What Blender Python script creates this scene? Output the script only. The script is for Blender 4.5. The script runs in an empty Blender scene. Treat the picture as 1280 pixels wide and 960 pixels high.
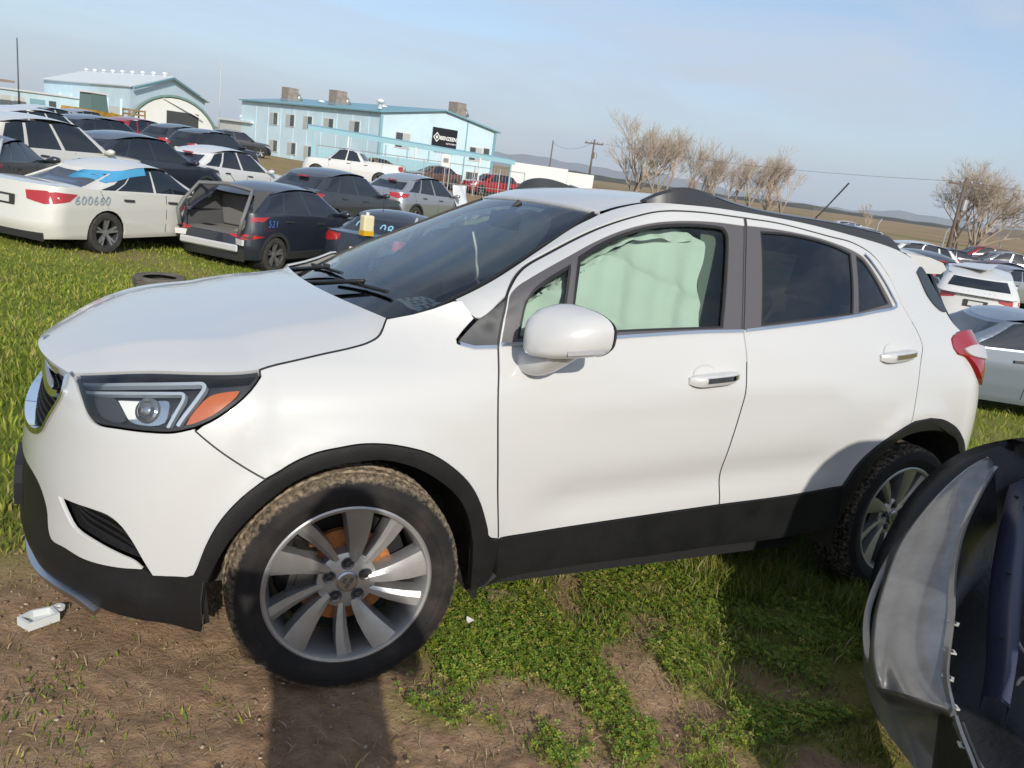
import bpy, bmesh, math, random
import numpy as np
from mathutils import Vector, Matrix
from mathutils.geometry import delaunay_2d_cdt
rnd = random.Random(7)
rng = np.random.default_rng(11)
scene = bpy.context.scene
COL = scene.collection

# ------------------------------------------------------------------ camera
cam_data = bpy.data.cameras.new('camera')
cam = bpy.data.objects.new('camera', cam_data); COL.objects.link(cam)
cam_data.sensor_fit = 'HORIZONTAL'; cam_data.sensor_width = 36.0
cam_data.lens = 988.76 / 1280.0 * 36.0
cam_data.clip_start = 0.05; cam_data.clip_end = 30000
CR = np.array([0.87722, -0.46171, 0.13156]); CU = np.array([0.0111, 0.29346, 0.95591]); CF = np.array([0.47996, 0.83708, -0.26255])
CP = np.array([-0.6973, -2.8449, 1.6326])
cam.matrix_world = Matrix(((CR[0], CU[0], -CF[0], CP[0]), (CR[1], CU[1], -CF[1], CP[1]), (CR[2], CU[2], -CF[2], CP[2]), (0, 0, 0, 1)))
scene.camera = cam

# ------------------------------------------------------------------ sky, sun, exposure
SUN_EL, SUN_AZ = math.radians(28.5), math.radians(-103.0)     # azimuth of the sun seen from above, 0 = +x, counter-clockwise
sd = Vector((math.cos(SUN_EL) * math.cos(SUN_AZ), math.cos(SUN_EL) * math.sin(SUN_AZ), math.sin(SUN_EL)))
world = bpy.data.worlds.new('World'); scene.world = world; world.use_nodes = True
wn = world.node_tree; wn.nodes.clear()
wo = wn.nodes.new('ShaderNodeOutputWorld'); wb = wn.nodes.new('ShaderNodeBackground'); ws_ = wn.nodes.new('ShaderNodeTexSky')
ws_.sky_type = 'NISHITA'; ws_.sun_disc = False; ws_.sun_elevation = SUN_EL
ws_.sun_rotation = math.pi / 2 - SUN_AZ
ws_.air_density = 1.0; ws_.dust_density = 1.0; ws_.ozone_density = 3.0; ws_.altitude = 20
wb.inputs['Strength'].default_value = 0.13
# thin high cloud streaks over the blue
tc = wn.nodes.new('ShaderNodeTexCoord'); mp = wn.nodes.new('ShaderNodeMapping')
mp.inputs['Rotation'].default_value = (0.1, 0.25, 0.5); mp.inputs['Scale'].default_value = (1.1, 2.6, 7.0)
n1 = wn.nodes.new('ShaderNodeTexNoise'); n1.inputs['Scale'].default_value = 1.6; n1.inputs['Detail'].default_value = 7; n1.inputs['Roughness'].default_value = .58
n1.inputs['Distortion'].default_value = .6
rp = wn.nodes.new('ShaderNodeValToRGB'); rp.color_ramp.elements[0].position = .40; rp.color_ramp.elements[1].position = .72
rp.color_ramp.elements[0].color = (0, 0, 0, 1); rp.color_ramp.elements[1].color = (1, 1, 1, 1)
mul = wn.nodes.new('ShaderNodeMath'); mul.operation = 'MULTIPLY_ADD'; mul.inputs[1].default_value = .75; mul.inputs[2].default_value = .15
mx = wn.nodes.new('ShaderNodeMix'); mx.data_type = 'RGBA'; mx.inputs[7].default_value = (3.9, 4.4, 5.1, 1)
wn.links.new(tc.outputs['Generated'], mp.inputs['Vector']); wn.links.new(mp.outputs[0], n1.inputs['Vector'])
wn.links.new(n1.outputs['Fac'], rp.inputs[0]); wn.links.new(rp.outputs[0], mul.inputs[0]); wn.links.new(mul.outputs[0], mx.inputs[0])
wn.links.new(ws_.outputs[0], mx.inputs[6]); wn.links.new(mx.outputs[2], wb.inputs[0]); wn.links.new(wb.outputs[0], wo.inputs[0])
sl = bpy.data.lights.new('sun', 'SUN'); sl.energy = 4.0; sl.angle = math.radians(.55); sl.color = (1.0, .94, .84)
so = bpy.data.objects.new('sun', sl); COL.objects.link(so); so.rotation_euler = sd.to_track_quat('Z', 'Y').to_euler()
scene.view_settings.view_transform = 'Standard'; scene.view_settings.look = 'None'
scene.view_settings.gamma = 1; scene.view_settings.use_curve_mapping = False; scene.view_settings.exposure = 0.3
scene.cycles.use_denoising = True; scene.cycles.volume_bounces = 0; scene.cycles.max_bounces = 8; scene.cycles.transparent_max_bounces = 16
scene.cycles.caustics_reflective = False; scene.cycles.caustics_refractive = False

# ------------------------------------------------------------------ helpers
MATS = {}
def mat(name, col=(.8, .8, .8), rough=.5, metal=0., coat=0., spec=.5, var=0., vscale=6., bump=0., bscale=60., col2=None, thr=(.4, .6), emis=None):
    if name in MATS: return MATS[name]
    m = bpy.data.materials.new(name); m.use_nodes = True; nt = m.node_tree; b = nt.nodes['Principled BSDF']
    b.inputs['Base Color'].default_value = (*col, 1); b.inputs['Roughness'].default_value = rough; b.inputs['Metallic'].default_value = metal
    b.inputs['Coat Weight'].default_value = coat; b.inputs['Coat Roughness'].default_value = .04; b.inputs['Specular IOR Level'].default_value = spec
    if var or col2:
        t = nt.nodes.new('ShaderNodeTexCoord'); n = nt.nodes.new('ShaderNodeTexNoise'); n.inputs['Scale'].default_value = vscale; n.inputs['Detail'].default_value = 6
        n.inputs['Roughness'].default_value = .62
        r = nt.nodes.new('ShaderNodeValToRGB'); r.color_ramp.elements[0].position = thr[0]; r.color_ramp.elements[1].position = thr[1]
        c2 = col2 if col2 else tuple(max(0, c * (1 - var)) for c in col)
        r.color_ramp.elements[0].color = (*c2, 1); r.color_ramp.elements[1].color = (*col, 1)
        nt.links.new(t.outputs['Object'], n.inputs['Vector']); nt.links.new(n.outputs['Fac'], r.inputs[0]); nt.links.new(r.outputs[0], b.inputs['Base Color'])
    if bump:
        t = nt.nodes.new('ShaderNodeTexCoord'); n = nt.nodes.new('ShaderNodeTexNoise'); n.inputs['Scale'].default_value = bscale; n.inputs['Detail'].default_value = 4
        bp = nt.nodes.new('ShaderNodeBump'); bp.inputs['Strength'].default_value = bump; bp.inputs['Distance'].default_value = .01
        nt.links.new(t.outputs['Object'], n.inputs['Vector']); nt.links.new(n.outputs['Fac'], bp.inputs['Height']); nt.links.new(bp.outputs[0], b.inputs['Normal'])
    if emis: b.inputs['Emission Color'].default_value = (*emis[0], 1); b.inputs['Emission Strength'].default_value = emis[1]
    MATS[name] = m; return m
def glass(name, tint, ior=1.5, rough=.0):
    """thin pane: tinted see-through plus a Fresnel mirror layer"""
    if name in MATS: return MATS[name]
    m = bpy.data.materials.new(name); m.use_nodes = True; nt = m.node_tree; nt.nodes.clear()
    o = nt.nodes.new('ShaderNodeOutputMaterial'); t = nt.nodes.new('ShaderNodeBsdfTransparent'); g = nt.nodes.new('ShaderNodeBsdfGlossy')
    t.inputs[0].default_value = (*tint, 1); g.inputs['Roughness'].default_value = rough; g.inputs[0].default_value = (1, 1, 1, 1)
    f = nt.nodes.new('ShaderNodeFresnel'); f.inputs[0].default_value = ior; x = nt.nodes.new('ShaderNodeMixShader')
    nt.links.new(f.outputs[0], x.inputs[0]); nt.links.new(t.outputs[0], x.inputs[1]); nt.links.new(g.outputs[0], x.inputs[2]); nt.links.new(x.outputs[0], o.inputs[0])
    MATS[name] = m; return m

def link(name, me, parent=None, mtl=None):
    o = bpy.data.objects.new(name, me); COL.objects.link(o)
    if mtl is not None: me.materials.append(mtl)
    if parent is not None: o.parent = parent
    return o
def mesh(name, V, F, mtl, parent=None, smooth=False, normals=None):
    me = bpy.data.meshes.new(name); me.from_pydata([tuple(map(float, v)) for v in V], [], [tuple(int(i) for i in f) for f in F]); me.update()
    if smooth: me.polygons.foreach_set('use_smooth', [True] * len(me.polygons))
    if normals is not None: me.normals_split_custom_set_from_vertices([tuple(map(float, n)) for n in normals])
    return link(name, me, parent, mtl)
def fastmesh(name, V, tri, mtl, parent=None, attr=None):
    """large triangle soups from numpy arrays; attr = per-vertex colour"""
    me = bpy.data.meshes.new(name); nV = len(V); nF = len(tri); k = tri.shape[1]
    me.vertices.add(nV); me.vertices.foreach_set('co', np.asarray(V, np.float32).ravel())
    me.loops.add(nF * k); me.loops.foreach_set('vertex_index', tri.astype(np.int32).ravel())
    me.polygons.add(nF); me.polygons.foreach_set('loop_start', np.arange(0, nF * k, k, dtype=np.int32))
    me.update(); 
    if attr is not None:
        a = me.color_attributes.new('tone', 'FLOAT_COLOR', 'POINT'); c = np.ones((nV, 4), np.float32); c[:, :3] = attr; a.data.foreach_set('color', c.ravel())
    me.validate()
    return link(name, me, parent, mtl)
def empty(name, loc=(0, 0, 0), rz=0, label=None, cat=None, group=None, parent=None):
    o = bpy.data.objects.new(name, None); COL.objects.link(o); o.location = loc; o.rotation_euler = (0, 0, rz); o.empty_display_size = .2
    if parent is not None: o.parent = parent
    tag(o, label, cat, group); return o
def tag(o, label=None, cat=None, group=None, kind=None):
    if label: o['label'] = label
    if cat: o['category'] = cat
    if group: o['group'] = group
    if kind: o['kind'] = kind
    return o
class MB:
    """collects boxes, tubes, prisms and lathes into one mesh"""
    def __init__(s): s.V = []; s.F = []
    def add(s, V, F):
        n = len(s.V); s.V += [tuple(map(float, v)) for v in V]; s.F += [tuple(int(i) + n for i in f) for f in F]; return s
    def box(s, c, d, rz=0, ry=0, rx=0, bev=0):
        x, y, z = [k / 2 for k in d]
        P = [(-x, -y, -z), (x, -y, -z), (x, y, -z), (-x, y, -z), (-x, -y, z), (x, -y, z), (x, y, z), (-x, y, z)]
        R = Matrix.Rotation(rz, 3, 'Z') @ Matrix.Rotation(ry, 3, 'Y') @ Matrix.Rotation(rx, 3, 'X')
        return s.add([tuple(R @ Vector(p) + Vector(c)) for p in P], [(0, 3, 2, 1), (4, 5, 6, 7), (0, 1, 5, 4), (1, 2, 6, 5), (2, 3, 7, 6), (3, 0, 4, 7)])
    def tube(s, pts, r, n=8, cap=True):
        pts = [Vector(p) for p in pts]; rs = r if hasattr(r, '__len__') else [r] * len(pts); rings = []; V = []; F = []
        prev = None
        for i, p in enumerate(pts):
            t = (pts[min(i + 1, len(pts) - 1)] - pts[max(i - 1, 0)]).normalized()
            if prev is None: a = t.orthogonal().normalized()
            else: a = (prev - t * prev.dot(t)); a = a.normalized() if a.length > 1e-6 else t.orthogonal().normalized()
            prev = a; b = t.cross(a)
            for k in range(n):
                an = 2 * math.pi * k / n; V.append(p + (a * math.cos(an) + b * math.sin(an)) * rs[i])
        for i in range(len(pts) - 1):
            for k in range(n): F.append((i * n + k, i * n + (k + 1) % n, (i + 1) * n + (k + 1) % n, (i + 1) * n + k))
        if cap: F.append(tuple(range(n))[::-1]); F.append(tuple((len(pts) - 1) * n + k for k in range(n)))
        return s.add(V, F)
    def lathe(s, prof, n=32, axis='Y', c=(0, 0, 0), close=False):
        V = []; F = []; m = len(prof)
        for k in range(n):
            a = 2 * math.pi * k / n; ca, sa = math.cos(a), math.sin(a)
            for r, h in prof:
                p = {'Y': (r * ca, h, r * sa), 'Z': (r * ca, r * sa, h), 'X': (h, r * ca, r * sa)}[axis]
                V.append((p[0] + c[0], p[1] + c[1], p[2] + c[2]))
        for k in range(n):
            for j in range(m if close else m - 1): 
                a, b = k * m + j, k * m + (j + 1) % m; c_, d = ((k + 1) % n) * m + (j + 1) % m, ((k + 1) % n) * m + j
                F.append((a, b, c_, d) if axis != 'Y' else (a, d, c_, b))
        return s.add(V, F)
    def prism(s, poly, lo, hi, axis='y'):
        """polygon in the plane across `axis`, extruded lo..hi"""
        n = len(poly); f = {'y': lambda a, b, h: (a, h, b), 'z': lambda a, b, h: (a, b, h), 'x': lambda a, b, h: (h, a, b)}[axis]
        V = [f(a, b, lo) for a, b in poly] + [f(a, b, hi) for a, b in poly]
        F = [tuple(range(n)), tuple(range(2 * n - 1, n - 1, -1))] + [(i, n + i, n + (i + 1) % n, (i + 1) % n) for i in range(n)]
        return s.add(V, F)
    def grid(s, P):
        P = np.asarray(P); a, b = P.shape[:2]; V = P.reshape(-1, 3)
        return s.add(V, [(i * b + j, (i + 1) * b + j, (i + 1) * b + j + 1, i * b + j + 1) for i in range(a - 1) for j in range(b - 1)])
    def build(s, name, mtl, parent=None, smooth=False, fix=True, auto=None):
        me = bpy.data.meshes.new(name); me.from_pydata(s.V, [], s.F); me.update()
        if fix:
            bm = bmesh.new(); bm.from_mesh(me); bmesh.ops.recalc_face_normals(bm, faces=bm.faces); bm.to_mesh(me); bm.free()
        if smooth or auto: me.polygons.foreach_set('use_smooth', [True] * len(me.polygons))
        if auto:
            bm = bmesh.new(); bm.from_mesh(me)
            for e in bm.edges: e.smooth = not (len(e.link_faces) == 2 and e.calc_face_angle(0) > auto)
            bm.to_mesh(me); bm.free()
        return link(name, me, parent, mtl)

def herm(xs, ys, x):
    xs = np.asarray(xs, float); ys = np.asarray(ys, float); x = np.clip(np.asarray(x, float), xs[0], xs[-1])
    m = np.gradient(ys, xs, axis=0)
    i = np.clip(np.searchsorted(xs, x) - 1, 0, len(xs) - 2); h = xs[i + 1] - xs[i]; t = (x - xs[i]) / h
    return ((2*t**3 - 3*t**2 + 1) * ys[i] + (t**3 - 2*t**2 + t) * h * m[i] + (-2*t**3 + 3*t**2) * ys[i + 1] + (t**3 - t**2) * h * m[i + 1])
def cr(P, step=.02):
    """smooth curve through the points (centripetal-like Hermite on chord length), resampled"""
    P = np.asarray(P, float)
    if len(P) < 3:
        n = max(2, int(np.linalg.norm(P[1] - P[0]) / step) + 1); return P[0] + (P[1] - P[0]) * np.linspace(0, 1, n)[:, None]
    d = np.sqrt(np.maximum(np.linalg.norm(np.diff(P, axis=0), axis=1), 1e-5)); t = np.concatenate([[0], np.cumsum(d)])
    n = max(len(P), int(np.linalg.norm(np.diff(P, axis=0), axis=1).sum() / step)); q = np.linspace(0, t[-1], n)
    m = np.gradient(P, t, axis=0); i = np.clip(np.searchsorted(t, q, side='right') - 1, 0, len(t) - 2); h = (t[i + 1] - t[i])[:, None]; s = ((q - t[i]) / (t[i + 1] - t[i]))[:, None]
    return (2*s**3 - 3*s**2 + 1) * P[i] + (s**3 - 2*s**2 + s) * h * m[i] + (-2*s**3 + 3*s**2) * P[i + 1] + (s**3 - s**2) * h * m[i + 1]
def joinc(*segs):
    out = []
    for s in segs:
        for p in np.asarray(s, float):
            if not out or np.hypot(*(p - out[-1])) > 1e-4: out.append(p)
    if np.hypot(*(out[0] - out[-1])) < 1e-4: out.pop()
    return np.array(out)
def area2(P): x, y = P[:, 0], P[:, 1]; return .5 * np.sum(x * np.roll(y, -1) - np.roll(x, -1) * y)
def inpoly(P, Q):
    x, y = Q[:, 0], Q[:, 1]; r = np.zeros(len(Q), bool); n = len(P)
    for i in range(n):
        x0, y0 = P[i]; x1, y1 = P[(i + 1) % n]
        c = ((y0 > y) != (y1 > y)); 
        with np.errstate(divide='ignore', invalid='ignore'): r ^= c & (x < (x1 - x0) * (y - y0) / (y1 - y0 + 1e-15) + x0)
    return r
def inset(P, g):
    P = np.asarray(P, float)
    if area2(P) < 0: P = P[::-1]
    if g == 0: return P
    a = P - np.roll(P, 1, 0); b = np.roll(P, -1, 0) - P
    na = np.stack([-a[:, 1], a[:, 0]], 1) / (np.linalg.norm(a, axis=1)[:, None] + 1e-12); nb = np.stack([-b[:, 1], b[:, 0]], 1) / (np.linalg.norm(b, axis=1)[:, None] + 1e-12)
    m = na + nb; L = np.maximum((m * na).sum(1), .5); return P + m / L[:, None] * g
def segdist(P, Q):
    d = np.full(len(Q), 9.)
    for i in range(len(P)):
        a = P[i]; b = P[(i + 1) % len(P)]; v = b - a; t = np.clip(((Q - a) @ v) / (v @ v + 1e-12), 0, 1); d = np.minimum(d, np.linalg.norm(Q - a - t[:, None] * v, axis=1))
    return d
def snorm(surf, u, v, flip=False):
    h = 1e-3; a = surf(u + h, v) - surf(u - h, v); b = surf(u, v + h) - surf(u, v - h); n = np.cross(a, b); n /= (np.linalg.norm(n, axis=1)[:, None] + 1e-12)
    return -n if flip else n
def panel(name, poly, surf, mtl, parent, holes=(), off=0., thick=.012, grid=.04, gap=.0, flip=False, mirror=True, hgap=0., wav=None, far_name=None):
    """a sheet cut from a curved surface along an outline, with turned-in edges; mirrored to the other flank if asked"""
    P = inset(poly, gap); H = [inset(h, -hgap) for h in holes]
    lo = P.min(0); hi = P.max(0)
    gx, gy = np.meshgrid(np.arange(lo[0] + grid * .5, hi[0], grid), np.arange(lo[1] + grid * .5, hi[1], grid)); G = np.stack([gx.ravel(), gy.ravel()], 1)
    if len(G):
        k = inpoly(P, G) & (segdist(P, G) > grid * .3)
        for h in H: k &= ~inpoly(h, G) & (segdist(h, G) > grid * .3)
        G = G[k]
    vs = list(map(tuple, P)); es = [(i, (i + 1) % len(P)) for i in range(len(P))]
    for h in H:
        n = len(vs); vs += list(map(tuple, h)); es += [(n + i, n + (i + 1) % len(h)) for i in range(len(h))]
    vs += list(map(tuple, G))
    r = delaunay_2d_cdt([Vector(v) for v in vs], es, [], 0, 1e-6)
    Q = np.array([(v.x, v.y) for v in r[0]]); T = np.array([list(f) for f in r[2]])
    c = Q[T].mean(1); k = inpoly(P, c)
    for h in H: k &= ~inpoly(h, c)
    T = T[k]; used = np.unique(T); re = -np.ones(len(Q), int); re[used] = np.arange(len(used)); Q = Q[used]; T = re[T]
    a = Q[T[:, 0]]; b = Q[T[:, 1]]; c = Q[T[:, 2]]; ccw = ((b - a)[:, 0] * (c - a)[:, 1] - (b - a)[:, 1] * (c - a)[:, 0]) > 0
    T = np.where((ccw if not flip else ~ccw)[:, None], T, T[:, ::-1])
    N = snorm(surf, Q[:, 0], Q[:, 1], flip); o_ = off + (wav(Q[:, 0], Q[:, 1]) if wav else 0)
    S = surf(Q[:, 0], Q[:, 1]) + N * (np.broadcast_to(o_, len(Q))[:, None])
    if wav:
        fn = np.cross(S[T[:, 1]] - S[T[:, 0]], S[T[:, 2]] - S[T[:, 0]]); N = np.zeros_like(S)
        for j in range(3): np.add.at(N, T[:, j], fn)
        N /= np.linalg.norm(N, axis=1)[:, None] + 1e-12
    V = [S]; NN = [N]; F = [tuple(t) for t in T]
    if thick:
        ed = {}
        for t in T:
            for i in range(3):
                e = (t[i], t[(i + 1) % 3]); ed[e] = 1
        bd = [e for e in ed if (e[1], e[0]) not in ed]
        n0 = len(S)
        for (i, j) in bd:
            e = S[j] - S[i]; sn = np.cross(e, N[i]); sn /= np.linalg.norm(sn) + 1e-12
            V.append(np.array([S[i], S[j], S[j] - N[j] * thick, S[i] - N[i] * thick])); NN.append(np.array([sn + N[i] * .6, sn + N[j] * .6, sn, sn]))
            F.append((n0 + 1, n0, n0 + 3, n0 + 2)); n0 += 4
    V = np.concatenate(V); NN = np.concatenate(NN)
    out = [mesh(name, V, F, mtl, parent, True, NN)]
    if mirror:
        s = np.array([1, -1, 1]); out.append(mesh(far_name or name, V * s, [f[::-1] for f in F], mtl, parent, True, NN * s))
    return out
def sweep(name, pts, prof, mtl, parent, surfn=None, mirror=True, smooth=True):
    """a strip of constant section along a 3-D curve; prof = (side, out) pairs, out along surfn"""
    pts = np.asarray(pts, float); n = len(pts); rings = []
    t = np.gradient(pts, axis=0); t /= np.linalg.norm(t, axis=1)[:, None] + 1e-12
    N = np.asarray(surfn, float); N = np.broadcast_to(N, pts.shape).copy(); N -= t * (N * t).sum(1)[:, None]; N /= np.linalg.norm(N, axis=1)[:, None] + 1e-12
    B = np.cross(t, N); P = np.stack([pts + B * a + N * b for a, b in prof], 1); m = len(prof)
    V = P.reshape(-1, 3); F = [(i * m + j, i * m + (j + 1) % m, (i + 1) * m + (j + 1) % m, (i + 1) * m + j) for i in range(n - 1) for j in range(m)] + [tuple(range(m)), tuple((n - 1) * m + j for j in range(m))[::-1]]
    out = []
    for s in ((1,) if not mirror else (1, -1)):
        mb = MB(); mb.add(V * np.array([1, s, 1]), F); out.append(mb.build(name, mtl, parent, auto=.6))
    return out
# ------------------------------------------------------------------ the white crossover: body surfaces (x back, -y towards the camera, z up; origin under the front axle)
ZG=np.array([.15,.25,.35,.45,.55,.65,.75,.85,.90,.95,1.0,1.05,1.1,1.2,1.3,1.4,1.5,1.55,1.6])
XS=np.array([-.45,0,.5,1.3,2.2,2.9])
WT=np.array([
[.775,.825,.848,.858,.863,.862,.852,.83,.81,.775,.72,.64,.60,.55,.5,.5,.5,.5,.5],
[.79,.845,.862,.872,.878,.880,.878,.868,.856,.833,.79,.72,.66,.60,.55,.5,.5,.5,.5],
[.77,.835,.858,.870,.878,.883,.884,.879,.873,.862,.845,.820,.795,.748,.70,.65,.60,.57,.53],
[.76,.83,.855,.868,.877,.882,.884,.882,.878,.872,.862,.848,.832,.785,.735,.68,.62,.585,.54],
[.77,.835,.86,.872,.882,.888,.890,.888,.884,.876,.864,.850,.832,.78,.728,.672,.61,.575,.53],
[.72,.765,.787,.798,.805,.808,.808,.805,.80,.793,.783,.768,.75,.685,.61,.55,.49,.46,.42]])

def Wside(x,z):
    x=np.asarray(x,float); z=np.asarray(z,float)
    x,z=np.broadcast_arrays(x,z)
    xc=np.clip(x,XS[0],XS[-1])
    cols=np.stack([herm(ZG,WT[k],z) for k in range(len(XS))],-1)  # (...,6)
    m=np.gradient(cols,XS,axis=-1)
    i=np.clip(np.searchsorted(XS,xc)-1,0,len(XS)-2); h=XS[i+1]-XS[i]; t=(xc-XS[i])/h
    g=lambda a,j: np.take_along_axis(a,j[...,None],-1)[...,0]
    return ((2*t**3-3*t**2+1)*g(cols,i)+(t**3-2*t**2+t)*h*g(m,i)+(-2*t**3+3*t**2)*g(cols,i+1)+(t**3-t**2)*h*g(m,i+1))
XCF=-.25; U0=-1.35; NF=2.35
def xnose(z): return herm([.12,.2,.3,.4,.5,.6,.7,.8,.88,.94,1.0],[-.71,-.79,-.85,-.875,-.875,-.87,-.855,-.83,-.79,-.71,-.57],z)
XCR=2.9; U1=3.7; 
def NR(z): return herm([.3,.6,.9,1.1,1.25,1.5],[2.3,2.3,2.3,2.2,2.0,2.0],z)
def xtail(z): return herm([.15,.3,.45,.6,.8,.95,1.05,1.2,1.4,1.55],[3.24,3.31,3.345,3.355,3.345,3.32,3.29,3.19,3.07,2.98],z)
def low(u,z,off=0.0):
    """lower body surface: u = x on the flanks, runs round the nose to U0 and round the tail to U1"""
    u=np.asarray(u,float); z=np.asarray(z,float); u,z=np.broadcast_arrays(u,z)
    W=Wside(u,z)
    x=u.copy(); y=-W.copy()
    th=np.clip((u-U0)/(XCF-U0),1e-4,1)*np.pi/2
    f=u<XCF; Wc=Wside(np.maximum(u*0+XCF,XCF),z)
    x=np.where(f,XCF-(XCF-xnose(z))*np.cos(th)**(2/NF),x); y=np.where(f,-Wc*np.sin(th)**(2/NF),y)
    th=np.clip((U1-u)/(U1-XCR),1e-4,1)*np.pi/2
    r=u>XCR; Wc=Wside(u*0+XCR,z)
    x=np.where(r,XCR+(xtail(z)-XCR)*np.cos(th)**(2/NR(z)),x); y=np.where(r,-Wc*np.sin(th)**(2/NR(z)),y)
    return np.stack([x,y,z],-1)
NC=2.5
def xws(z): return herm([.95,1.05,1.1,1.2,1.36,1.52,1.62],[-.22,-.02,.075,.245,.555,.865,1.08],z)
def Lws(z): return herm([1.0,1.2,1.6],[.30,.27,.24],z)
def cab(x,z):
    """cabin flank as a height field over (x,z), curling into the windscreen at the front"""
    x=np.asarray(x,float); z=np.asarray(z,float); x,z=np.broadcast_arrays(x,z)
    L=Lws(z); xc=xws(z)+L; s=np.clip((xc-x)/L,0,1)
    y=-Wside(np.maximum(x,xc),z)*(1-s**NC)**(1/NC)
    Lr=xtail(z)-XCR; s=np.clip((x-XCR)/Lr,0,1)
    y=np.where(x>XCR,-Wside(x*0+XCR,z),y)*(1-s**NR(z))**(1/NR(z))
    return np.stack([x,y,z],-1)
def wsc(y,z):
    y=np.asarray(y,float); z=np.asarray(z,float); y,z=np.broadcast_arrays(y,z)
    L=Lws(z); xc=xws(z)+L; W=Wside(xc,z); s=np.clip(np.abs(y)/W,0,1)
    return np.stack([xc-L*(1-s**NC)**(1/NC),y,z],-1)

def bulge(x, z):
    """arch lips swell, door scallop sinks"""
    r1 = np.hypot(x - .0, z - .36); r2 = np.hypot(x - 2.53, z - .38)
    b = .012 * np.exp(-((r1 - .43) / .05) ** 2) * (z > .2) + .014 * np.exp(-((r2 - .46) / .06) ** 2) * (z > .2)
    m = np.clip((x - .5) / .25, 0, 1) * np.clip((2.1 - x) / .3, 0, 1); m = m * m * (3 - 2 * m)
    zc = .56 + .07 * (x - .5)
    b = b - .020 * m * np.exp(-((z - zc) / .075) ** 2) + .006 * m * np.exp(-((z - zc - .33) / .05) ** 2)
    return b
def low2(u, z): 
    p = low(u, z); p[..., 1] -= bulge(p[..., 0], p[..., 2]) * np.clip((u + .55) / .2, 0, 1); return p
def cab2(x, z):
    p = cab(x, z); p[..., 1] -= bulge(p[..., 0], p[..., 2]) * (np.asarray(z) < 1.25); return p
def rearf(y, z):
    y, z = np.broadcast_arrays(np.asarray(y, float), np.asarray(z, float)); W = Wside(y * 0 + XCR, z); n = NR(z); s = np.clip(np.abs(y) / W, 0, .9999)
    return np.stack([XCR + (xtail(z) - XCR) * (1 - s ** n) ** (1 / n), y, z], -1)

paint = mat('white_pearl_paint', (.505, .505, .497), .30, coat=.8)
_nt = paint.node_tree; _b = _nt.nodes['Principled BSDF']; _t = _nt.nodes.new('ShaderNodeTexCoord')
_n1 = _nt.nodes.new('ShaderNodeTexNoise'); _n1.inputs['Scale'].default_value = 130; _n1.inputs['Detail'].default_value = 3; _n2 = _nt.nodes.new('ShaderNodeTexNoise'); _n2.inputs['Scale'].default_value = 2.3; _n2.inputs['Detail'].default_value = 4
_m1 = _nt.nodes.new('ShaderNodeMapRange'); _m1.inputs[1].default_value = .66; _m1.inputs[2].default_value = .80; _m1.inputs[4].default_value = .55; _m2 = _nt.nodes.new('ShaderNodeMapRange'); _m2.inputs[1].default_value = .42; _m2.inputs[2].default_value = .72
_mm = _nt.nodes.new('ShaderNodeMath'); _mm.operation = 'MULTIPLY'; _mx = _nt.nodes.new('ShaderNodeMix'); _mx.data_type = 'RGBA'; _mx.inputs[6].default_value = (.505, .505, .497, 1); _mx.inputs[7].default_value = (.36, .31, .25, 1)
for _n, _m in ((_n1, _m1), (_n2, _m2)): _nt.links.new(_t.outputs['Object'], _n.inputs['Vector']); _nt.links.new(_n.outputs['Fac'], _m.inputs[0])
_nt.links.new(_m1.outputs[0], _mm.inputs[0]); _nt.links.new(_m2.outputs[0], _mm.inputs[1]); _nt.links.new(_mm.outputs[0], _mx.inputs[0]); _nt.links.new(_mx.outputs[2], _b.inputs['Base Color'])
_r = _nt.nodes.new('ShaderNodeMapRange'); _r.inputs[3].default_value = .24; _r.inputs[4].default_value = .40; _nt.links.new(_n2.outputs['Fac'], _r.inputs[0]); _nt.links.new(_r.outputs[0], _b.inputs['Roughness'])
black = mat('black_moulded_plastic', (.004, .0042, .005), .48, spec=.35, bump=.25, bscale=400, col2=(.009, .009, .0095), vscale=9, thr=(.45, .75))
grey_tr = mat('satin_grey_trim', (.085, .08, .085), .42, bump=.1, bscale=300)
dark = mat('shadow_black', (.006, .006, .007), .8)
chrome = mat('chrome', (.75, .76, .78), .07, metal=1.)
satin = mat('satin_metal', (.42, .43, .45), .28, metal=1.)
rubber = mat('rubber_seal', (.012, .012, .013), .6)
g_front = glass('green_tint_glass', (.74, .87, .79)); g_ws = glass('windscreen_glass', (.80, .89, .87))
g_dark = glass('privacy_glass', (.05, .062, .072), ior=1.75); g_lens = glass('clear_lens', (.93, .95, .96))
cloth = mat('grey_seat_cloth', (.05, .052, .055), .85, bump=.3, bscale=200)
bag = mat('airbag_fabric', (.78, .795, .77), .75, bump=.3, bscale=260)
_bn = bag.node_tree; _tr = _bn.nodes.new('ShaderNodeBsdfTranslucent'); _tr.inputs[0].default_value = (.62, .64, .60, 1); _ms = _bn.nodes.new('ShaderNodeMixShader'); _ms.inputs[0].default_value = .28
_bn.links.new(_bn.nodes['Principled BSDF'].outputs[0], _ms.inputs[1]); _bn.links.new(_tr.outputs[0], _ms.inputs[2]); _bn.links.new(_ms.outputs[0], _bn.nodes['Material Output'].inputs[0])
cream = mat('pale_cabin_trim', (.45, .43, .40), .7)

CARM = Matrix(((0.9998, -0.00085, 0.02019, 0), (0.0, 0.99912, 0.04202, 0), (-0.02021, -0.04202, 0.99891, 0), (0, 0, 0, 1)))
car = empty('parked_crossover', label='white five-door crossover with deployed airbags filling the foreground', cat='car'); car.matrix_world = CARM

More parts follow.
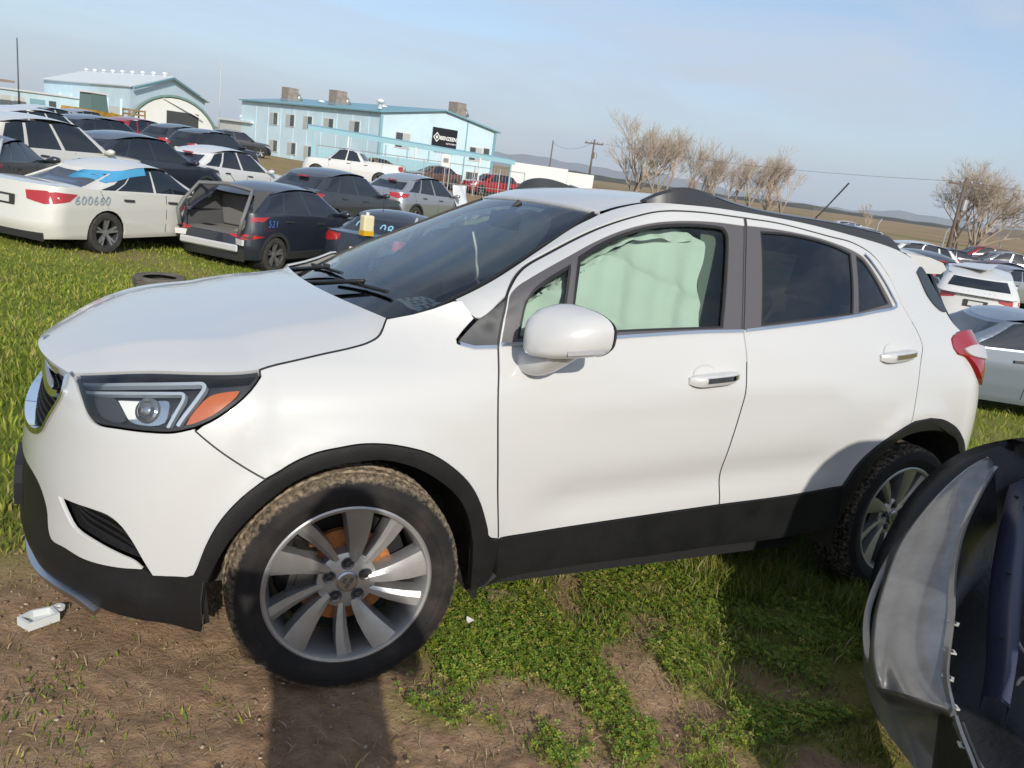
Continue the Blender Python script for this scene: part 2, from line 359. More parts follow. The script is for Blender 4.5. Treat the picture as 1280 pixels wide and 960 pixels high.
# ---- shared outlines (u or x, z)
HL = [(-1.0238, 0.8792), (-0.7201, 0.9443), (-0.3405, 0.9768), (-0.3004, 0.9819)]
HL2 = [(-0.3004, 0.9819), (-.12, 1.022), (-.025, 1.042), (.030, 1.058), (.066, 1.078), (.094, 1.121)]
LAMP_LOW = [(-0.4621, 0.8339), (-0.4156, 0.8564), (-0.3661, 0.8917), (-0.3230, 0.9319), (-0.2946, 0.9670)]
LAMP_IN = [(-1.0170, 0.8815), (-0.9601, 0.8727), (-0.8905, 0.8422), (-0.8334, 0.8082), (-0.7876, 0.7966), (-0.7041, 0.8018), (-0.6119, 0.8077), (-0.5257, 0.8161), (-0.4621, 0.8339)]
ARCH = [(-0.4199, 0.4488), (-0.3988, 0.5232), (-0.3672, 0.5935), (-0.3250, 0.6518), (-.270, .706), (-.216, .745), (-.151, .775), (-.083, .790), (-.023, .799), (.051, .797), (.127, .783), (.187, .764), (.251, .727), (.321, .668), (.364, .608), (.405, .518), (.421, .477), (.457, .465)]
ARCHI = [(-0.4147, 0.2362), (-0.3979, 0.3570), (-0.3946, 0.4001), (-0.3671, 0.4855), (-0.3345, 0.5557), (-0.2796, 0.6290), (-.229, .683), (-.165, .719), (-.098, .741), (.001, .755), (.054, .753), (.132, .732), (.193, .702), (.260, .655), (.309, .603), (.346, .532), (.370, .451), (.380, .38), (.392, .287)]
RTOP = [(.457, .465), (.614, .472), (.914, .488), (1.396, .513), (1.729, .530), (2.041, .557)]
RBOT = [(.392, .287), (.487, .317), (.776, .334), (1.07, .335), (1.402, .343), (1.75, .35), (2.06, .37)]
RARCH = [(2.041, .557), (2.098, .652), (2.188, .727), (2.323, .790), (2.436, .826), (2.570, .833), (2.705, .816), (2.841, .769), (2.934, .705), (2.99, .62), (3.01, .53)]
RARCHI = [(2.06, .37), (2.10, .50), (2.14, .60), (2.22, .69), (2.352, .759), (2.524, .779), (2.691, .768), (2.846, .715), (2.90, .65), (2.94, .56), (2.96, .45)]
DF_LOW = [(.460, .467), (.426, .669), (.400, .924), (.416, 1.071)]
DF_UP = [(.416, 1.071), (.436, 1.14), (.459, 1.220), (.487, 1.255), (.544, 1.301), (.660, 1.364), (.862, 1.463), (1.014, 1.521), (1.122, 1.550), (1.305, 1.567), (1.543, 1.571)]
BC = [(1.543, 1.571), (1.476, 1.390), (1.416, 1.170), (1.417, 1.059), (1.406, .923), (1.375, .699), (1.396, .513)]
RD_TOP = [(1.543, 1.571), (1.727, 1.570), (2.007, 1.548), (2.168, 1.534), (2.295, 1.492), (2.375, 1.416), (2.41, 1.35), (2.43, 1.30)]
RD_CUT = [(2.43, 1.30), (2.48, 1.235), (2.507, 1.19), (2.515, 1.144), (2.476, 1.073), (2.430, .893), (2.405, .818)]
SAIL = [(.355, 1.147), (.306, 1.097), (.290, 1.076), (.321, 1.064), (.416, 1.071)]
PIL = [(.320, 1.190), (.439, 1.254), (.647, 1.370), (.80, 1.455), (.911, 1.510)]
ROOFE = [(.911, 1.510), (1.0, 1.546), (1.113, 1.578), (1.28, 1.590), (1.436, 1.595), (1.861, 1.589), (2.183, 1.567), (2.443, 1.545), (2.56, 1.528), (2.658, 1.505)]
TAIL = [(2.797, 1.165), (2.843, 1.186), (2.923, 1.203), (3.01, 1.192), (3.075, 1.15), (3.10, 1.08), (3.095, 1.0), (3.07, .955), (3.04, .968), (2.988, 1.002), (2.926, 1.063), (2.883, 1.094), (2.816, 1.106), (2.791, 1.132)]

fender = joinc(cr(HL2), [(.172, 1.142), (.232, 1.164), (.293, 1.192), (.320, 1.196)], cr([(.320, 1.196), (.355, 1.147)]), cr(SAIL), cr(DF_LOW[::-1]), cr(ARCH[::-1][:-4]), cr([(-.270, .706), (-0.4610, 0.8269)]), cr(LAMP_LOW)[1:], [(-0.3004, 0.9819)])
panel('front_fender', fender, low2, paint, car, gap=.003, grid=.035)
SEAM = [(-0.4610, 0.8269), (-.270, .706)]
INTAKE_T = [(-0.8950, 0.5655), (-0.8241, 0.5676), (-0.7431, 0.5702), (-0.6908, 0.5661), (-0.6487, 0.5472), (-0.6090, 0.5081), (-0.5768, 0.4638), (-0.5419, 0.4155)]
TONGUE = [(-0.8950, 0.5655), (-0.8564, 0.5280), (-0.8202, 0.4986), (-0.7377, 0.4795), (-0.6551, 0.4625), (-0.6004, 0.4501), (-0.5727, 0.4307)]
WBOT = [(-0.5727, 0.4307), (-0.6533, 0.4212), (-0.7752, 0.4157), (-.854, .423), (-.925, .424), (-.943, .449), (-.957, .505), (-.997, .550), (-1.06, .572), (-1.2, .575), (-1.349, .575)]
GRILLE = [(-1.015, .876), (-.985, .842), (-.992, .800), (-1.02, .748), (-1.040, .713), (-1.10, .688), (-1.2, .675), (-1.349, .67)]
bumper = joinc(cr(SEAM), cr(ARCH[:5][::-1])[1:], cr([(-0.4199, 0.4488), (-0.4315, 0.4246), (-0.4728, 0.4200), (-0.5419, 0.4155)]), cr(INTAKE_T[::-1]), cr(TONGUE)[1:], cr(WBOT)[1:], cr(GRILLE[::-1]), cr(LAMP_IN))
panel('bumper_cover', bumper, low2, paint, car, gap=.002, grid=.03, far_name='bumper_cover')
panel('bumper_intake', joinc(cr(INTAKE_T), cr([(-0.5419, 0.4155), (-0.5727, 0.4307)]), cr(TONGUE[::-1])[1:-1]) * 1.0, lambda u, z: low2(-.69 + (u + .69) * 1.9, .50 + (z - .50) * 1.5), mat('intake_mesh', (.012, .013, .015), .5, bump=.5, bscale=90), car, off=-.040, thick=.0, grid=.03)
for k in range(4):
    t0 = .2 + .2 * k; a = np.array(INTAKE_T[1:7]); b = np.array(TONGUE[1:7]); c = a + (b - a) * t0
    c = cr(c); P3 = low2(c[:, 0], c[:, 1]) - snorm(low2, c[:, 0], c[:, 1]) * .03
    sweep('intake_slat', P3, [(-.004, -.012), (.004, -.012), (.004, .004), (-.004, .004)], black, car, snorm(low2, c[:, 0], c[:, 1]))
CHIN_T = [(-0.4199, 0.4488), (-0.4315, 0.4246), (-0.4728, 0.4200), (-0.5419, 0.4155), (-0.5727, 0.4307)]
CHIN_B = [(-1.349, .27), (-1.2, .275), (-1.02, .29), (-.913, .305), (-.786, .303), (-0.7179, 0.2837), (-0.5657, 0.2744), (-0.4851, 0.2516), (-0.4147, 0.2342)]
chin = joinc(cr(CHIN_T), cr(WBOT)[1:], cr(CHIN_B), cr([(-0.4147, 0.2342), (-0.3979, 0.3570), (-0.3946, 0.4001), (-0.3999, 0.4291), (-0.4199, 0.4488)]))
panel('chin_spoiler', chin, low2, black, car, gap=.001, grid=.035, off=-.004, wav=lambda u, z: .018 * np.clip((.40 - z) / .05, 0, 1) * np.clip((-.5 - u) / .08, 0, 1))
c = cr([(-1.349, .262), (-1.2, .267), (-1.05, .281), (-.93, .298), (-.80, .297), (-0.7385, 0.2746)]); P3 = low2(c[:, 0], c[:, 1])
sweep('skid_strip', P3, [(-.014, -.03), (.014, -.03), (.012, .030), (-.012, .030)], satin, car, snorm(low2, c[:, 0], c[:, 1]))
# ---- claddings
panel('arch_cladding', joinc(cr(ARCH), cr([(.457, .465), (.445, .32), (.392, .287)])[1:], cr(ARCHI[::-1])[1:-8], cr([(-0.3671, 0.4855), (-0.3946, 0.4091), (-0.4199, 0.4488)])[1:]), low2, black, car, off=.010, thick=.05, grid=.03, gap=.001)
panel('rocker_cladding', joinc(cr(RTOP), cr([(2.041, .557), (2.06, .37)])[1:], cr(RBOT[::-1])[1:-3], cr([(.47, .315), (.457, .465)])[1:]), cab2, black, car, off=.006, thick=.06, grid=.05, gap=.001, wav=lambda x, z: .010 * np.clip((.43 - z) / .03, 0, 1))
panel('arch_cladding', joinc(cr(RARCH), cr([(3.01, .53), (2.96, .45)])[1:], cr(RARCHI[::-1])[1:-1], cr([(2.06, .37), (2.041, .557)])), cab2, black, car, off=.010, thick=.05, grid=.03, gap=.001)
# ---- doors
DLO_F = joinc(cr([(.428, 1.082), (.445, 1.14), (.466, 1.219), (.497, 1.25), (.550, 1.282), (.720, 1.371), (.827, 1.424), (.933, 1.468), (1.043, 1.500), (1.164, 1.521), (1.288, 1.534), (1.40, 1.540), (1.526, 1.541)]), cr([(1.526, 1.541), (1.470, 1.390), (1.4105, 1.168)]), cr([(1.4105, 1.164), (1.2, 1.155), (.856, 1.128), (.648, 1.105), (.428, 1.082)]))
fd = joinc(cr(DF_LOW), cr(DF_UP), cr(BC), cr(RTOP[:4][::-1]))
door = panel('front_door', fd, cab2, paint, car, holes=[DLO_F], gap=.0035, thick=.02)
DLO_R = joinc(cr([(1.5385, 1.543), (1.605, 1.545), (1.748, 1.545), (1.920, 1.537), (2.05, 1.521), (2.139, 1.505), (2.209, 1.482), (2.25, 1.445), (2.30, 1.38), (2.345, 1.31), (2.355, 1.285)]), cr([(2.355, 1.283), (2.2, 1.268), (2.054, 1.248), (1.75, 1.21), (1.422, 1.168)]), cr([(1.4225, 1.170), (1.482, 1.390), (1.5385, 1.543)]))
rd = joinc(cr(RD_TOP), cr(RD_CUT), cr([(2.405, .818), (2.323, .790), (2.188, .727), (2.098, .652), (2.041, .557)]), cr(RTOP[3:][::-1]), cr(BC[::-1]))
rdoor = panel('rear_door', rd, cab2, paint, car, holes=[DLO_R], gap=.0035, thick=.02)
# glazing and its surrounds
GLF = joinc(cr([(.735, 1.368), (.827, 1.417), (.933, 1.461), (1.043, 1.493), (1.164, 1.514), (1.288, 1.526), (1.385, 1.529)]), cr([(1.385, 1.529), (1.42, 1.524), (1.430, 1.505), (1.423, 1.473), (1.378, 1.340), (1.322, 1.171)]), cr([(1.322, 1.171), (.856, 1.140), (.660, 1.118)]))
TRI = joinc(cr([(.698, 1.342), (.592, 1.283), (.540, 1.243), (.515, 1.204), (.498, 1.155), (.482, 1.102)]), cr([(.482, 1.100), (.636, 1.115)]), cr([(.636, 1.115), (.698, 1.342)]))
for i, s in enumerate(panel('window_frame', DLO_F, cab2, grey_tr, door[0], holes=[GLF, TRI], off=-.003, thick=.02, grid=.03, gap=.0)): s.parent = door[i]
for i, s in enumerate(panel('side_window', inset(GLF, -.006), cab2, g_front, door[0], off=-.016, thick=0, grid=.05)): s.parent = door[i]
for i, s in enumerate(panel('corner_window', inset(TRI, -.006), cab2, g_front, door[0], off=-.014, thick=0, grid=.05)): s.parent = door[i]
for P, nm in ((GLF, 'window_seal'), (TRI, 'window_seal')):
    for i, s in enumerate(panel(nm, P, cab2, rubber, door[0], holes=[inset(P, .008)], off=-.006, thick=.008, grid=.05)): s.parent = door[i]
GLR = joinc(cr([(1.605, 1.531), (1.748, 1.538), (1.920, 1.530), (2.04, 1.514), (2.128, 1.493)]), cr([(2.128, 1.493), (2.09, 1.37), (2.047, 1.253)]), cr([(2.047, 1.253), (1.75, 1.217), (1.509, 1.187)]), cr([(1.509, 1.187), (1.556, 1.36), (1.605, 1.531)]))
QTR = joinc(cr([(2.158, 1.487), (2.203, 1.472), (2.262, 1.405), (2.322, 1.305)]), cr([(2.322, 1.303), (2.20, 1.282), (2.083, 1.261)]), cr([(2.083, 1.261), (2.12, 1.37), (2.158, 1.487)]))
for i, s in enumerate(panel('window_frame', DLO_R, cab2, grey_tr, rdoor[0], holes=[GLR, QTR], off=-.003, thick=.02, grid=.03)): s.parent = rdoor[i]
for i, s in enumerate(panel('side_window', inset(GLR, -.004), cab2, g_dark, rdoor[0], off=-.009, thick=0, grid=.05)): s.parent = rdoor[i]
for i, s in enumerate(panel('quarter_window', inset(QTR, -.004), cab2, g_dark, rdoor[0], off=-.008, thick=0, grid=.05)): s.parent = rdoor[i]
for P in (GLR, QTR):
    for i, s in enumerate(panel('window_seal', P, cab2, rubber, rdoor[0], holes=[inset(P, .007)], off=-.004, thick=.006, grid=.05)): s.parent = rdoor[i]
def belt(pts, name, par, r=.007):
    c = cr(pts, .03); P3 = cab2(c[:, 0], c[:, 1]); N = snorm(cab2, c[:, 0], c[:, 1])
    for i, s in enumerate(sweep(name, P3 + N * .002, [(-r, -.006), (r, -.006), (r * .8, .005), (-r * .8, .005)], chrome, car, N)): s.parent = par[i] if par else car
belt([(.425, 1.077), (.648, 1.101), (.856, 1.124), (1.2, 1.152), (1.411, 1.164)], 'chrome_strip', door)
belt([(1.423, 1.166), (1.75, 1.206), (2.054, 1.246), (2.2, 1.267), (2.34, 1.285), (2.372, 1.297), (2.352, 1.335), (2.305, 1.405), (2.25, 1.465), (2.215, 1.492)], 'chrome_strip', rdoor)
belt([(.297, 1.071), (.325, 1.063), (.412, 1.070)], 'chrome_strip', None)
panel('sail_panel', joinc(cr([(.355, 1.147), (.459, 1.220)]), cr([(.459, 1.220), (.436, 1.14), (.416, 1.071)]), cr(SAIL[::-1])), cab2, mat('dark_grey_sail', (.05, .052, .055), .5), car, gap=.004, off=-.002)
# ---- body side: pillar, roof rail and rear quarter in one stamping
JX = lambda z: float(XCR + (xtail(z) - XCR) * (1 - .78 ** NR(z)) ** (1 / NR(z)))
zs = np.linspace(.94, .45, 12)
quarter = joinc(cr(PIL), cr(ROOFE), cr([(2.658, 1.505), (2.702, 1.472), (2.78, 1.395), (2.836, 1.318), (2.874, 1.241), (2.923, 1.203)]), cr(TAIL[2::-1])[1:], [TAIL[13], TAIL[12]], cr(TAIL[12:6:-1])[1:], [(JX(z), z) for z in zs], cr([(3.01, .53), (2.99, .62)]), cr(RARCH[:4:-1])[4:], [(2.57, .833), (2.436, .826)], cr(RD_CUT[::-1]), cr(RD_TOP[::-1]), cr(DF_UP[::-1])[:-14], [(.459, 1.222)], cr([(.459, 1.222), (.355, 1.147), (.320, 1.190)])[1:])
panel('body_side', quarter, cab2, paint, car, gap=.003, grid=.035)
tl = panel('tail_light', joinc(cr(TAIL + [TAIL[0]])), cab2, mat('red_lens', (.26, .012, .016), .12, coat=1.), car, gap=.003, off=.004, grid=.03, thick=.06, wav=lambda x, z: .030 * np.clip((x - 2.79) / .22, 0, 1) ** 1.3 * np.clip((z - .93) / .12, 0, 1))
for i, s in enumerate(panel('reverse_lens', cr([(2.86, 1.125), (2.95, 1.135), (3.05, 1.10), (3.06, 1.075), (2.96, 1.085), (2.88, 1.105), (2.86, 1.125)])[:-1], cab2, mat('pale_lens', (.42, .40, .41), .1, coat=1.), tl[0], off=.014, grid=.03, wav=lambda x, z: .035 * np.clip((x - 2.79) / .22, 0, 1) ** 1.3 * np.clip((z - .93) / .12, 0, 1))): s.parent = tl[i]
# ---- dark inner body so that joints read black
inner = joinc(cr([(-0.3879, 0.2488), (-0.3877, 0.7995), (-.2, .93), (0, .99), (.25, 1.05), (.40, 1.05)], .05), cr([(.40, 1.05), (1.42, 1.14), (2.35, 1.24), (2.80, 1.15)], .08), cr([(2.86, 1.05), (2.88, .9), (2.88, .76)], .08), cr(RARCH[7::-1], .06)[1:], cr(RBOT[::-1], .08), cr(ARCHI[::-1], .05))
panel('inner_panel', inner, low2, dark, car, off=-.028, thick=0, grid=.09)
for c2 in (cr(DF_UP + [BC[0]], .04), cr(BC[:4], .04), cr(RD_TOP, .04)):
    P3 = cab2(c2[:, 0], c2[:, 1]); N = snorm(cab2, c2[:, 0], c2[:, 1]); sweep('door_seal', P3 - N * .02, [(-.02, -.006), (.02, -.006), (.02, .004), (-.02, .004)], rubber, car, N)

def joint(surf, pts, a=0, b=None):  # black strip set in each shut line to stand for its shade
    c = cr(pts, .02)[a:b]; N = snorm(surf, c[:, 0], c[:, 1]); sweep('joint_shade', surf(c[:, 0], c[:, 1]), [(-.0034, -.016), (.0034, -.016), (.0034, -.0015), (-.0034, -.0015)], rubber, car, N)
joint(cab2, DF_LOW); joint(cab2, DF_UP); joint(cab2, BC[3:]); joint(cab2, RD_TOP[:-2]); joint(cab2, RD_CUT[1:]); joint(low2, SEAM); joint(low2, HL2, 0, -2); joint(cab2, [(.320, 1.196), (.355, 1.147)])
c = cr(BC[:3], .02); N = snorm(cab2, c[:, 0], c[:, 1]); sweep('pillar_joint', cab2(c[:, 0], c[:, 1]), [(-.0075, -.01), (.0075, -.01), (.0075, .0012), (-.0075, .0012)], grey_tr, car, N); sweep('joint_shade', cab2(c[:, 0], c[:, 1]), [(-.0026, -.01), (.0026, -.01), (.0026, .0020), (-.0026, .0020)], rubber, car, N)  # grey cover over the pillar cut, black strip on it as gap shade
# ---- bonnet: patch between its two shut lines, nose edge and cowl edge
e2 = joinc(cr(HL2, .02)); edge = low(e2[:, 0], e2[:, 1]); nz = cr(HL, .02); front_edge = low(nz[:, 0], nz[:, 1])
E3 = np.concatenate([front_edge[:-1], edge]); ln = np.concatenate([[0], np.cumsum(np.linalg.norm(np.diff(E3, axis=0), axis=1))]); ln /= ln[-1]
NT, NS = 60, 61
tt = np.linspace(0, 1, NT); Et = np.stack([np.interp(tt, ln, E3[:, k]) for k in range(3)], 1)
Et[:, 1] += .006; ss = np.linspace(-1, 1, NS)
def hood_pt(t, s, e):
    a = np.abs(s); x = e[0]; y = e[1] * -s; 
    F = -.088 * (1 - a ** 1.9); Cx = -.065 * (1 - a ** 2.0)
    x = x + F * (1 - t) ** 1.6 + Cx * t ** 3
    cz = herm([0, .12, .3, .55, .8, .93, 1], [.0, .022, .050, .066, .070, .052, .005], t)
    prof = .72 * (1 - a ** 5) + .28 * (1 - a ** 2)
    rid = .007 * np.exp(-((a - (.70 + .1 * t)) / .07) ** 2) * np.sin(math.pi * np.clip(t, 0, 1)) ** .5
    z = e[2] + cz * prof + rid - (1 - t) ** 6 * .0
    return (x, y, z)
G = np.array([[hood_pt(t, s, e) for s in ss] for t, e in zip(tt, Et)])
mb = MB(); mb.grid(G)
mb.grid(np.stack([G[0], G[0] + np.array([.012, 0, -.03])], 0)); mb.grid(np.stack([G[:, 0], G[:, 0] + np.array([0, .012, -.025])], 0)); mb.grid(np.stack([G[:, -1], G[:, -1] + np.array([0, -.012, -.025])], 0)); mb.grid(np.stack([G[-1], G[-1] + np.array([-.01, 0, -.03])], 0))
mb.build('bonnet', paint, car, auto=.7)
c = G[0][6:-6] + np.array([.006, 0, -.018]); sweep('bonnet_chrome', c, [(-.009, -.012), (.009, -.012), (.009, .003), (-.009, .003)], chrome, car, (-1, 0, .3), mirror=False)
mb = MB(); yy = np.linspace(-.66, .66, 25)
mb.grid(np.array([[(.02 + .10 * abs(y / .66) ** 2 + dx, y, z) for y in yy] for dx, z in ((-.12, 1.03), (.0, 1.06), (.10, 1.075), (.30, 1.06))])); mb.build('cowl_tray', mat('cowl_plastic', (.02, .02, .022), .6, bump=.6, bscale=120), car, smooth=True)
c = joinc(cr(HL2, .03)); N = snorm(low2, c[:, 0], c[:, 1]); c = c[:-8]; N = N[:-8]; sweep('bonnet_gap_shade', low2(c[:, 0], c[:, 1]) - N * .022, [(-.022, -.006), (.022, -.006), (.022, .004), (-.022, .004)], rubber, car, N)  # black strip added under the bonnet gap as its shade
# ---- windscreen
WSO = joinc(cr([(0, 1.526), (-.25, 1.522), (-.462, 1.514)]), cr([(-.467, 1.512), (-.512, 1.45), (-.559, 1.370), (-.595, 1.31), (-.626, 1.254), (-.632, 1.190), (-.628, 1.154), (-.600, 1.124)]), cr([(-.600, 1.122), (-.536, 1.095), (-.439, 1.080), (-.236, 1.072), (0, 1.07)]))
WSO = joinc(WSO, (WSO[::-1] * np.array([-1, 1]))[1:-1])
panel('windscreen', WSO, wsc, g_ws, car, flip=True, mirror=False, off=-.004, thick=0, grid=.05)
panel('windscreen_band', WSO, wsc, mat('black_frit', (.008, .009, .012), .15), car, holes=[joinc(inset(WSO, .014) * np.array([1, 1]))], flip=True, mirror=False, off=-.0065, thick=0, grid=.05)
lowb = joinc(cr([(-.60, 1.135), (-.45, 1.155), (0, 1.15), (.45, 1.155), (.60, 1.135)]), cr([(.60, 1.13), (.536, 1.10), (.439, 1.085), (0, 1.075), (-.439, 1.085), (-.536, 1.10), (-.60, 1.13)]))
panel('lower_band', lowb, wsc, MATS['black_frit'], car, flip=True, mirror=False, off=-.008, thick=0, grid=.05)
w = WSO[(np.abs(WSO[:, 0]) > .46) & (WSO[:, 0] < 0)]; P3 = wsc(w[:, 0], w[:, 1]); N = snorm(wsc, w[:, 0], w[:, 1], True)
sweep('windscreen_seal', P3, [(-.006, -.01), (.006, -.01), (.006, .003), (-.006, .003)], rubber, car, N, mirror=True)
# ---- roof
re_ = cr(ROOFE, .03); RE = cab(re_[:, 0], re_[:, 1]); n = len(RE)
rows = []
for i, p in enumerate(RE):
    x = p[0]; zc = herm([.86, 1.0, 1.2, 1.5, 2.0, 2.5, 2.7], [1.528, 1.578, 1.612, 1.632, 1.630, 1.590, 1.560], x)
    fr = -.055 * max(0, 1 - (i / 14)) ** 1.5; rr = .11 * max(0, 1 - (n - 1 - i) / 12) ** 1.5
    rows.append([(x + (fr + rr) * (1 - abs(s) ** 2.2), p[1] * -s, p[2] + (zc - p[2]) * (1 - abs(s) ** 2.4) - .012 * math.exp(-((abs(s) - .93) / .03) ** 2)) for s in np.linspace(-1, 1, 41)])
rows = np.array(rows); sN = np.linspace(-1, 1, 41); zt_ = herm([0, .25, .47], [1.530, 1.526, 1.517], np.clip(np.abs(sN) * .47, 0, .47)); hd = wsc(-sN * rows[0, 0, 1] * 1.0 * -1, zt_); hd[:, 1] = rows[0, :, 1]; hd[:, 2] += .003
for i in range(10): k = (1 - i / 10) ** 2; rows[i] += (hd - rows[0]) * k if i else 0
rows[0] = hd; lipr = hd + np.array([.004, 0, -.012])
mb = MB(); mb.grid(np.concatenate([lipr[None], rows])); mb.build('roof_panel', paint, car, smooth=True)
mb = MB(); mb.grid(np.array(rows)[3:, 3:-3] - np.array([0, 0, .03])); mb.build('headlining', cream, car, smooth=True)
# ---- rear end: tailgate, glass, spoiler, rear bumper
def rpoly(y0, z0, y1, z1): return joinc(cr([(-y0, z0), (-y1, z1)]), cr([(-y1, z1), (y1, z1)], .05), cr([(y1, z1), (y0, z0)]), cr([(y0, z0), (-y0, z0)], .05))
W78 = lambda z: float(.78 * Wside(np.array(XCR), np.array(z)))
L_ = [(-W78(z), z) for z in np.linspace(.45, 1.19, 14)]; Rr = [(-a, b) for a, b in L_[::-1]]
panel('rear_bumper', joinc(L_[:8], cr([L_[7], Rr[-8]], .05), Rr[-8:]), rearf, paint, car, mirror=False, grid=.05, thick=.01)
panel('tailgate', joinc(L_[7:], cr([L_[-1], Rr[0]], .05), Rr[:7]), rearf, paint, car, mirror=False, grid=.05, gap=.002)
panel('rear_window', joinc([(-W78(z) * 1.04, z) for z in np.linspace(1.20, 1.46, 6)], [(W78(z) * 1.04, z) for z in np.linspace(1.46, 1.20, 6)]), rearf, mat('dark_rear_glass', (.012, .016, .022), .05), car, mirror=False, grid=.05, off=.004)
mb = MB(); sp = []
for y in np.linspace(-.52, .52, 17):
    k = 1 - (abs(y) / .56) ** 3; sp.append([(2.62, y, 1.515 + .04 * k), (2.80, y, 1.51 + .045 * k), (2.90 + .06 * k, y, 1.495 + .03 * k), (2.93 + .09 * k, y, 1.470 + .02 * k), (2.90 + .06 * k, y, 1.445 + .02 * k), (2.74, y, 1.44)])
mb.grid(np.array(sp)); mb.add(sp[0], [tuple(range(6))]); mb.add(sp[-1], [tuple(range(6))[::-1]]); mb.build('roof_spoiler', paint, car, auto=.8)
panel('rear_corner_glass', cr([(2.652, 1.445), (2.715, 1.470), (2.78, 1.392), (2.85, 1.285), (2.79, 1.285), (2.70, 1.345), (2.652, 1.445)])[:-1], cab2, mat('dark_rear_glass'), car, off=.005, grid=.03, thick=.01)
# ---- roof rails
rl = cr([(1.105, 1.578), (1.28, 1.590), (1.436, 1.595), (1.861, 1.589), (2.183, 1.567), (2.443, 1.545), (2.56, 1.530)], .02); RP = cab(rl[:, 0], rl[:, 1])
def rail_h(x): return herm([1.10, 1.14, 1.20, 1.28, 1.35, 1.42, 2.25, 2.40, 2.50, 2.565], [.0, .030, .052, .058, .050, .036, .036, .040, .034, .0], x)
for sgn, q in ((1, 0), (-1, 1)):
    secs = []
    for p in RP:
        h = float(rail_h(p[0])) + .002; secs.append([(p[0], (p[1] - .004) * sgn, p[2] - .014), (p[0], (p[1] + .004) * sgn, p[2] + h * .75), (p[0], (p[1] + .016) * sgn, p[2] + h), (p[0], (p[1] + .036) * sgn, p[2] + h * .9), (p[0], (p[1] + .048) * sgn, p[2] - .006)])
    mb = MB(); mb.grid(np.array(secs)); mb.add(secs[0], [(0, 1, 2, 3, 4)]); mb.add(secs[-1], [(4, 3, 2, 1, 0)]); ro = mb.build('roof_rail', mat('black_rail', (.03, .031, .034), .42), car, auto=.6)
    k = [i for i in range(len(RP)) if 1.40 < RP[i][0] < 2.40]; c = np.array([((RP[i][0]), (RP[i][1] + .021) * sgn, RP[i][2] + float(rail_h(RP[i][0])) + .003) for i in k])
    sweep('rail_strip', c, [(-.011, -.002), (.011, -.002), (.010, .003), (-.010, .003)], satin, ro, (0, 0, 1), mirror=False)
mb = MB(); mb.tube([(2.55, .02, 1.585), (2.562, .02, 1.60)], [.02, .014], 10); an = mb.build('antenna', rubber, car, smooth=True)
mb = MB(); mb.tube([(2.56, .02, 1.60), (2.66, .02, 1.70), (2.79, .02, 1.84)], [.0055, .0038, .0042], 8); mb.build('antenna_whip', rubber, an, smooth=True)
# ---- door mirrors
def mirror_half(sg):
    # shell: rings from front (nose) to back (glass side), nearly rectangular section
    R = []
    for k, (x, sx, sz, cz) in enumerate([(.425, .018, .014, -.052), (.436, .052, .040, -.038), (.462, .082, .058, -.024), (.50, .100, .068, -.012), (.545, .108, .0735, -.003), (.580, .108, .0735, .0), (.588, .098, .065, .0)]):
        ring = []
        for a in np.linspace(0, 2 * math.pi, 28, endpoint=False):
            ca, sa = math.cos(a), math.sin(a); e = .66
            yy = sx * math.copysign(abs(ca) ** e, ca); zz = sz * math.copysign(abs(sa) ** e, sa)
            zz *= 1 + .16 * (yy / sx)
            ring.append((x + .018 + .42 * -yy, sg * (-.965 + yy * .95), 1.160 + cz + zz))
        R.append(ring)
    R = np.array(R); mb = MB(); V = R.reshape(-1, 3); m = 28
    F = [(i * m + j, i * m + (j + 1) % m, (i + 1) * m + (j + 1) % m, (i + 1) * m + j) for i in range(len(R) - 1) for j in range(m)] + [tuple(range(m)), tuple((len(R) - 1) * m + j for j in range(m))]
    mb.add(V, F); sh = mb.build('door_mirror', paint, car, auto=.9)
    rim = R[5]; c = R[6]; mb = MB(); mb.add(np.concatenate([rim * np.array([1, 1, 1]) + np.array([.004, 0, 0]), c + np.array([.014, 0, 0])]), [(j, (j + 1) % m, m + (j + 1) % m, m + j) for j in range(m)] + [tuple(m + j for j in range(m))]); mb.build('mirror_housing', rubber, sh, smooth=True)
    # arm
    A0 = [[(.505, -.80, 1.10), (.505, -.80, 1.01), (.60, -.80, 1.00), (.62, -.80, 1.09)], [(.515, -.89, 1.10), (.505, -.89, 1.02), (.585, -.89, 1.005), (.625, -.89, 1.095)], [(.53, -.955, 1.11), (.53, -.95, 1.055), (.60, -.95, 1.05), (.645, -.955, 1.105)], [(.54, -1.00, 1.125), (.54, -.99, 1.10), (.62, -.99, 1.10), (.65, -1.0, 1.125)]]
    A = [[(x - .040, y, z - .018) for x, y, z in r] for r in A0]
    best = np.array([R[i][16] * (1 - f) + R[i + 1][16] * f for i in (2, 3, 4) for f in (0, .5)])
    sweep('turn_repeater', best, [(-.0085, -.015), (.0085, -.015), (.007, .004), (-.007, .004)], mat('repeater_lens', (.34, .34, .36), .15, coat=1.), sh, (-.4, -.9 * sg, 0), mirror=False)
    mb = MB(); V = np.array(A).reshape(-1, 3) * np.array([1, sg, 1]); mb.add(V, [(i * 4 + j, i * 4 + (j + 1) % 4, (i + 1) * 4 + (j + 1) % 4, (i + 1) * 4 + j) for i in range(3) for j in range(4)])
    ar = mb.build('mirror_arm', paint, sh, smooth=True); md = ar.modifiers.new('s', 'SUBSURF'); md.levels = md.render_levels = 2
    return sh
for sg in (1, -1): mirror_half(sg)
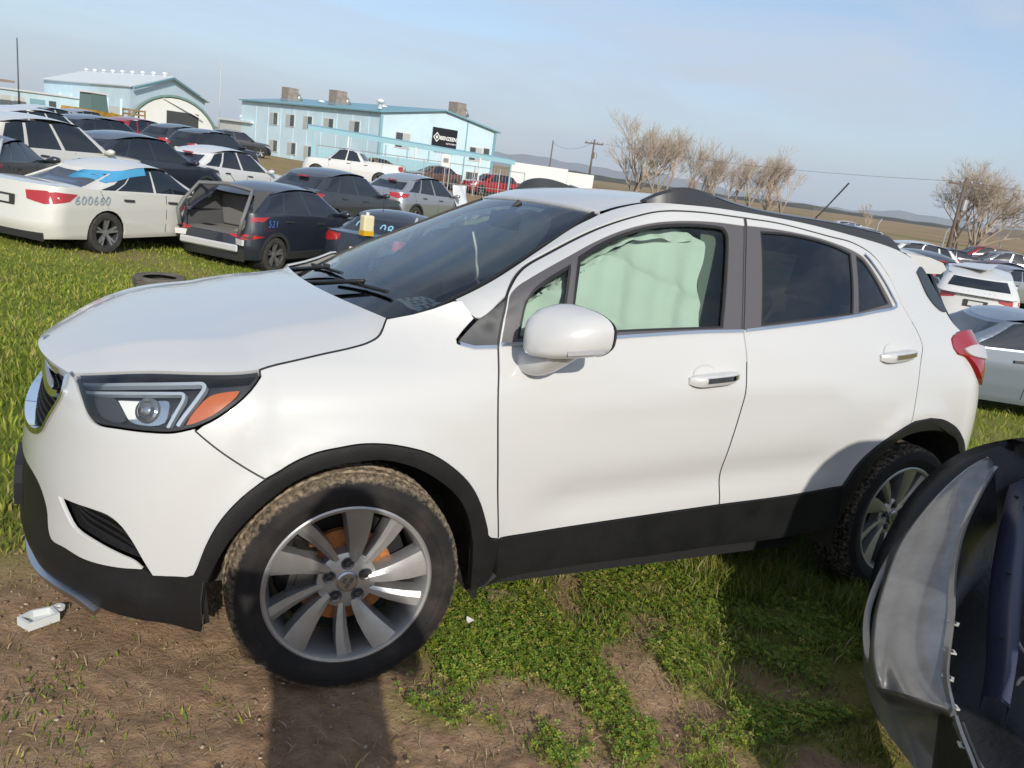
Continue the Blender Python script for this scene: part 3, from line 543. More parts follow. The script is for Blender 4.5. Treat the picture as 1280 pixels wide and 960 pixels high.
# ---- door handles
def handle(par, x0, x1, z0, z1, sg):
    n = 14; secs = []
    for k in range(n):
        t = k / (n - 1); x = x0 + (x1 - x0) * t; z = z0 + (z1 - z0) * t; h = .021 * (1 - abs(2 * t - 1) ** 6 * .45); o = .034 * (1 - abs(2 * t - 1) ** 4) + .010
        y = float(cab2(np.array(x), np.array(z))[1])
        secs.append([(x, y + .004, z - h * .7), (x, y - o * .8, z - h), (x, y - o, z - h * .2), (x, y - o, z + h * .5), (x, y - o * .7, z + h), (x, y + .004, z + h * .8)])
    S = np.array(secs) * np.array([1, sg, 1]); mb = MB(); mb.grid(S); mb.add(S[0], [tuple(range(6))]); mb.add(S[-1], [tuple(range(6))[::-1]]); h = mb.build('door_handle', paint, par, auto=.9)
    i0 = 3; c = S[i0:-1, 2] * .45 + S[i0:-1, 3] * .55; sweep('handle_chrome', c + np.array([0, -.0015 * sg, 0]), [(-.010, -.003), (.010, -.003), (.009, .003), (-.009, .003)], chrome, h, (0, -sg, 0), mirror=False)
    xc = x0 + (x1 - x0) * .35; zc = z0 + (z1 - z0) * .35 + .012; V = [cab2(np.array(xc), np.array(zc))]; m = 22
    mb = MB(); ring = []
    for r, d in ((1.0, -.002), (.97, .003), (.8, .004)):
        for a in np.linspace(0, 2 * math.pi, m, endpoint=False):
            x = xc + .058 * r * math.cos(a); z = zc + .036 * r * math.sin(a); p = cab2(np.array(x), np.array(z)); ring.append((p[0], (p[1] - .0) * sg - (-.0 if 0 else 0), p[2], d))
    V = [(a, b - sg * (.004 - abs(d) if d > 0 else .002), c) for a, b, c, d in ring]
    mb.add(V, [(i * m + j, i * m + (j + 1) % m, (i + 1) * m + (j + 1) % m, (i + 1) * m + j) for i in range(2) for j in range(m)] + [tuple(2 * m + j for j in range(m))]); mb.build('handle_cup', paint, h, smooth=True)
for i, sg in enumerate((1, -1)):
    handle(door[i], 1.140, 1.368, .990, 1.012, sg); handle(rdoor[i], 2.165, 2.425, 1.092, 1.113, sg)
# ---- headlamps
lampP = joinc(cr(LAMP_IN)[:-1], cr(LAMP_LOW), cr(HL[::-1])[1:])
lb = mat('lamp_body', (.035, .038, .045), .3); lampbox = panel('headlamp', lampP, low2, lb, car, gap=.004, off=-.045, thick=.0, grid=.03)
for i, s in enumerate(panel('lamp_bezel', lampP, low2, rubber, lampbox[0], holes=[inset(lampP, .013)], gap=.004, off=-.003, thick=.045, grid=.05)): s.parent = lampbox[i]
for i, s in enumerate(panel('lamp_lens', lampP, low2, g_lens, lampbox[0], gap=.005, off=.001, thick=0, grid=.03)): s.parent = lampbox[i]
def lampbit(name, P, m, off, thick=.01, closed=False):
    for i, s in enumerate(panel(name, P, low2, m, lampbox[0], off=off, thick=thick, grid=.02)): s.parent = lampbox[i]
def lampbar(name, pts, w, m, off):
    c = cr(pts, .01); N = snorm(low2, c[:, 0], c[:, 1]); P3 = low2(c[:, 0], c[:, 1]) + N * off
    for i, s in enumerate(sweep(name, P3, [(-w, -.012), (w, -.012), (w * .7, .004), (-w * .7, .004)], m, lampbox[0], N)): s.parent = lampbox[i]
refl = mat('lamp_reflector', (.62, .64, .66), .18, metal=.9); lgt = mat('light_guide', (.55, .60, .66), .12, metal=.35)
lampbit('turn_reflector', cr([(-0.3573, 0.9348), (-0.3633, 0.9197), (-0.4073, 0.8804), (-0.4505, 0.8481), (-0.4929, 0.8376), (-0.4804, 0.8738), (-0.4548, 0.9141), (-0.4116, 0.9285), (-0.3573, 0.9348)])[:-1], mat('amber_lens', (.50, .11, .015), .16, coat=1.), -.012)
lampbar('running_light', [(-0.9403, 0.8733), (-0.7230, 0.9159), (-0.5386, 0.9404), (-0.4962, 0.9428), (-0.4820, 0.9339), (-0.4913, 0.8918), (-0.5184, 0.8343)], .007, lgt, -.012)
lampbar('running_light', [(-0.9126, 0.8582), (-0.7271, 0.8935), (-0.5799, 0.9128), (-0.5429, 0.9143), (-0.5330, 0.9034), (-0.5355, 0.8682), (-0.5492, 0.8258)], .006, lgt, -.015)
lampbit('beam_reflector', cr([(-0.7708, 0.8744), (-0.6399, 0.8929), (-0.5879, 0.8947), (-0.5716, 0.8396), (-0.6916, 0.8212), (-0.7708, 0.8744)], .02)[:-1], refl, -.030)
lampbit('side_module', cr([(-0.8925, 0.8525), (-0.7923, 0.8739), (-0.7187, 0.8206), (-0.8002, 0.8062), (-0.8925, 0.8525)], .02)[:-1], mat('module_grey', (.06, .062, .068), .4), -.028)
lampbit('reflector_glare', np.array([(-0.7657, 0.8704), (-0.6907, 0.8820), (-0.6755, 0.8317), (-0.6992, 0.8271)]), mat('painted_glare', (.85, .85, .82), .35), -.024, .006)  # white plate paints the sunlit side of the reflector
pc = low2(np.array([-.645]), np.array([.863]))[0]; pn = snorm(low2, np.array([-.645]), np.array([.863]))[0]
for i, sg in enumerate((1, -1)):
    mb = MB(); mb.lathe([(.0, -.002), (.014, -.005), (.024, -.012), (.027, -.02), (.033, -.018), (.035, -.03), (.036, -.05)], 28, 'Z'); pj = mb.build('projector', g_lens if 0 else mat('projector_glass', (.34, .36, .38), .05, metal=.8), lampbox[i], smooth=True)
    q = Vector(pn * np.array([1, sg, 1])).to_track_quat('Z', 'Y'); pj.matrix_parent_inverse = Matrix(); pj.location = Vector((pc - pn * .005) * np.array([1, sg, 1])); pj.rotation_euler = q.to_euler()
# ---- grille
gm = mat('grille_black', (.010, .010, .011), .35, bump=.8, bscale=70)
gtop = cr([(-1.015, .876), (-1.08, .878), (-1.2, .882), (-1.349, .88)])
panel('grille', joinc(cr(GRILLE), gtop[::-1]), low2, gm, car, off=-.05, thick=0, grid=.04)
for zz in np.arange(.70, .88, .022):
    c = np.array([(u, zz) for u in np.linspace(-1.345, -.95, 18) if inpoly(joinc(cr(GRILLE), gtop[::-1]), np.array([[u, zz]]))[0]])
    if len(c) > 2: N = snorm(low2, c[:, 0], c[:, 1]); sweep('grille_bar', low2(c[:, 0], c[:, 1]) - N * .03, [(-.004, -.012), (.004, -.012), (.003, .006), (-.003, .006)], black, car, N)
c = cr(GRILLE, .02); N = snorm(low2, c[:, 0], c[:, 1]); sweep('grille_surround', low2(c[:, 0], c[:, 1]) - N * .002, [(-.010, -.03), (.010, -.03), (.008, .008), (-.008, .008)], chrome, car, N)
c = cr([(-1.349, .862), (-1.25, .855), (-1.154, .838), (-1.09, .822), (-1.04, .818), (-1.008, .824)], .015); N = snorm(low2, c[:, 0], c[:, 1]); sweep('grille_wing', low2(c[:, 0], c[:, 1]) - N * .004, [(-.017, -.025), (.017, -.025), (.010, .012), (-.010, .012)], chrome, car, N)
mb = MB(); mb.lathe([(0, -.012), (.03, -.012), (.05, -.006), (.055, .01)], 28, 'X', (-.808, 0, .845)); mb.build('badge', satin, car, smooth=True)
mb = MB(); mb.prism([(-.16, .385), (.16, .385), (.16, .455), (.12, .50), (-.12, .50), (-.16, .455)], -.890, -.85, 'x'); mb.build('plate_bracket', black, car)
mb = MB(); mb.box((-.8925, 0, .425), (.004, .27, .06)); mb.build('bracket_face', mat('bracket_grey', (.06, .062, .07), .35), car)
# ---- wheel housings, floor
for x0, zc, R in ((.0, .36, .455), (2.53, .37, .47)):
    for sg in (-1, 1):
        a = np.linspace(math.radians(-15), math.radians(195), 30); mb = MB()
        P = np.array([[(x0 + R * math.cos(t) * .93, sg * y, max(.22, zc + R * math.sin(t) * .93)) for t in a] for y in (.865, .70, .55)]); mb.grid(P); mb.add(P[2], [tuple(range(30))]); mb.build('wheel_housing', mat('housing_felt', (.022, .021, .020), .9, col2=(.06, .052, .042), vscale=14, thr=(.35, .7), bump=.4, bscale=60), car, smooth=False)
for c_, d_ in (((1.25, 0, .30), (1.55, 1.45, .16)), ((-.52, 0, .42), (.40, 1.0, .24)), ((3.0, 0, .42), (.5, 1.2, .2))): mb = MB(); mb.box(c_, d_); mb.build('underbody', dark, car)
mb = MB(); mb.box((.2, 0, .75), (1.0, 1.15, .5)); mb.build('engine_block', dark, car)
# ---- wheels of the crossover
def tyre_mat(name, mud):
    if name in MATS: return MATS[name]
    m = bpy.data.materials.new(name); m.use_nodes = True; nt = m.node_tree; b = nt.nodes['Principled BSDF']; b.inputs['Roughness'].default_value = .82; b.inputs['Specular IOR Level'].default_value = .3
    t = nt.nodes.new('ShaderNodeTexCoord'); sx = nt.nodes.new('ShaderNodeSeparateXYZ'); cb = nt.nodes.new('ShaderNodeCombineXYZ')
    nt.links.new(t.outputs['Object'], sx.inputs[0]); nt.links.new(sx.outputs[0], cb.inputs[0]); nt.links.new(sx.outputs[2], cb.inputs[2])
    L = nt.nodes.new('ShaderNodeVectorMath'); L.operation = 'LENGTH'; nt.links.new(cb.outputs[0], L.inputs[0])
    n = nt.nodes.new('ShaderNodeTexNoise'); n.inputs['Scale'].default_value = 9; n.inputs['Detail'].default_value = 5; nt.links.new(t.outputs['Object'], n.inputs['Vector'])
    n2 = nt.nodes.new('ShaderNodeTexNoise'); n2.inputs['Scale'].default_value = 70; n2.inputs['Detail'].default_value = 6; nt.links.new(t.outputs['Object'], n2.inputs['Vector'])
    # mud dust grows towards the tread
    mr = nt.nodes.new('ShaderNodeMapRange'); mr.inputs[1].default_value = .325; mr.inputs[2].default_value = .342; mr.inputs[3].default_value = 0; mr.inputs[4].default_value = .48 * mud; nt.links.new(L.outputs['Value'], mr.inputs[0])
    a = nt.nodes.new('ShaderNodeMath'); a.operation = 'ADD'; nt.links.new(mr.outputs[0], a.inputs[0])
    r2 = nt.nodes.new('ShaderNodeMapRange'); r2.inputs[1].default_value = .35; r2.inputs[2].default_value = .7; r2.inputs[4].default_value = .7; r2.inputs[3].default_value = -.25; nt.links.new(n2.outputs['Fac'], r2.inputs[0]); nt.links.new(r2.outputs[0], a.inputs[1]); a.use_clamp = True
    m2 = nt.nodes.new('ShaderNodeMath'); m2.operation = 'MULTIPLY'; gt = nt.nodes.new('ShaderNodeMapRange'); gt.inputs[1].default_value = .322; gt.inputs[2].default_value = .336; nt.links.new(L.outputs['Value'], gt.inputs[0]); nt.links.new(a.outputs[0], m2.inputs[0]); nt.links.new(gt.outputs[0], m2.inputs[1])
    side = nt.nodes.new('ShaderNodeValToRGB'); side.color_ramp.elements[0].position = .46; side.color_ramp.elements[1].position = .68; side.color_ramp.elements[0].color = (.013, .012, .012, 1); side.color_ramp.elements[1].color = (.034, .027, .024, 1) if mud > .5 else (.022, .021, .02, 1); nt.links.new(n.outputs['Fac'], side.inputs[0])
    mx_ = nt.nodes.new('ShaderNodeMix'); mx_.data_type = 'RGBA'; nt.links.new(m2.outputs[0], mx_.inputs[0]); nt.links.new(side.outputs[0], mx_.inputs[6]); mx_.inputs[7].default_value = (.29, .23, .16, 1)
    nt.links.new(mx_.outputs[2], b.inputs['Base Color'])
    bp = nt.nodes.new('ShaderNodeBump'); bp.inputs['Strength'].default_value = .4; bp.inputs['Distance'].default_value = .004; nt.links.new(n2.outputs['Fac'], bp.inputs['Height']); nt.links.new(bp.outputs[0], b.inputs['Normal'])
    MATS[name] = m; return m
def tyre_mesh(R, wdt, rim, seg, m, parent, deep=.0065):
    """tyre with ribs and shoulder lugs cut into the tread; wheel axis along y, outer face towards -y"""
    h = wdt / 2
    prof = [(rim - .004, -h * .82), (rim + .012, -h * .93), (rim + .035, -h * 1.0), (rim + .040, -h * 1.012), (R - .060, -h * 1.03), (R - .052, -h * 1.045), (R - .045, -h * 1.045), (R - .040, -h * 1.02), (R - .034, -h * 1.015), (R - .022, -h * .98), (R - .012, -h * .93), (R - .006, -h * .86), (R - .003, -h * .72), (R - .001, -h * .60), (R - deep, -h * .57), (R - deep, -h * .46), (R, -h * .43), (R + .001, -h * .2), (R - deep, -h * .17), (R - deep, -h * .05), (R + .001, 0)]
    prof = prof + [(r, -y) for r, y in prof[-2::-1]]
    V = []; m_ = len(prof); F = []
    for k in range(seg):
        a = 2 * math.pi * k / seg
        for j, (r, y) in enumerate(prof):
            aa = a + (.004 if (k % 2) else 0) * (1 if abs(y) < h * .5 else 0)
            if (11 <= j <= 13 or m_ - 14 <= j <= m_ - 12) and k % 3 == 0: r -= deep * .8
            if j in (9, 10, m_ - 10, m_ - 11) and k % 3 == 0: r -= deep * .4
            if j in (16, 17, m_ - 17, m_ - 18) and k % 4 == 0: r -= deep * .7
            V.append((r * math.cos(aa), y, r * math.sin(aa)))
    for k in range(seg):
        for j in range(m_ - 1): F.append((k * m_ + j, ((k + 1) % seg) * m_ + j, ((k + 1) % seg) * m_ + j + 1, k * m_ + j + 1))
    mb = MB(); mb.add(V, F); return mb.build('tyre', m, parent, auto=.5)
rim_m = mat('grey_alloy', (.50, .495, .49), .40, metal=.75, var=.25, vscale=5, bump=.05, bscale=200); rim_d = mat('dark_alloy', (.16, .16, .165), .42, metal=.8)
rust = mat('rusty_disc', (.42, .15, .04), .8, col2=(.22, .085, .03), vscale=30, bump=.3, bscale=90)
def alloy_wheel(name, parent, loc, rz, flip, mud, seg=240):
    w = empty(name, parent=parent); w.location = loc; w.rotation_euler = (0, 0, rz + (math.pi if flip else 0))
    tyre_mesh(.347, .215, .246, seg, tyre_mat('muddy_tyre' if mud > .5 else 'dusty_tyre', mud), w)
    mb = MB(); mb.lathe([(.233, -.090), (.240, -.096), (.2405, -.090), (.2405, -.086)][::1], 96); mb.lathe([(.240, -.096), (.234, -.100), (.226, -.098), (.222, -.090), (.214, -.06), (.205, .05), (.232, .09)], 96); mb.build('rim', rim_m, w, auto=.7)
    mb = MB(); mb.lathe([(.0, -.062), (.070, -.062), (.084, -.056), (.090, -.03), (.085, .02), (0, .02)], 40); hub = mb.build('hub', rim_m, w, auto=.6)
    for k in range(10):
        a0 = 2 * math.pi * k / 10 + .13 + (.05 if k % 2 else -.05); wide = k % 2 == 0; V = []; rs = [.062, .09, .13, .175, .228]
        for i, r in enumerate(rs):
            t = i / 4; sw = .16 * t ** 1.2; wl = (.013 + .040 * t ** 1.1) if wide else (.010 + .020 * t); wr = (.010 + .024 * t) if wide else (.008 + .012 * t)
            aL = a0 + sw + wl / r; aR = a0 + sw - wr / r; aM = a0 + sw + (wl * .25) / r
            yf = (-.066 - .028 * t ** 1.3) + (0 if wide else .006)
            V += [(r * math.cos(aL), yf + .022, r * math.sin(aL)), (r * math.cos(aL * .8 + aM * .2), yf + .005, r * math.sin(aL * .8 + aM * .2)), (r * math.cos(aM), yf - .001, r * math.sin(aM)), (r * math.cos(aR), yf, r * math.sin(aR)), (r * math.cos(aR - .004), yf + .030, r * math.sin(aR - .004))]
        F = [(i * 5 + j, i * 5 + j + 1, (i + 1) * 5 + j + 1, (i + 1) * 5 + j) for i in range(4) for j in range(4)]
        V += [(x * .99, y + .034, z * .99) for x, y, z in [V[i * 5] for i in range(5)]] + [(x * .99, y + .02, z * .99) for x, y, z in [V[i * 5 + 4] for i in range(5)]]
        F += [(i * 5, (i + 1) * 5, 25 + i + 1, 25 + i) for i in range(4)] + [(i * 5 + 4, 30 + i, 30 + i + 1, (i + 1) * 5 + 4) for i in range(4)]
        mb = MB(); mb.add(V, F); mb.build('spoke', rim_m, w, auto=.35)
    mb = MB(); mb.lathe([(0, -.072), (.026, -.072), (.031, -.068), (.032, -.05)], 32); mb.build('centre_cap', satin, w, auto=.5)
    mb = MB()
    for a in np.linspace(0, 2 * math.pi, 4)[:3]: mb.box((.011 * math.cos(a + .5), -.0728, .011 * math.sin(a + .5)), (.010, .002, .016), ry=.4)
    mb.build('cap_emblem', rim_d, w)
    for k in range(5):
        a = 2 * math.pi * k / 5 + .35; c = (.0535 * math.cos(a), 0, .0535 * math.sin(a))
        mb = MB(); mb.lathe([(0, -.0628), (.0165, -.0628), (.0175, -.0645), (.019, -.0640), (.0192, -.058)], 20, 'Y', c); mb.build('lug_pocket', rim_d, w, smooth=True)
        mb = MB(); mb.lathe([(0, -.072), (.008, -.072), (.0105, -.069), (.0105, -.055)], 6, 'Y', c); mb.build('lug_nut', mat('lug_steel', (.10, .10, .105), .35, metal=.9), w)
    mb = MB(); mb.lathe([(.07, -.018), (.148, -.018), (.148, .004), (.07, .004)], 48); mb.build('brake_disc', rust, w)
    mb = MB(); mb.box((-.135, -.012, .03), (.06, .07, .14), ry=.2); mb.box((-.12, -.045, .03), (.05, .02, .09), ry=.2); mb.build('brake_caliper', mat('caliper_iron', (.05, .048, .045), .6, metal=.5), w)
    mb = MB(); mb.lathe([(0, .03), (.2, .03), (.205, .06)], 40); mb.build('inner_backing', dark, w)
    for o in w.children:
        if not o.name.startswith(('tyre', 'brake', 'inner')): o.scale = (1.06, 1, 1.06)
    return w
alloy_wheel('front_wheel', car, (.0, -.755, .345), -.10, False, 1.); alloy_wheel('front_wheel', car, (.0, .755, .345), -.10, True, 1., 90)
alloy_wheel('rear_wheel', car, (2.555, -.745, .345), 0, False, .12); alloy_wheel('rear_wheel', car, (2.555, .745, .345), 0, True, .12, 90)
# ---- wipers
wm = mat('wiper_black', (.012, .012, .013), .5)
def wiper(P, nm):
    mb = MB(); mb.tube(P[:2], [.011, .007], 8); w_ = mb.build(nm, wm, car, smooth=True)
    mb = MB(); d = Vector(P[3]) - Vector(P[2]); mb.tube([P[2], P[3]], .007, 6); mb.box(tuple((Vector(P[2]) + Vector(P[3])) / 2 + Vector((0, 0, .012))), (.03, .02, .014), rz=math.atan2(d.y, d.x)); mb.build('wiper_blade', rubber, w_)
def wpt(y, z, o=.014): p = wsc(np.array([y]), np.array([z]))[0]; n_ = snorm(wsc, np.array([y]), np.array([z]), True)[0]; return tuple(p + n_ * o)
wiper([wpt(.10, 1.085, .03), wpt(-.22, 1.155, .025), wpt(.02, 1.135), wpt(-.40, 1.155)], 'wiper')
wiper([wpt(.52, 1.085, .03), wpt(.20, 1.15, .025), wpt(.52, 1.13), wpt(.05, 1.155)], 'wiper')
# ---- cabin: dash, wheel, seats, curtain airbags, paper on the dash
mb = MB(); yy = np.linspace(-.64, .64, 15)
mb.grid(np.array([[(x + .10 * (1 - (y / .64) ** 2) * -.2, y, z + .012 * math.sin(y * 9)) for y in yy] for x, z in ((.18, 1.06), (.34, 1.085), (.52, 1.08), (.66, 1.05), (.70, .98), (.68, .80), (.64, .55))])); mb.build('dashboard', mat('dash_grey', (.03, .031, .034), .7, bump=.3, bscale=250), car, smooth=True)
mb = MB(); c = Vector((.86, -.36, 1.02)); ax = Vector((1, 0, -.42)).normalized(); u_ = Vector((0, 1, 0)); v_ = ax.cross(u_)
mb.tube([c + (u_ * math.cos(a) + v_ * math.sin(a)) * .185 for a in np.linspace(0, 2 * math.pi, 33)], .016, 8, cap=False); sw_ = mb.build('steering_wheel', cloth, car, smooth=True)
mb = MB(); mb.tube([c - u_ * .18, c, c + u_ * .18], [.014, .03, .014], 8); mb.tube([c, c - v_ * .18], [.03, .014], 8); mb.tube([c + ax * -.01, Vector((.66, -.36, .95))], [.07, .05], 12); mb.build('steering_hub', cloth, sw_, smooth=True)
mb = MB(); 
for dx, r in ((.03, .11),): mb.lathe([(0, .05), (.06, .045), (.10, .02), (.115, -.02)], 18, 'X', (.90, -.36, 1.01))
mb.build('steering_airbag', bag, sw_, smooth=True)
def seat(x, y):
    s_ = empty('seat', parent=car); s_.location = (x, y, 0)
    def slab(nm, secs): 
        V = np.array(secs); mb = MB(); n = V.shape[1]; mb.add(V.reshape(-1, 3), [(i * n + j, i * n + (j + 1) % n, (i + 1) * n + (j + 1) % n, (i + 1) * n + j) for i in range(len(V) - 1) for j in range(n)] + [tuple(range(n)), tuple((len(V) - 1) * n + j for j in range(n))[::-1]]); o = mb.build(nm, cloth, s_, smooth=True); md = o.modifiers.new('s', 'SUBSURF'); md.levels = 1; md.render_levels = 2
    def ring(cx, cz, w, d, tilt): 
        return [(cx + d * a * math.cos(tilt), w * b, cz + d * a * math.sin(tilt)) for a, b in ((-.5, -.8), (-.35, -1), (.5, -.9), (.5, .9), (-.35, 1), (-.5, .8), (-.38, 0))]
    slab('seat_back', [ring(.02 + .30 * t, .58 + .60 * t, .24 * (1 - .12 * t), .15 - .04 * t, -.35) for t in (0, .05, .3, .6, .9, 1)])
    slab('seat_cushion', [[(-.48 + .5 * t, b * .25, .50 + a * .14 - .04 * t) for a, b in ((-.5, -1), (.5, -1), (.42, 0), (.5, 1), (-.5, 1))] for t in (0, .05, .5, .95, 1)])
    slab('headrest', [ring(.34 + .06 * t, 1.22 + .19 * t, .13 * (1 - .3 * abs(2 * t - 1) ** 3), .10, -.3) for t in (0, .1, .5, .9, 1)])
for y in (-.37, .37): seat(1.12, y)
for y in (-.37, .37): seat(1.95, y)
def fold(x, z): 
    q = x - .55 * (z - 1.1); return .040 * (1 - np.abs(np.sin(13 * q + 1.4 * np.sin(4 * z)))) ** 1.6 * (.35 + .65 * np.sin(2.6 * x + .6) ** 2) + .024 * (1 - np.abs(np.sin(9 * (x * .5 + 1.5 * z) + 2))) ** 2 + .010 * np.sin(7 * (x + 1.6 * z)) + .005 * np.sin(50 * q + 8 * z) - .012
bagP = joinc(cr([(.62, 1.33), (.75, 1.42), (.95, 1.49), (1.10, 1.512), (1.30, 1.520)]), cr([(1.30, 1.520), (1.36, 1.50), (1.36, 1.44), (1.32, 1.36), (1.295, 1.22), (1.285, 1.10)]), cr([(1.285, 1.08), (.9, 1.05), (.62, 1.04), (.50, 1.07)]), cr([(.50, 1.07), (.475, 1.12), (.52, 1.16), (.50, 1.20), (.55, 1.26), (.62, 1.33)]))
panel('curtain_airbag', bagP, cab, bag, car, off=-.085, thick=0, grid=.016, wav=fold)
panel('curtain_roll', joinc(cr([(.60, 1.33), (.75, 1.42), (.95, 1.492), (1.10, 1.518), (1.26, 1.528)]), cr([(1.31, 1.52), (1.30, 1.495), (1.15, 1.485), (.98, 1.465), (.78, 1.395), (.60, 1.30)])), cab, bag, car, off=-.066, thick=0, grid=.02, wav=lambda x, z: .012 * np.sin(40 * x) * np.sin(90 * z))
for s in (-1, 1):
    mb = MB(); mb.grid(np.array([[(1.40 + .02 * t + dx, s * (.70 - .17 * t), .75 + .82 * t) for t in np.linspace(0, 1, 6)] for dx in (-.06, .06)])); mb.build('pillar_trim', mat('pillar_grey', (.13, .14, .13), .8), car, smooth=True)
mb = MB(); mb.box((.36, -.33, 1.118), (.15, .30, .003), rz=.15, ry=-.12); pp = mb.build('dash_paper', mat('paper_white', (.72, .74, .70), .7), car)
mb = MB()
for r_ in range(4):
    for k in range(5): mb.box((.31 + .03 * r_ + .008 * (k % 2), -.44 + .05 * k + .01 * (r_ % 2), 1.1235 + .0036 * r_), (.012, .03 - .012 * ((k + r_) % 3 == 0), .001), rz=.15, ry=-.12)
mb.build('paper_print', mat('print_black', (.03, .03, .03), .7), pp)
mb = MB(); mb.box((.80, 0, 1.44), (.03, .22, .065), ry=.2); mb.tube([(.80, 0, 1.45), (.86, 0, 1.52)], .012, 6); mb.build('rear_view_mirror', cloth, car)
mb = MB(); mb.box((1.5, 0, .56), (1.9, 1.3, .04)); mb.build('cabin_floor', dark, car)
for s in (-1, 1):
    mb = MB(); mb.grid(np.array([[(x, s * (.74), z) for z in (.45, .8, 1.05 + .09 * (x - .4))] for x in (.45, .9, 1.4, 2.0, 2.25)])); mb.build('door_card', mat('door_card_grey', (.05, .05, .052), .7), car)
# ------------------------------------------------------------------ terrain
FPX = 988.76
def at(px, py, s): return CP + s * (CF + (px - 640) / FPX * CR - (py - 480) / FPX * CU)
FH = np.array([CF[0], CF[1]]) / np.hypot(CF[0], CF[1]); FR = np.array([FH[1], -FH[0]])
def ls(lat, s): return CP[:2] + FR * lat + FH * s       # ground-plan point: metres right of and ahead of the viewer
_fr = CR[:2] / np.hypot(*CR[:2]); _fh = np.array([-_fr[1], _fr[0]])
def lt(lat, s): return CP[:2] + _fr * lat + _fh * s       # same, square to the picture plane
_cp = []
for x in (-2.5, -1, .5, 2, 4): 
    for y in (-4, -2, 0, 2): _cp.append((x, y, -.0202 * x - .042 * y))
for lat, s, z in [(-6.7, 13.2, -.67), (-4.5, 14.9, -.84), (-2.5, 15, -.88), (-9, 17, -.5), (0, 13, -.70), (-6, 24, -.75), (-4, 30, -.72), (-20, 60, -.25), (-3, 62, -.85), (-28, 85, -.45), (-11, 68, -.6), (-2, 77, -.8), (6.5, 10.5, -.80), (11.6, 19.7, -.86), (20, 40, -.95), (35, 80, -.9), (-40, 60, -.3), (-60, 150, -.3), (0, 150, -.6), (70, 150, -.6), (-20, 25, -.35), (-10, -10, .5), (10, -10, .1), (-30, 0, .2), (30, 0, -.9), (0, -40, .3), (-300, 300, -.3), (0, 450, -.6), (300, 300, -.6), (300, -300, -.5), (-300, -300, .0), (0, 3000, -.6), (3000, 0, -.6), (-3000, 0, -.4), (0, -3000, -.4)]:
    p = ls(lat, s); _cp.append((p[0], p[1], z))
_cp = np.array(_cp)
def _q(x, y):
    dx = x - .5; dy = y + .5; r = np.hypot(dx, dy) + 1e-9; k = np.log1p(r / 6) * 6 / r; return np.stack([dx * k, dy * k], -1)
def _phi(d): return d * d * np.log(d + 1e-9)
_Q = _q(_cp[:, 0], _cp[:, 1]); _n = len(_Q)
_K = _phi(np.linalg.norm(_Q[:, None] - _Q[None], axis=2)) + np.eye(_n) * .3; _Pm = np.concatenate([np.ones((_n, 1)), _Q], 1)
_w = np.linalg.solve(np.block([[_K, _Pm], [_Pm.T, np.zeros((3, 3))]]), np.concatenate([_cp[:, 2], np.zeros(3)]))
def G(x, y):
    x = np.asarray(x, float); y = np.asarray(y, float); sh = x.shape; q = _q(x.ravel(), y.ravel()); out = np.zeros(len(q))
    for i in range(0, len(q), 40000):
        b = q[i:i + 40000]; out[i:i + 40000] = _phi(np.linalg.norm(b[:, None] - _Q[None], axis=2)) @ _w[:_n] + _w[_n] + b @ _w[_n + 1:]
    z = out.reshape(sh); near = np.clip((np.hypot(x - 1.0, y + .3) - 3.2) / 2.5, 0, 1); near = near * near * (3 - 2 * near)
    return (-.0202 * x - .042 * y) * (1 - near) + z * near
# cheap lattice noise for masks and clods
_lat = rng.random((256, 256))
def vn(x, y):
    xi = np.floor(x).astype(int); yi = np.floor(y).astype(int); fx = x - xi; fy = y - yi; fx = fx * fx * (3 - 2 * fx); fy = fy * fy * (3 - 2 * fy)
    g = lambda a, b: _lat[a % 256, b % 256]
    return (g(xi, yi) * (1 - fx) + g(xi + 1, yi) * fx) * (1 - fy) + (g(xi, yi + 1) * (1 - fx) + g(xi + 1, yi + 1) * fx) * fy
def fbm(x, y, o=4): return sum(vn(x * 2 ** k + 17 * k, y * 2 ** k + 5 * k) / 2 ** (k + 1) for k in range(o)) / (1 - .5 ** o)
def sst(a, b, x): t = np.clip((x - a) / (b - a), 0, 1); return t * t * (3 - 2 * t)
def grassy(x, y):
    """1 = covered, 0 = bare soil"""
    n = fbm(x * 1.4, y * 1.4); n2 = fbm(x * 4 + 9, y * 4)
    back = sst(.05, .65, y + (n - .5) * 1.0 + .18 * np.clip(-x - .6, 0, 3)) 
    strip = sst(.15, .55, x + (n2 - .5) * .45) * sst(-1.22, -.70, y + (n - .5) * .9 + (n2 - .5) * .4 - .05 * np.clip(x - .4, 0, 2))
    patch = sst(.50, .62, n2 + .12 * sst(.3, .9, x)) * .75
    right = sst(1.2, 1.9, x + .4 * (y + 1.2)) * sst(-2.6, -1.4, y)
    m = np.maximum.reduce([back, strip * (.12 + .88 * sst(.38, .52, n2)), patch * sst(-.2, .5, x), right * .9])
    d = np.hypot(x - CP[0], y - CP[1]); s = (x - CP[0]) * FH[0] + (y - CP[1]) * FH[1]; lat = (x - CP[0]) * FR[0] + (y - CP[1]) * FR[1]
    track = sst(9, 12, d) * sst(.46, .60, fbm(x * .12 + 3, y * .12)) * .75
    lane = np.exp(-((s - 45 - .25 * lat) / 9) ** 2) * sst(-14, -6, lat) * .95          # bare lane in front of the office
    plant = sst(38, 55, s) * .7
    return np.clip(m * (1 - np.maximum(track, lane)) * (1 - plant), 0, 1)
NR_, NA = 330, 560
rr = np.geomspace(.35, 9000, NR_); aa = np.linspace(0, 2 * math.pi, NA, endpoint=False)
RR, AA = np.meshgrid(rr, aa, indexing='ij'); GX = CP[0] + .6 + RR * np.cos(AA); GY = CP[1] + 1.2 + RR * np.sin(AA); GZ = G(GX, GY)
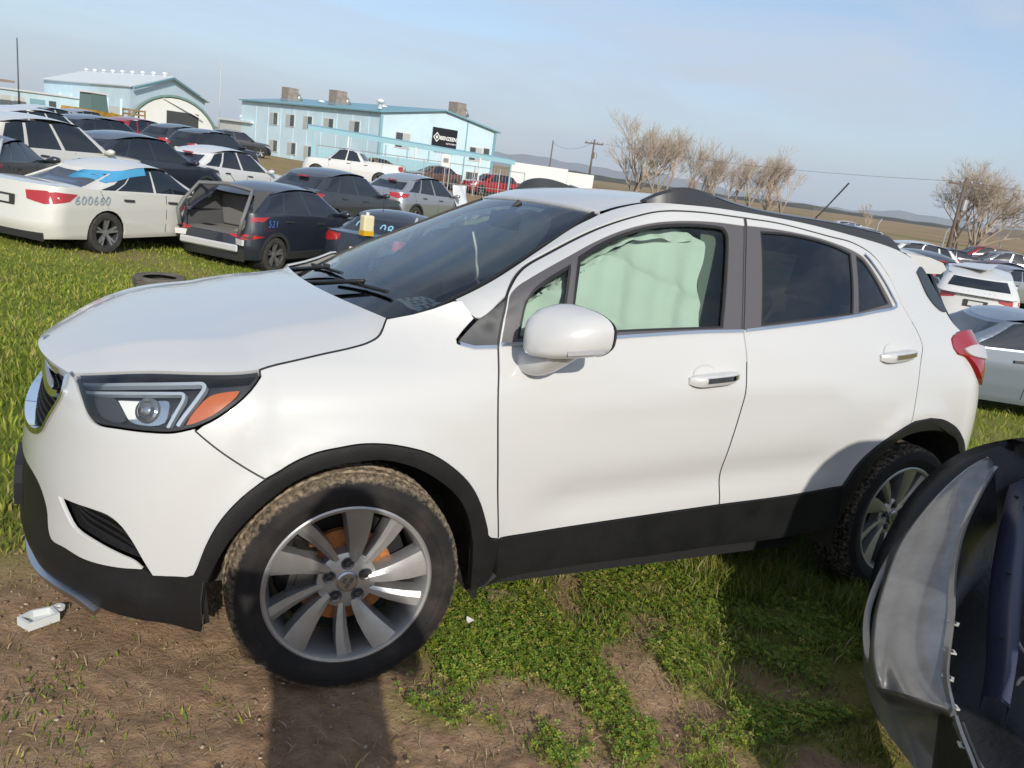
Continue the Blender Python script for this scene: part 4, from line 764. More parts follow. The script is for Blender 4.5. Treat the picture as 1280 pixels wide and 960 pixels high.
gm_ = grassy(GX, GY)
clod = sst(9, 4, RR) * ((fbm(GX * 9, GY * 9, 3) - .5) * .030 + (fbm(GX * 28, GY * 28, 2) - .5) * .014) * (1 - .6 * gm_)
rut = -.02 * np.exp(-((GY + 1.28 - .12 * (GX - .8)) / .10) ** 2) * sst(.6, 1.0, GX) * sst(2.4, 1.6, GX)
GZ = GZ + clod + rut - .01 * sst(12, 5, RR)
V = np.stack([GX.ravel(), GY.ravel(), GZ.ravel()], 1); ii, jj = np.meshgrid(np.arange(NR_ - 1), np.arange(NA), indexing='ij'); ii = ii.ravel(); jj = jj.ravel(); j2 = (jj + 1) % NA
Fq = np.stack([ii * NA + jj, (ii + 1) * NA + jj, (ii + 1) * NA + j2, ii * NA + j2], 1)
V = np.concatenate([V, [[CP[0] + .6, CP[1] + 1.2, float(G(np.array(CP[0] + .6), np.array(CP[1] + 1.2)))]]])
def soil_mat():
    m = bpy.data.materials.new('soil_and_turf'); m.use_nodes = True; nt = m.node_tree; b = nt.nodes['Principled BSDF']; b.inputs['Roughness'].default_value = .95; b.inputs['Specular IOR Level'].default_value = .15
    at_ = nt.nodes.new('ShaderNodeVertexColor'); at_.layer_name = 'tone'; sp = nt.nodes.new('ShaderNodeSeparateColor'); nt.links.new(at_.outputs[0], sp.inputs[0])
    t = nt.nodes.new('ShaderNodeTexCoord')
    def noise(s, d=6, r=.6): n = nt.nodes.new('ShaderNodeTexNoise'); n.inputs['Scale'].default_value = s; n.inputs['Detail'].default_value = d; n.inputs['Roughness'].default_value = r; nt.links.new(t.outputs['Object'], n.inputs['Vector']); return n
    def ramp(n, e): 
        r = nt.nodes.new('ShaderNodeValToRGB'); el = r.color_ramp.elements; el[0].position, el[0].color = e[0][0], (*e[0][1], 1); el[1].position, el[1].color = e[-1][0], (*e[-1][1], 1)
        for p, c in e[1:-1]: x = el.new(p); x.color = (*c, 1)
        nt.links.new(n.outputs['Fac'], r.inputs[0]); return r
    def mix(f, a, c): x = nt.nodes.new('ShaderNodeMix'); x.data_type = 'RGBA'; nt.links.new(f, x.inputs[0]); nt.links.new(a, x.inputs[6]); nt.links.new(c, x.inputs[7]); return x.outputs[2]
    soil = ramp(noise(13, 8, .7), [(.28, (.16, .090, .050)), (.5, (.32, .20, .118)), (.66, (.42, .285, .18)), (.8, (.48, .37, .26))])
    soil2 = ramp(noise(1.1, 4), [(.35, (.24, .155, .095)), (.65, (.37, .265, .175))])
    s1 = nt.nodes.new('ShaderNodeMix'); s1.data_type = 'RGBA'; s1.inputs[0].default_value = .45; nt.links.new(soil.outputs[0], s1.inputs[6]); nt.links.new(soil2.outputs[0], s1.inputs[7])
    turf = ramp(noise(6, 8, .7), [(.3, (.07, .10, .016)), (.5, (.14, .18, .026)), (.62, (.20, .225, .04)), (.78, (.29, .26, .08))])
    turf2 = ramp(noise(.35, 4), [(.4, (.12, .165, .022)), (.6, (.235, .23, .05))])
    s2 = nt.nodes.new('ShaderNodeMix'); s2.data_type = 'RGBA'; s2.inputs[0].default_value = .5; nt.links.new(turf.outputs[0], s2.inputs[6]); nt.links.new(turf2.outputs[0], s2.inputs[7])
    field = ramp(noise(.02, 6, .7), [(.35, (.20, .135, .07)), (.5, (.30, .215, .12)), (.65, (.165, .15, .06))])
    c1 = mix(sp.outputs[0], s1.outputs[2], s2.outputs[2]); c2 = mix(sp.outputs[1], c1, field.outputs[0]); nt.links.new(c2, b.inputs['Base Color'])
    n = noise(45, 8, .7); bp = nt.nodes.new('ShaderNodeBump'); bp.inputs['Strength'].default_value = .8; bp.inputs['Distance'].default_value = .02; nt.links.new(n.outputs['Fac'], bp.inputs['Height']); nt.links.new(bp.outputs[0], b.inputs['Normal'])
    return m
dfar = np.hypot(GX - CP[0], GY - CP[1]); tone = np.stack([gm_.ravel(), sst(55, 130, dfar).ravel(), gm_.ravel() * 0], 1); tone = np.concatenate([tone, [[0, 0, 0]]])
ground = fastmesh('ground', V, Fq, soil_mat(), attr=tone); ground.data.polygons.foreach_set('use_smooth', [True] * len(ground.data.polygons)); tag(ground, kind='structure')
bmg = bmesh.new(); bmg.from_mesh(ground.data); bmg.verts.ensure_lookup_table(); cv = bmg.verts[NR_ * NA]
for j in range(NA): bmg.faces.new((cv, bmg.verts[j], bmg.verts[(j + 1) % NA])).smooth = True
bmg.to_mesh(ground.data); bmg.free()

# ---- grass blades, clover, straw (uncountable cover)
def leaf_mat(name, trans=.35):
    m = bpy.data.materials.new(name); m.use_nodes = True; nt = m.node_tree; b = nt.nodes['Principled BSDF']; o = nt.nodes['Material Output']
    a = nt.nodes.new('ShaderNodeVertexColor'); a.layer_name = 'tone'; nt.links.new(a.outputs[0], b.inputs['Base Color']); b.inputs['Roughness'].default_value = .6; b.inputs['Specular IOR Level'].default_value = .25
    tr = nt.nodes.new('ShaderNodeBsdfTranslucent'); nt.links.new(a.outputs[0], tr.inputs[0]); x = nt.nodes.new('ShaderNodeMixShader'); x.inputs[0].default_value = trans
    nt.links.new(b.outputs[0], x.inputs[1]); nt.links.new(tr.outputs[0], x.inputs[2]); nt.links.new(x.outputs[0], o.inputs[0]); return m
blade_m = leaf_mat('grass_blade')
def project(P):
    d = P - CP; z = d @ CF; return 640 + FPX * (d @ CR) / z, 480 - FPX * (d @ CU) / z, z
def scatter(n, x0, x1, y0, y1, dens):
    x = rng.uniform(x0, x1, n); y = rng.uniform(y0, y1, n); k = rng.random(n) < dens(x, y); return x[k], y[k]
def blades(name, x, y, h, wd, pal, label, lean=.5, flat=0.):
    n = len(x); z = G(x, y) - .012; a = rng.uniform(0, 2 * math.pi, n); dx, dy = np.cos(a), np.sin(a); b = rng.uniform(0, 2 * math.pi, n); l = lean * h * rng.random(n) ** .7; lx, ly = np.cos(b) * l, np.sin(b) * l
    up = np.sqrt(np.maximum(h * h - l * l * .8, (h * .15) ** 2)) * (1 - flat); w = wd / 2
    B0 = np.stack([x - dx * w, y - dy * w, z], 1); B1 = np.stack([x + dx * w, y + dy * w, z], 1)
    M0 = np.stack([x - dx * w * .8 + lx * .35, y - dy * w * .8 + ly * .35, z + up * .58], 1); M1 = np.stack([x + dx * w * .8 + lx * .35, y + dy * w * .8 + ly * .35, z + up * .58], 1); T = np.stack([x + lx, y + ly, z + up * .96], 1)
    V = np.stack([B0, B1, M0, M1, T], 1).reshape(-1, 3); o = np.arange(n)[:, None] * 5; F = np.concatenate([o + [0, 1, 3], o + [0, 3, 2], o + [2, 3, 4]]).reshape(-1, 3)
    pal = np.array(pal); c = pal[rng.integers(0, len(pal), n)] * rng.uniform(.75, 1.25, (n, 1)); 
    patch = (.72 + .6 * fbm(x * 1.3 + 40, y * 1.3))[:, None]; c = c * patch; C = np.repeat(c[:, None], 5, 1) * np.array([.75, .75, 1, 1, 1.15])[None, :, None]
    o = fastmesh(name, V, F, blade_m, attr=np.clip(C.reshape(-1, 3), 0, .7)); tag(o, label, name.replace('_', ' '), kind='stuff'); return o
GREEN = [(.19, .25, .03), (.24, .29, .036), (.14, .20, .024), (.29, .31, .05), (.38, .34, .10)]
LUSH = [(.11, .20, .03), (.15, .245, .04), (.085, .165, .026), (.19, .27, .05)]
DRY = [(.38, .29, .15), (.46, .38, .22), (.30, .21, .10), (.24, .22, .07)]
under = lambda x, y: ((x > -.45) & (x < 3.0) & (np.abs(y) < .62))
bodyin = lambda x, y: ~((np.abs(x) < .32) & (np.abs(y + .76) < .10)) & ~((np.abs(x - 2.55) < .34) & (np.abs(y + .75) < .11))
x, y = scatter(120000, .25, 3.6, -1.7, .2, lambda x, y: grassy(x, y) * sst(.25, .6, fbm(x * 2.2 + 3, y * 2.2)) * bodyin(x, y) * (.45 + .55 * sst(.8, 1.5, x + .5 * y)))
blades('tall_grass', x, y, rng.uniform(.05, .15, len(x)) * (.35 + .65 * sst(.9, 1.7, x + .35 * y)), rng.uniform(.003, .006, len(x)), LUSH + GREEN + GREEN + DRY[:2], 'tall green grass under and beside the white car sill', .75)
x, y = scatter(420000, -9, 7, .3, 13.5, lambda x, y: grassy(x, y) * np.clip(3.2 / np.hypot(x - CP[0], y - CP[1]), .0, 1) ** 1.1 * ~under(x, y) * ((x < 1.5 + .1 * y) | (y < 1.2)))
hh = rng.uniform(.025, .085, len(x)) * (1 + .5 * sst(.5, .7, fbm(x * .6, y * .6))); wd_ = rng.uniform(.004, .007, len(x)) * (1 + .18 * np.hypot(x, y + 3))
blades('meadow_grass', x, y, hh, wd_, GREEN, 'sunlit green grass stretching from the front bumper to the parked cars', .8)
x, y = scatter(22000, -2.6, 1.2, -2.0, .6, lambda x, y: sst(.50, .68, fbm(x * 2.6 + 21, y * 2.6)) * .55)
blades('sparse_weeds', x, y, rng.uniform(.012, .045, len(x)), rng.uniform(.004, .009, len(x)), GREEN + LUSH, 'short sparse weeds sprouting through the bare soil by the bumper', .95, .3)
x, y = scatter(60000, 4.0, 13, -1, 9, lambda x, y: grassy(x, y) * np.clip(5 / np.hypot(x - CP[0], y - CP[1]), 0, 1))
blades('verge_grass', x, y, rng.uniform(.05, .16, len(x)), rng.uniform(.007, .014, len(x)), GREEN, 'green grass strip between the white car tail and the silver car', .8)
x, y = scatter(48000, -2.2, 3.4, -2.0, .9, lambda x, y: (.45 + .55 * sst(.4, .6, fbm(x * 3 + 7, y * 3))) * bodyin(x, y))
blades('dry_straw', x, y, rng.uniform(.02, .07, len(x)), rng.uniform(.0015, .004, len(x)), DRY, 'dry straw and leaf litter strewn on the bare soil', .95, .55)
def clover(n):
    x, y = scatter(n, .15, 2.3, -1.5, -.1, lambda x, y: np.clip(grassy(x, y) * 1.1, 0, 1) * sst(2.3, 1.3, x + .3 * y) * bodyin(x, y) * sst(.30, .56, fbm(x * 5 + 2, y * 5))); n = len(x); V = []; C = []
    z = G(x, y) + rng.uniform(.0, .035, n); r = rng.uniform(.004, .0095, n); a0 = rng.uniform(0, 6.28, n); tl = rng.uniform(-.35, .35, (n, 2)); col = np.array(LUSH + GREEN)[rng.integers(0, 9, n)] * rng.uniform(.75, 1.35, (n, 1)) * (.8 + .6 * fbm(x * 2.5 + 11, y * 2.5))[:, None]
    for k in range(3):
        a = a0 + k * 2.09; ca, sa = np.cos(a), np.sin(a); px, py = -sa, ca
        for (f, s_) in ((0, 0), (.75, .55), (1.15, 0), (.75, -.55)):
            ex = (ca * f + px * s_) * r; ey = (sa * f + py * s_) * r; V.append(np.stack([x + ex, y + ey, z + ex * tl[:, 0] + ey * tl[:, 1] + f * r * .12], 1)); C.append(col * (.85 + .2 * f))
    V = np.stack(V, 1).reshape(-1, 3); C = np.stack(C, 1).reshape(-1, 3); o = np.arange(n * 3)[:, None] * 4; F = np.concatenate([o + [0, 1, 2], o + [0, 2, 3]]).reshape(-1, 3)
    tag(fastmesh('clover', V, F, blade_m, attr=np.clip(C, 0, .5)), 'low clover carpet beside the front wheel and under the sill', 'clover', kind='stuff')
clover(62000)
# stones and clods in the soil
def lumps(name, n, x0, x1, y0, y1, dens, size, m, label):
    x, y = scatter(n, x0, x1, y0, y1, dens); n = len(x); s = size[0] * (size[1] / size[0]) ** (rng.random(n) ** 2.2); z = G(x, y) + s * .1
    ico = np.array([(0, 0, 1), (.89, 0, .45), (.28, .85, .45), (-.72, .53, .45), (-.72, -.53, .45), (.28, -.85, .45), (.72, .53, -.45), (-.28, .85, -.45), (-.89, 0, -.45), (-.28, -.85, -.45), (.72, -.53, -.45), (0, 0, -1)])
    fi = np.array([(0, 1, 2), (0, 2, 3), (0, 3, 4), (0, 4, 5), (0, 5, 1), (1, 6, 2), (2, 7, 3), (3, 8, 4), (4, 9, 5), (5, 10, 1), (6, 7, 2), (7, 8, 3), (8, 9, 4), (9, 10, 5), (10, 6, 1), (6, 11, 7), (7, 11, 8), (8, 11, 9), (9, 11, 10), (10, 11, 6)])
    V = ico[None] * (1 + rng.uniform(-.3, .3, (n, 12, 1))) * (s[:, None] * rng.uniform(.6, 1.3, (n, 3)) * np.array([1, 1, .5]))[:, None]; a = rng.uniform(0, 6.28, n); c, sn = np.cos(a)[:, None], np.sin(a)[:, None]
    V = np.stack([V[..., 0] * c - V[..., 1] * sn + x[:, None], V[..., 0] * sn + V[..., 1] * c + y[:, None], V[..., 2] + z[:, None]], -1).reshape(-1, 3); F = (fi[None] + (np.arange(n) * 12)[:, None, None]).reshape(-1, 3)
    tone = np.repeat((np.array([(.32, .235, .16), (.26, .18, .115), (.36, .28, .21), (.20, .13, .08)])[rng.integers(0, 4, n)] * rng.uniform(.7, 1.2, (n, 1)))[:, None], 12, 1).reshape(-1, 3)
    tag(fastmesh(name, V, F, m, attr=tone), label, name, kind='stuff')
stone_m = leaf_mat('stone_and_clod', 0.)
lumps('pebbles', 6000, -2.4, 2.6, -2.0, .8, lambda x, y: (1 - grassy(x, y)) * .8, (.0015, .010), stone_m, 'small pebbles and clods scattered over the brown soil')
# ------------------------------------------------------------------ other cars in the yard
def paintm(name, c, rough=.28, metal=0.): return mat(name, c, rough, metal=metal, coat=.8)
P_WHITE = paintm('yard_white', (.58, .58, .57)); P_IVORY = paintm('yard_ivory', (.58, .57, .53)); P_NAVY = paintm('yard_navy', (.018, .022, .034)); P_GREY = paintm('yard_graphite', (.045, .05, .06), .3, .4); P_BLACK = paintm('yard_black', (.010, .011, .014)); P_RED = paintm('yard_red', (.26, .012, .012)); P_SILVER = paintm('yard_silver', (.36, .37, .39), .3, .6); P_BLUEGREY = paintm('yard_bluegrey', (.22, .26, .31), .3, .5); P_MAROON = paintm('yard_maroon', (.10, .012, .014)); P_TAN = paintm('yard_bronze', (.16, .11, .075), .35, .3); P_BROWN = paintm('yard_brown', (.10, .05, .035))
YG = mat('yard_window', (.012, .016, .022), .04, spec=.8); YB = mat('yard_plastic', (.03, .031, .033), .6); YL = mat('yard_red_lamp', (.36, .012, .012), .15, coat=1.); YW = mat('yard_clear_lamp', (.6, .6, .6), .1, coat=1.); YS = mat('yard_seat', (.16, .155, .15), .9)
def yard_wheels(root, ax, Wd, R, spokes=5, alloy=None):
    key = ('wh', R, spokes)
    for xa in ax:
        for sg in (-1, 1):
            w = empty('wheel', parent=root); w.location = (xa, sg * (Wd - .115), R); w.rotation_euler = (0, 0, 0 if sg < 0 else math.pi)
            if key not in MATS:
                mb = MB(); mb.lathe([(R * .66, -.09), (R * .72, -.105), (R * .92, -.105), (R * .985, -.09), (R, -.06), (R, .06), (R * .985, .09), (R * .7, .1)], 36); t = mb.build('tyre', mat('yard_tyre', (.022, .021, .02), .85, col2=(.05, .045, .038), vscale=8), w, auto=.6)
                mb = MB(); mb.lathe([(R * .70, -.10), (R * .66, -.102), (R * .64, -.08), (R * .60, .0), (R * .60, .06), (0, .06)], 36); d = mb.build('rim', mat('yard_rim_dark', (.03, .03, .032), .5), w, smooth=True)
                mb = MB()
                for k in range(spokes):
                    a = 2 * math.pi * k / spokes + .3
                    for da in (-.16, .16):
                        r0, r1 = R * .10, R * .66; p = [(r0, -.07, a), (r1, -.095, a + da)]; mb.add([(r * math.cos(q + e / r), y, r * math.sin(q + e / r)) for r, y, q in p for e in (-.018, .018)] + [(r * math.cos(q + e / r), y + .04, r * math.sin(q + e / r)) for r, y, q in p for e in (-.018, .018)], [(0, 1, 3, 2), (4, 6, 7, 5), (0, 2, 6, 4), (1, 5, 7, 3)])
                mb.lathe([(0, -.078), (R * .16, -.076), (R * .18, -.05)], 16); s = mb.build('spokes', alloy or mat('yard_alloy', (.42, .42, .43), .35, metal=.8), w)
                MATS[key] = (t, d, s)
            else:
                for o in MATS[key]: c = o.copy(); COL.objects.link(c); c.parent = w
def dens_line(pts, step): 
    P = np.array(pts, float); d = np.concatenate([[0], np.cumsum(np.linalg.norm(np.diff(P, axis=0), axis=1))]); n = max(2, int(d[-1] / step) + 1); q = np.linspace(0, d[-1], n); return np.stack([np.interp(q, d, P[:, k]) for k in range(2)], 1)
def yard_car(name, label, cat, pos, heading, paintmat, L, Wd, H, ax, R, waist, cabin, group=None, grid=.09, clad=False, lamp=None, spokes=5, open_rear=False, no_roof_glass=False, plate=True, z=None, rear_top=None, bed=None, nosec=.55, tailc=.40, windows=None, pitch=0.):
    """waist = [(x, z)] top edge of the lower body nose to tail; cabin = (x base front, x roof front, x roof rear, x base rear); nose at x=0, tail at x=L"""
    zz = float(G(np.array(pos[0]), np.array(pos[1]))) if z is None else z
    root = empty(name, (pos[0], pos[1], zz), heading + math.pi, label, cat, group); off = (ax[0] + ax[1]) / 2
    if pitch: root.rotation_euler[1] = pitch
    WX = np.array([p[0] for p in waist]); WZ = np.array([p[1] for p in waist]); zw = lambda x: np.interp(x, WX, WZ)
    n = 2.7; kk = .80; kx = 1 - (1 - kk ** n) ** (1 / n)
    wz = lambda zv: Wd * np.interp(zv, [.15, .3, .5, .75, 1.0, 1.2], [.90, .965, .99, 1.0, .975, .93])
    xf = lambda zv: np.interp(zv, [.2, .45, .65, WZ[0] + .02], [.10, .0, .03, .16]); xr = lambda zv: L - np.interp(zv, [.2, .45, .7, WZ[-1] + .02], [.08, .0, .04, .10])
    def side(x, zv):
        x, zv = np.broadcast_arrays(np.asarray(x, float), np.asarray(zv, float)); s = np.clip((xf(zv) + nosec - x) / nosec, 0, 1); t = np.clip((x - xr(zv) + tailc) / tailc, 0, 1)
        return np.stack([x - off, -wz(zv) * (1 - s ** n) ** (1 / n) * (1 - t ** n) ** (1 / n), zv], -1)
    def front(y, zv): 
        y, zv = np.broadcast_arrays(np.asarray(y, float), np.asarray(zv, float)); a = np.clip(np.abs(y) / wz(zv), 0, .999); return np.stack([xf(zv) + nosec * (1 - (1 - a ** n) ** (1 / n)) - off, y, zv], -1)
    def rear(y, zv):
        y, zv = np.broadcast_arrays(np.asarray(y, float), np.asarray(zv, float)); a = np.clip(np.abs(y) / wz(zv), 0, .999); return np.stack([xr(zv) - tailc * (1 - (1 - a ** n) ** (1 / n)) - off, y, zv], -1)
    xsf = lambda zv: float(xf(zv) + nosec * kx); xsr = lambda zv: float(xr(zv) - tailc * kx); zb = .24
    zt0 = float(zw(xsf(WZ[0]))); zt1 = float(zw(xsr(WZ[-1])))
    bot = []; Ra = R * 1.12
    for xa in ax:
        th0 = math.asin(min(1, (zb - R) / Ra)) if zb > R - Ra else 0
        a = np.linspace(math.pi - th0, th0, 13); bot += [(xa + Ra * math.cos(t), R + Ra * math.sin(t)) for t in a]
    low_ = [(xsf(zb), zb)] + bot + [(xsr(zb), zb)]
    rside = [(xsr(zv), zv) for zv in np.linspace(zb, zt1, 7)]; fside = [(xsf(zv), zv) for zv in np.linspace(zt0, zb, 7)]
    xs = np.arange(xsr(WZ[-1]), xsf(WZ[0]), -.15); top = [(x, float(zw(x))) for x in xs]
    poly = joinc(low_, rside[1:], top[1:], fside[0:-1])
    panel('body_side', poly, side, paintmat, root, grid=grid, thick=.03)
    ys = np.linspace(-1, 1, 11)
    def face(fn, ztop, flip, nm, m=paintmat, z0=zb, off_=0., hole=()): 
        zs = np.linspace(z0, ztop, 7); P = joinc([(-kk * float(wz(v)), v) for v in zs], [(kk * float(wz(ztop)) * q, ztop) for q in ys], [(kk * float(wz(v)), v) for v in zs[::-1]]); return panel(nm, P, fn, m, root, grid=grid, thick=.02, flip=flip, mirror=False, off=off_, holes=hole)
    face(front, zt0, True, 'front_bumper')
    if not open_rear: face(rear, zt1, False, 'rear_panel')
    else:
        zs_ = np.linspace(zb, zt1, 8); panel('rear_panel', joinc([(-kk * float(wz(v)), v) for v in zs_], [(-.66, zt1), (-.68, .85), (-.60, rear_top)], dens_line([(-.60, rear_top), (.60, rear_top)], .1), [(.68, .85), (.66, zt1)], [(kk * float(wz(v)), v) for v in zs_[::-1]], dens_line([(kk * float(wz(zb)), zb), (-kk * float(wz(zb)), zb)], .1)), rear, paintmat, root, grid=grid, thick=.03, mirror=False)
    face(front, .40, True, 'front_valance', YB, .22, .006); face(rear, .42 if clad else .34, False, 'rear_valance', YB, .2, .006)
    panel('headlamp', cr([(xsf(.6) - .02, zt0 - .16), (xsf(.6) + .45, zt0 - .02), (xsf(.6) + .30, zt0 - .12), (xsf(.6) - .02, zt0 - .26), (xsf(.6) - .02, zt0 - .16)], .06)[:-1], side, YW, root, off=.004, grid=.1, thick=.006)
    # bonnet and boot lid
    def cover(nm, x0, x1, endf, zend, crown, m=paintmat, sag=0.):
        st = np.linspace(x0, x1, 12); rows = []
        for i, x in enumerate(st):
            zv = float(zw(x)); e = side(np.array(x), np.array(zv)); k = max(0, 1 - i / 5) ** 2; row = []
            for q in np.linspace(-1, 1, 15):
                y = -e[1] * q; ex = endf(np.array(kk * float(wz(zend)) * q), np.array(zend))[0] - endf(np.array(kk * float(wz(zend))), np.array(zend))[0]
                row.append((x - off + ex * k, y, zv + crown * (1 - abs(q) ** 3) * min(1, i / 2.5) - sag))
            rows.append(row)
        mb = MB(); mb.grid(np.array(rows)); mb.build(nm, m, root, smooth=True)
    xb0, xr0, xr1, xb1 = cabin
    cover('bonnet', xsf(zt0), xb0 + .25, front, zt0, .055)
    if bed: 
        cover('load_bed', xsr(zt1), xb1 - .05, rear, zt1, 0., YB, .30)
    elif not open_rear: cover('boot_lid', xsr(zt1), xb1 - .3, rear, zt1, .03)
    # cabin
    zr = H - .05; z0f, z0r = float(zw(xb0)), float(zw(xb1)); 
    zlo = min(z0f, z0r) - .02
    T = lambda zv: np.clip((zv - zlo) / (zr - zlo), 0, 1)
    cw = lambda zv: Wd * (.925 - .20 * T(zv) ** 1.25); cn = 2.8; cl = .26; cs = lambda zv: xb0 + (xr0 - xb0) * T(zv); ce = lambda zv: xb1 + (xr1 - xb1) * T(zv)
    xm_ = (xr0 + xr1) / 2 - .15; droop = lambda x: np.where(x < xm_, .10 * ((xm_ - x) / (xm_ - xr0)) ** 2, (.17 if clad else .12) * ((x - xm_) / (xr1 - xm_)) ** 2).clip(0, .3)
    def bend(P): P[..., 2] -= droop(P[..., 0] + off) * T(P[..., 2]) ** 2; return P
    def cside(x, zv):
        x, zv = np.broadcast_arrays(np.asarray(x, float), np.asarray(zv, float)); s = np.clip((cs(zv) + cl - x) / cl, 0, 1); t = np.clip((x - ce(zv) + cl) / cl, 0, 1); return bend(np.stack([x - off, -cw(zv) * (1 - s ** cn) ** (1 / cn) * (1 - t ** cn) ** (1 / cn), zv], -1))
    def cfront(y, zv): y, zv = np.broadcast_arrays(np.asarray(y, float), np.asarray(zv, float)); a = np.clip(np.abs(y) / cw(zv), 0, .999); return bend(np.stack([cs(zv) + cl * (1 - (1 - a ** cn) ** (1 / cn)) - off, y, zv], -1))
    def crear(y, zv): y, zv = np.broadcast_arrays(np.asarray(y, float), np.asarray(zv, float)); a = np.clip(np.abs(y) / cw(zv), 0, .999); return bend(np.stack([ce(zv) - cl * (1 - (1 - a ** cn) ** (1 / cn)) - off, y, zv], -1))
    k2 = .84; kx2 = 1 - (1 - k2 ** cn) ** (1 / cn); zs = np.linspace(zlo, zr, 8)
    csP = joinc([(float(cs(v)) + cl * kx2, v) for v in zs[::-1]], [(float(ce(v)) - cl * kx2, v) for v in zs])
    panel('cabin_side', csP, cside, paintmat, root, grid=grid, thick=.03)
    def cface(fn, nm, m, flip, a, b, k, o): 
        zs_ = np.linspace(zlo + (zr - zlo) * a, zlo + (zr - zlo) * b, 6); P = joinc([(-k * float(cw(v)), v) for v in zs_], [(k * float(cw(v)), v) for v in zs_[::-1]]); P = joinc(*[dens_line([P[i], P[(i + 1) % len(P)]], .2) for i in range(len(P))]); return panel(nm, P, fn, m, root, flip=flip, mirror=False, grid=grid, off=o, thick=.0)
    cface(cfront, 'scuttle', paintmat, True, 0, 1, k2, 0); cface(cfront, 'windscreen', YG, True, .08, .93, k2 - .02, .005)
    if not open_rear:
        cface(crear, 'tail_pillar', paintmat, False, 0, 1, k2, 0); cface(crear, 'rear_window', YG, False, .16 if xb1 - xr1 > .5 else .30, .90, k2 - .05, .005)
    else:
        for sg in (-1, 1): zs_ = np.linspace(zlo, zr, 7); panel('tail_pillar', joinc([(sg * k2 * float(cw(v)), v) for v in zs_], [(sg * .72 * float(cw(v)), v) for v in zs_[::-1]]), crear, paintmat, root, grid=grid, thick=.04, mirror=False)
    e = [cside(np.array(float(cs(zr)) + cl * kx2 + t * (float(ce(zr)) - float(cs(zr)) - 2 * cl * kx2)), np.array(zr)) for t in np.linspace(0, 1, 14)]
    rows = []
    for i, p in enumerate(e):
        t = i / 13; fr = (float(cs(zr)) - off - e[0][0]) * max(0, 1 - t * 5) ** 2 + (float(ce(zr)) - off - e[-1][0]) * max(0, 1 - (1 - t) * 5) ** 2
        rows.append([(p[0] + fr * (1 - abs(q) ** 2.6), -p[1] * q, p[2] - float(droop(p[0] + off + fr * (1 - abs(q) ** 2.6)) - droop(p[0] + off)) + .065 * (1 - abs(q) ** 2.6) * math.sin(math.pi * t) ** .6) for q in np.linspace(-1, 1, 15)])
    mb = MB(); mb.grid(np.array(rows)); mb.build('roof', paintmat, root, smooth=True)
    ab = windows or [(.10, .42), (.45, .70), (.73, .90)]
    for a, b in ab:
        P = []
        for (u, t) in ((a, .10), (b, .10), (b, .5), (b, .90), ((a + b) / 2, .93), (a, .90), (a, .5)):
            zv = zlo + (zr - zlo) * t; x0_, x1_ = float(cs(zv)) + cl * .25, float(ce(zv)) - cl * .25; zlow = max(zv, float(zw(x0_ + u * (x1_ - x0_))) + .02); P.append((x0_ + u * (x1_ - x0_), zlow))
        panel('side_window', joinc(*[dens_line([P[i], P[(i + 1) % len(P)]], .12) for i in range(len(P))]), cside, YG, root, off=.004, grid=grid, thick=.008)
    # shut lines, handles, mirrors, lamps, plate
    def strip(pts, nm, m, w=.006, o=.001):
        c = dens_line(pts, .12); P3 = side(c[:, 0], c[:, 1]); N = snorm(side, c[:, 0], c[:, 1]); sweep(nm, P3, [(-w, -.01), (w, -.01), (w, o), (-w, o)], m, root, N)
    for xd in (xb0 + .35, (ax[0] + ax[1]) / 2 + .12): strip([(xd, .32), (xd, float(zw(xd)) - .01)], 'door_gap', dark)
    strip([(ax[1] - .02, R + Ra + .03), (ax[1] + .12, float(zw(ax[1])) - .01)], 'door_gap', dark)
    for xd in ((ax[0] + ax[1]) / 2 - .12, (ax[0] + ax[1]) / 2 + .85): strip([(xd, float(zw(xd)) - .13), (xd + .2, float(zw(xd)) - .12)], 'door_handle', YB if paintmat is not P_SILVER else chrome, .016, .03)
    if clad:
        strip([(ax[0] + Ra, .30), (ax[1] - Ra, .30)], 'sill_cladding', YB, .07, .008)
        for xa in ax: a = np.linspace(math.pi * 1.05, -.05 * math.pi, 14); c = np.array([(xa + Ra * 1.06 * math.cos(t), R + Ra * 1.06 * math.sin(t)) for t in a]); P3 = side(c[:, 0], c[:, 1]); sweep('arch_cladding', P3, [(-.035, -.02), (.035, -.02), (.035, .01), (-.035, .01)], YB, root, snorm(side, c[:, 0], c[:, 1]))
    for sg in (-1, 1):
        mb = MB(); mb.tube([(xb0 + .42 - off, sg * Wd * .90, float(zw(xb0 + .4)) + .04), (xb0 + .42 - off, sg * (Wd + .06), float(zw(xb0 + .4)) + .08), (xb0 + .44 - off, sg * (Wd + .17), float(zw(xb0 + .4)) + .09)], [.04, .075, .05], 8); mb.build('door_mirror', paintmat, root, smooth=True)
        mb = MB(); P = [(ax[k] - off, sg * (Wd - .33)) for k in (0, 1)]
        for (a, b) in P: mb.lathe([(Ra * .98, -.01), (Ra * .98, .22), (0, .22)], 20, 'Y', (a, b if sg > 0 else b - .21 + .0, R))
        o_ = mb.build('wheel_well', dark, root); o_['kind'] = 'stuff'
    lz = lamp or (zt1 - .20, zt1 - .02, .38)
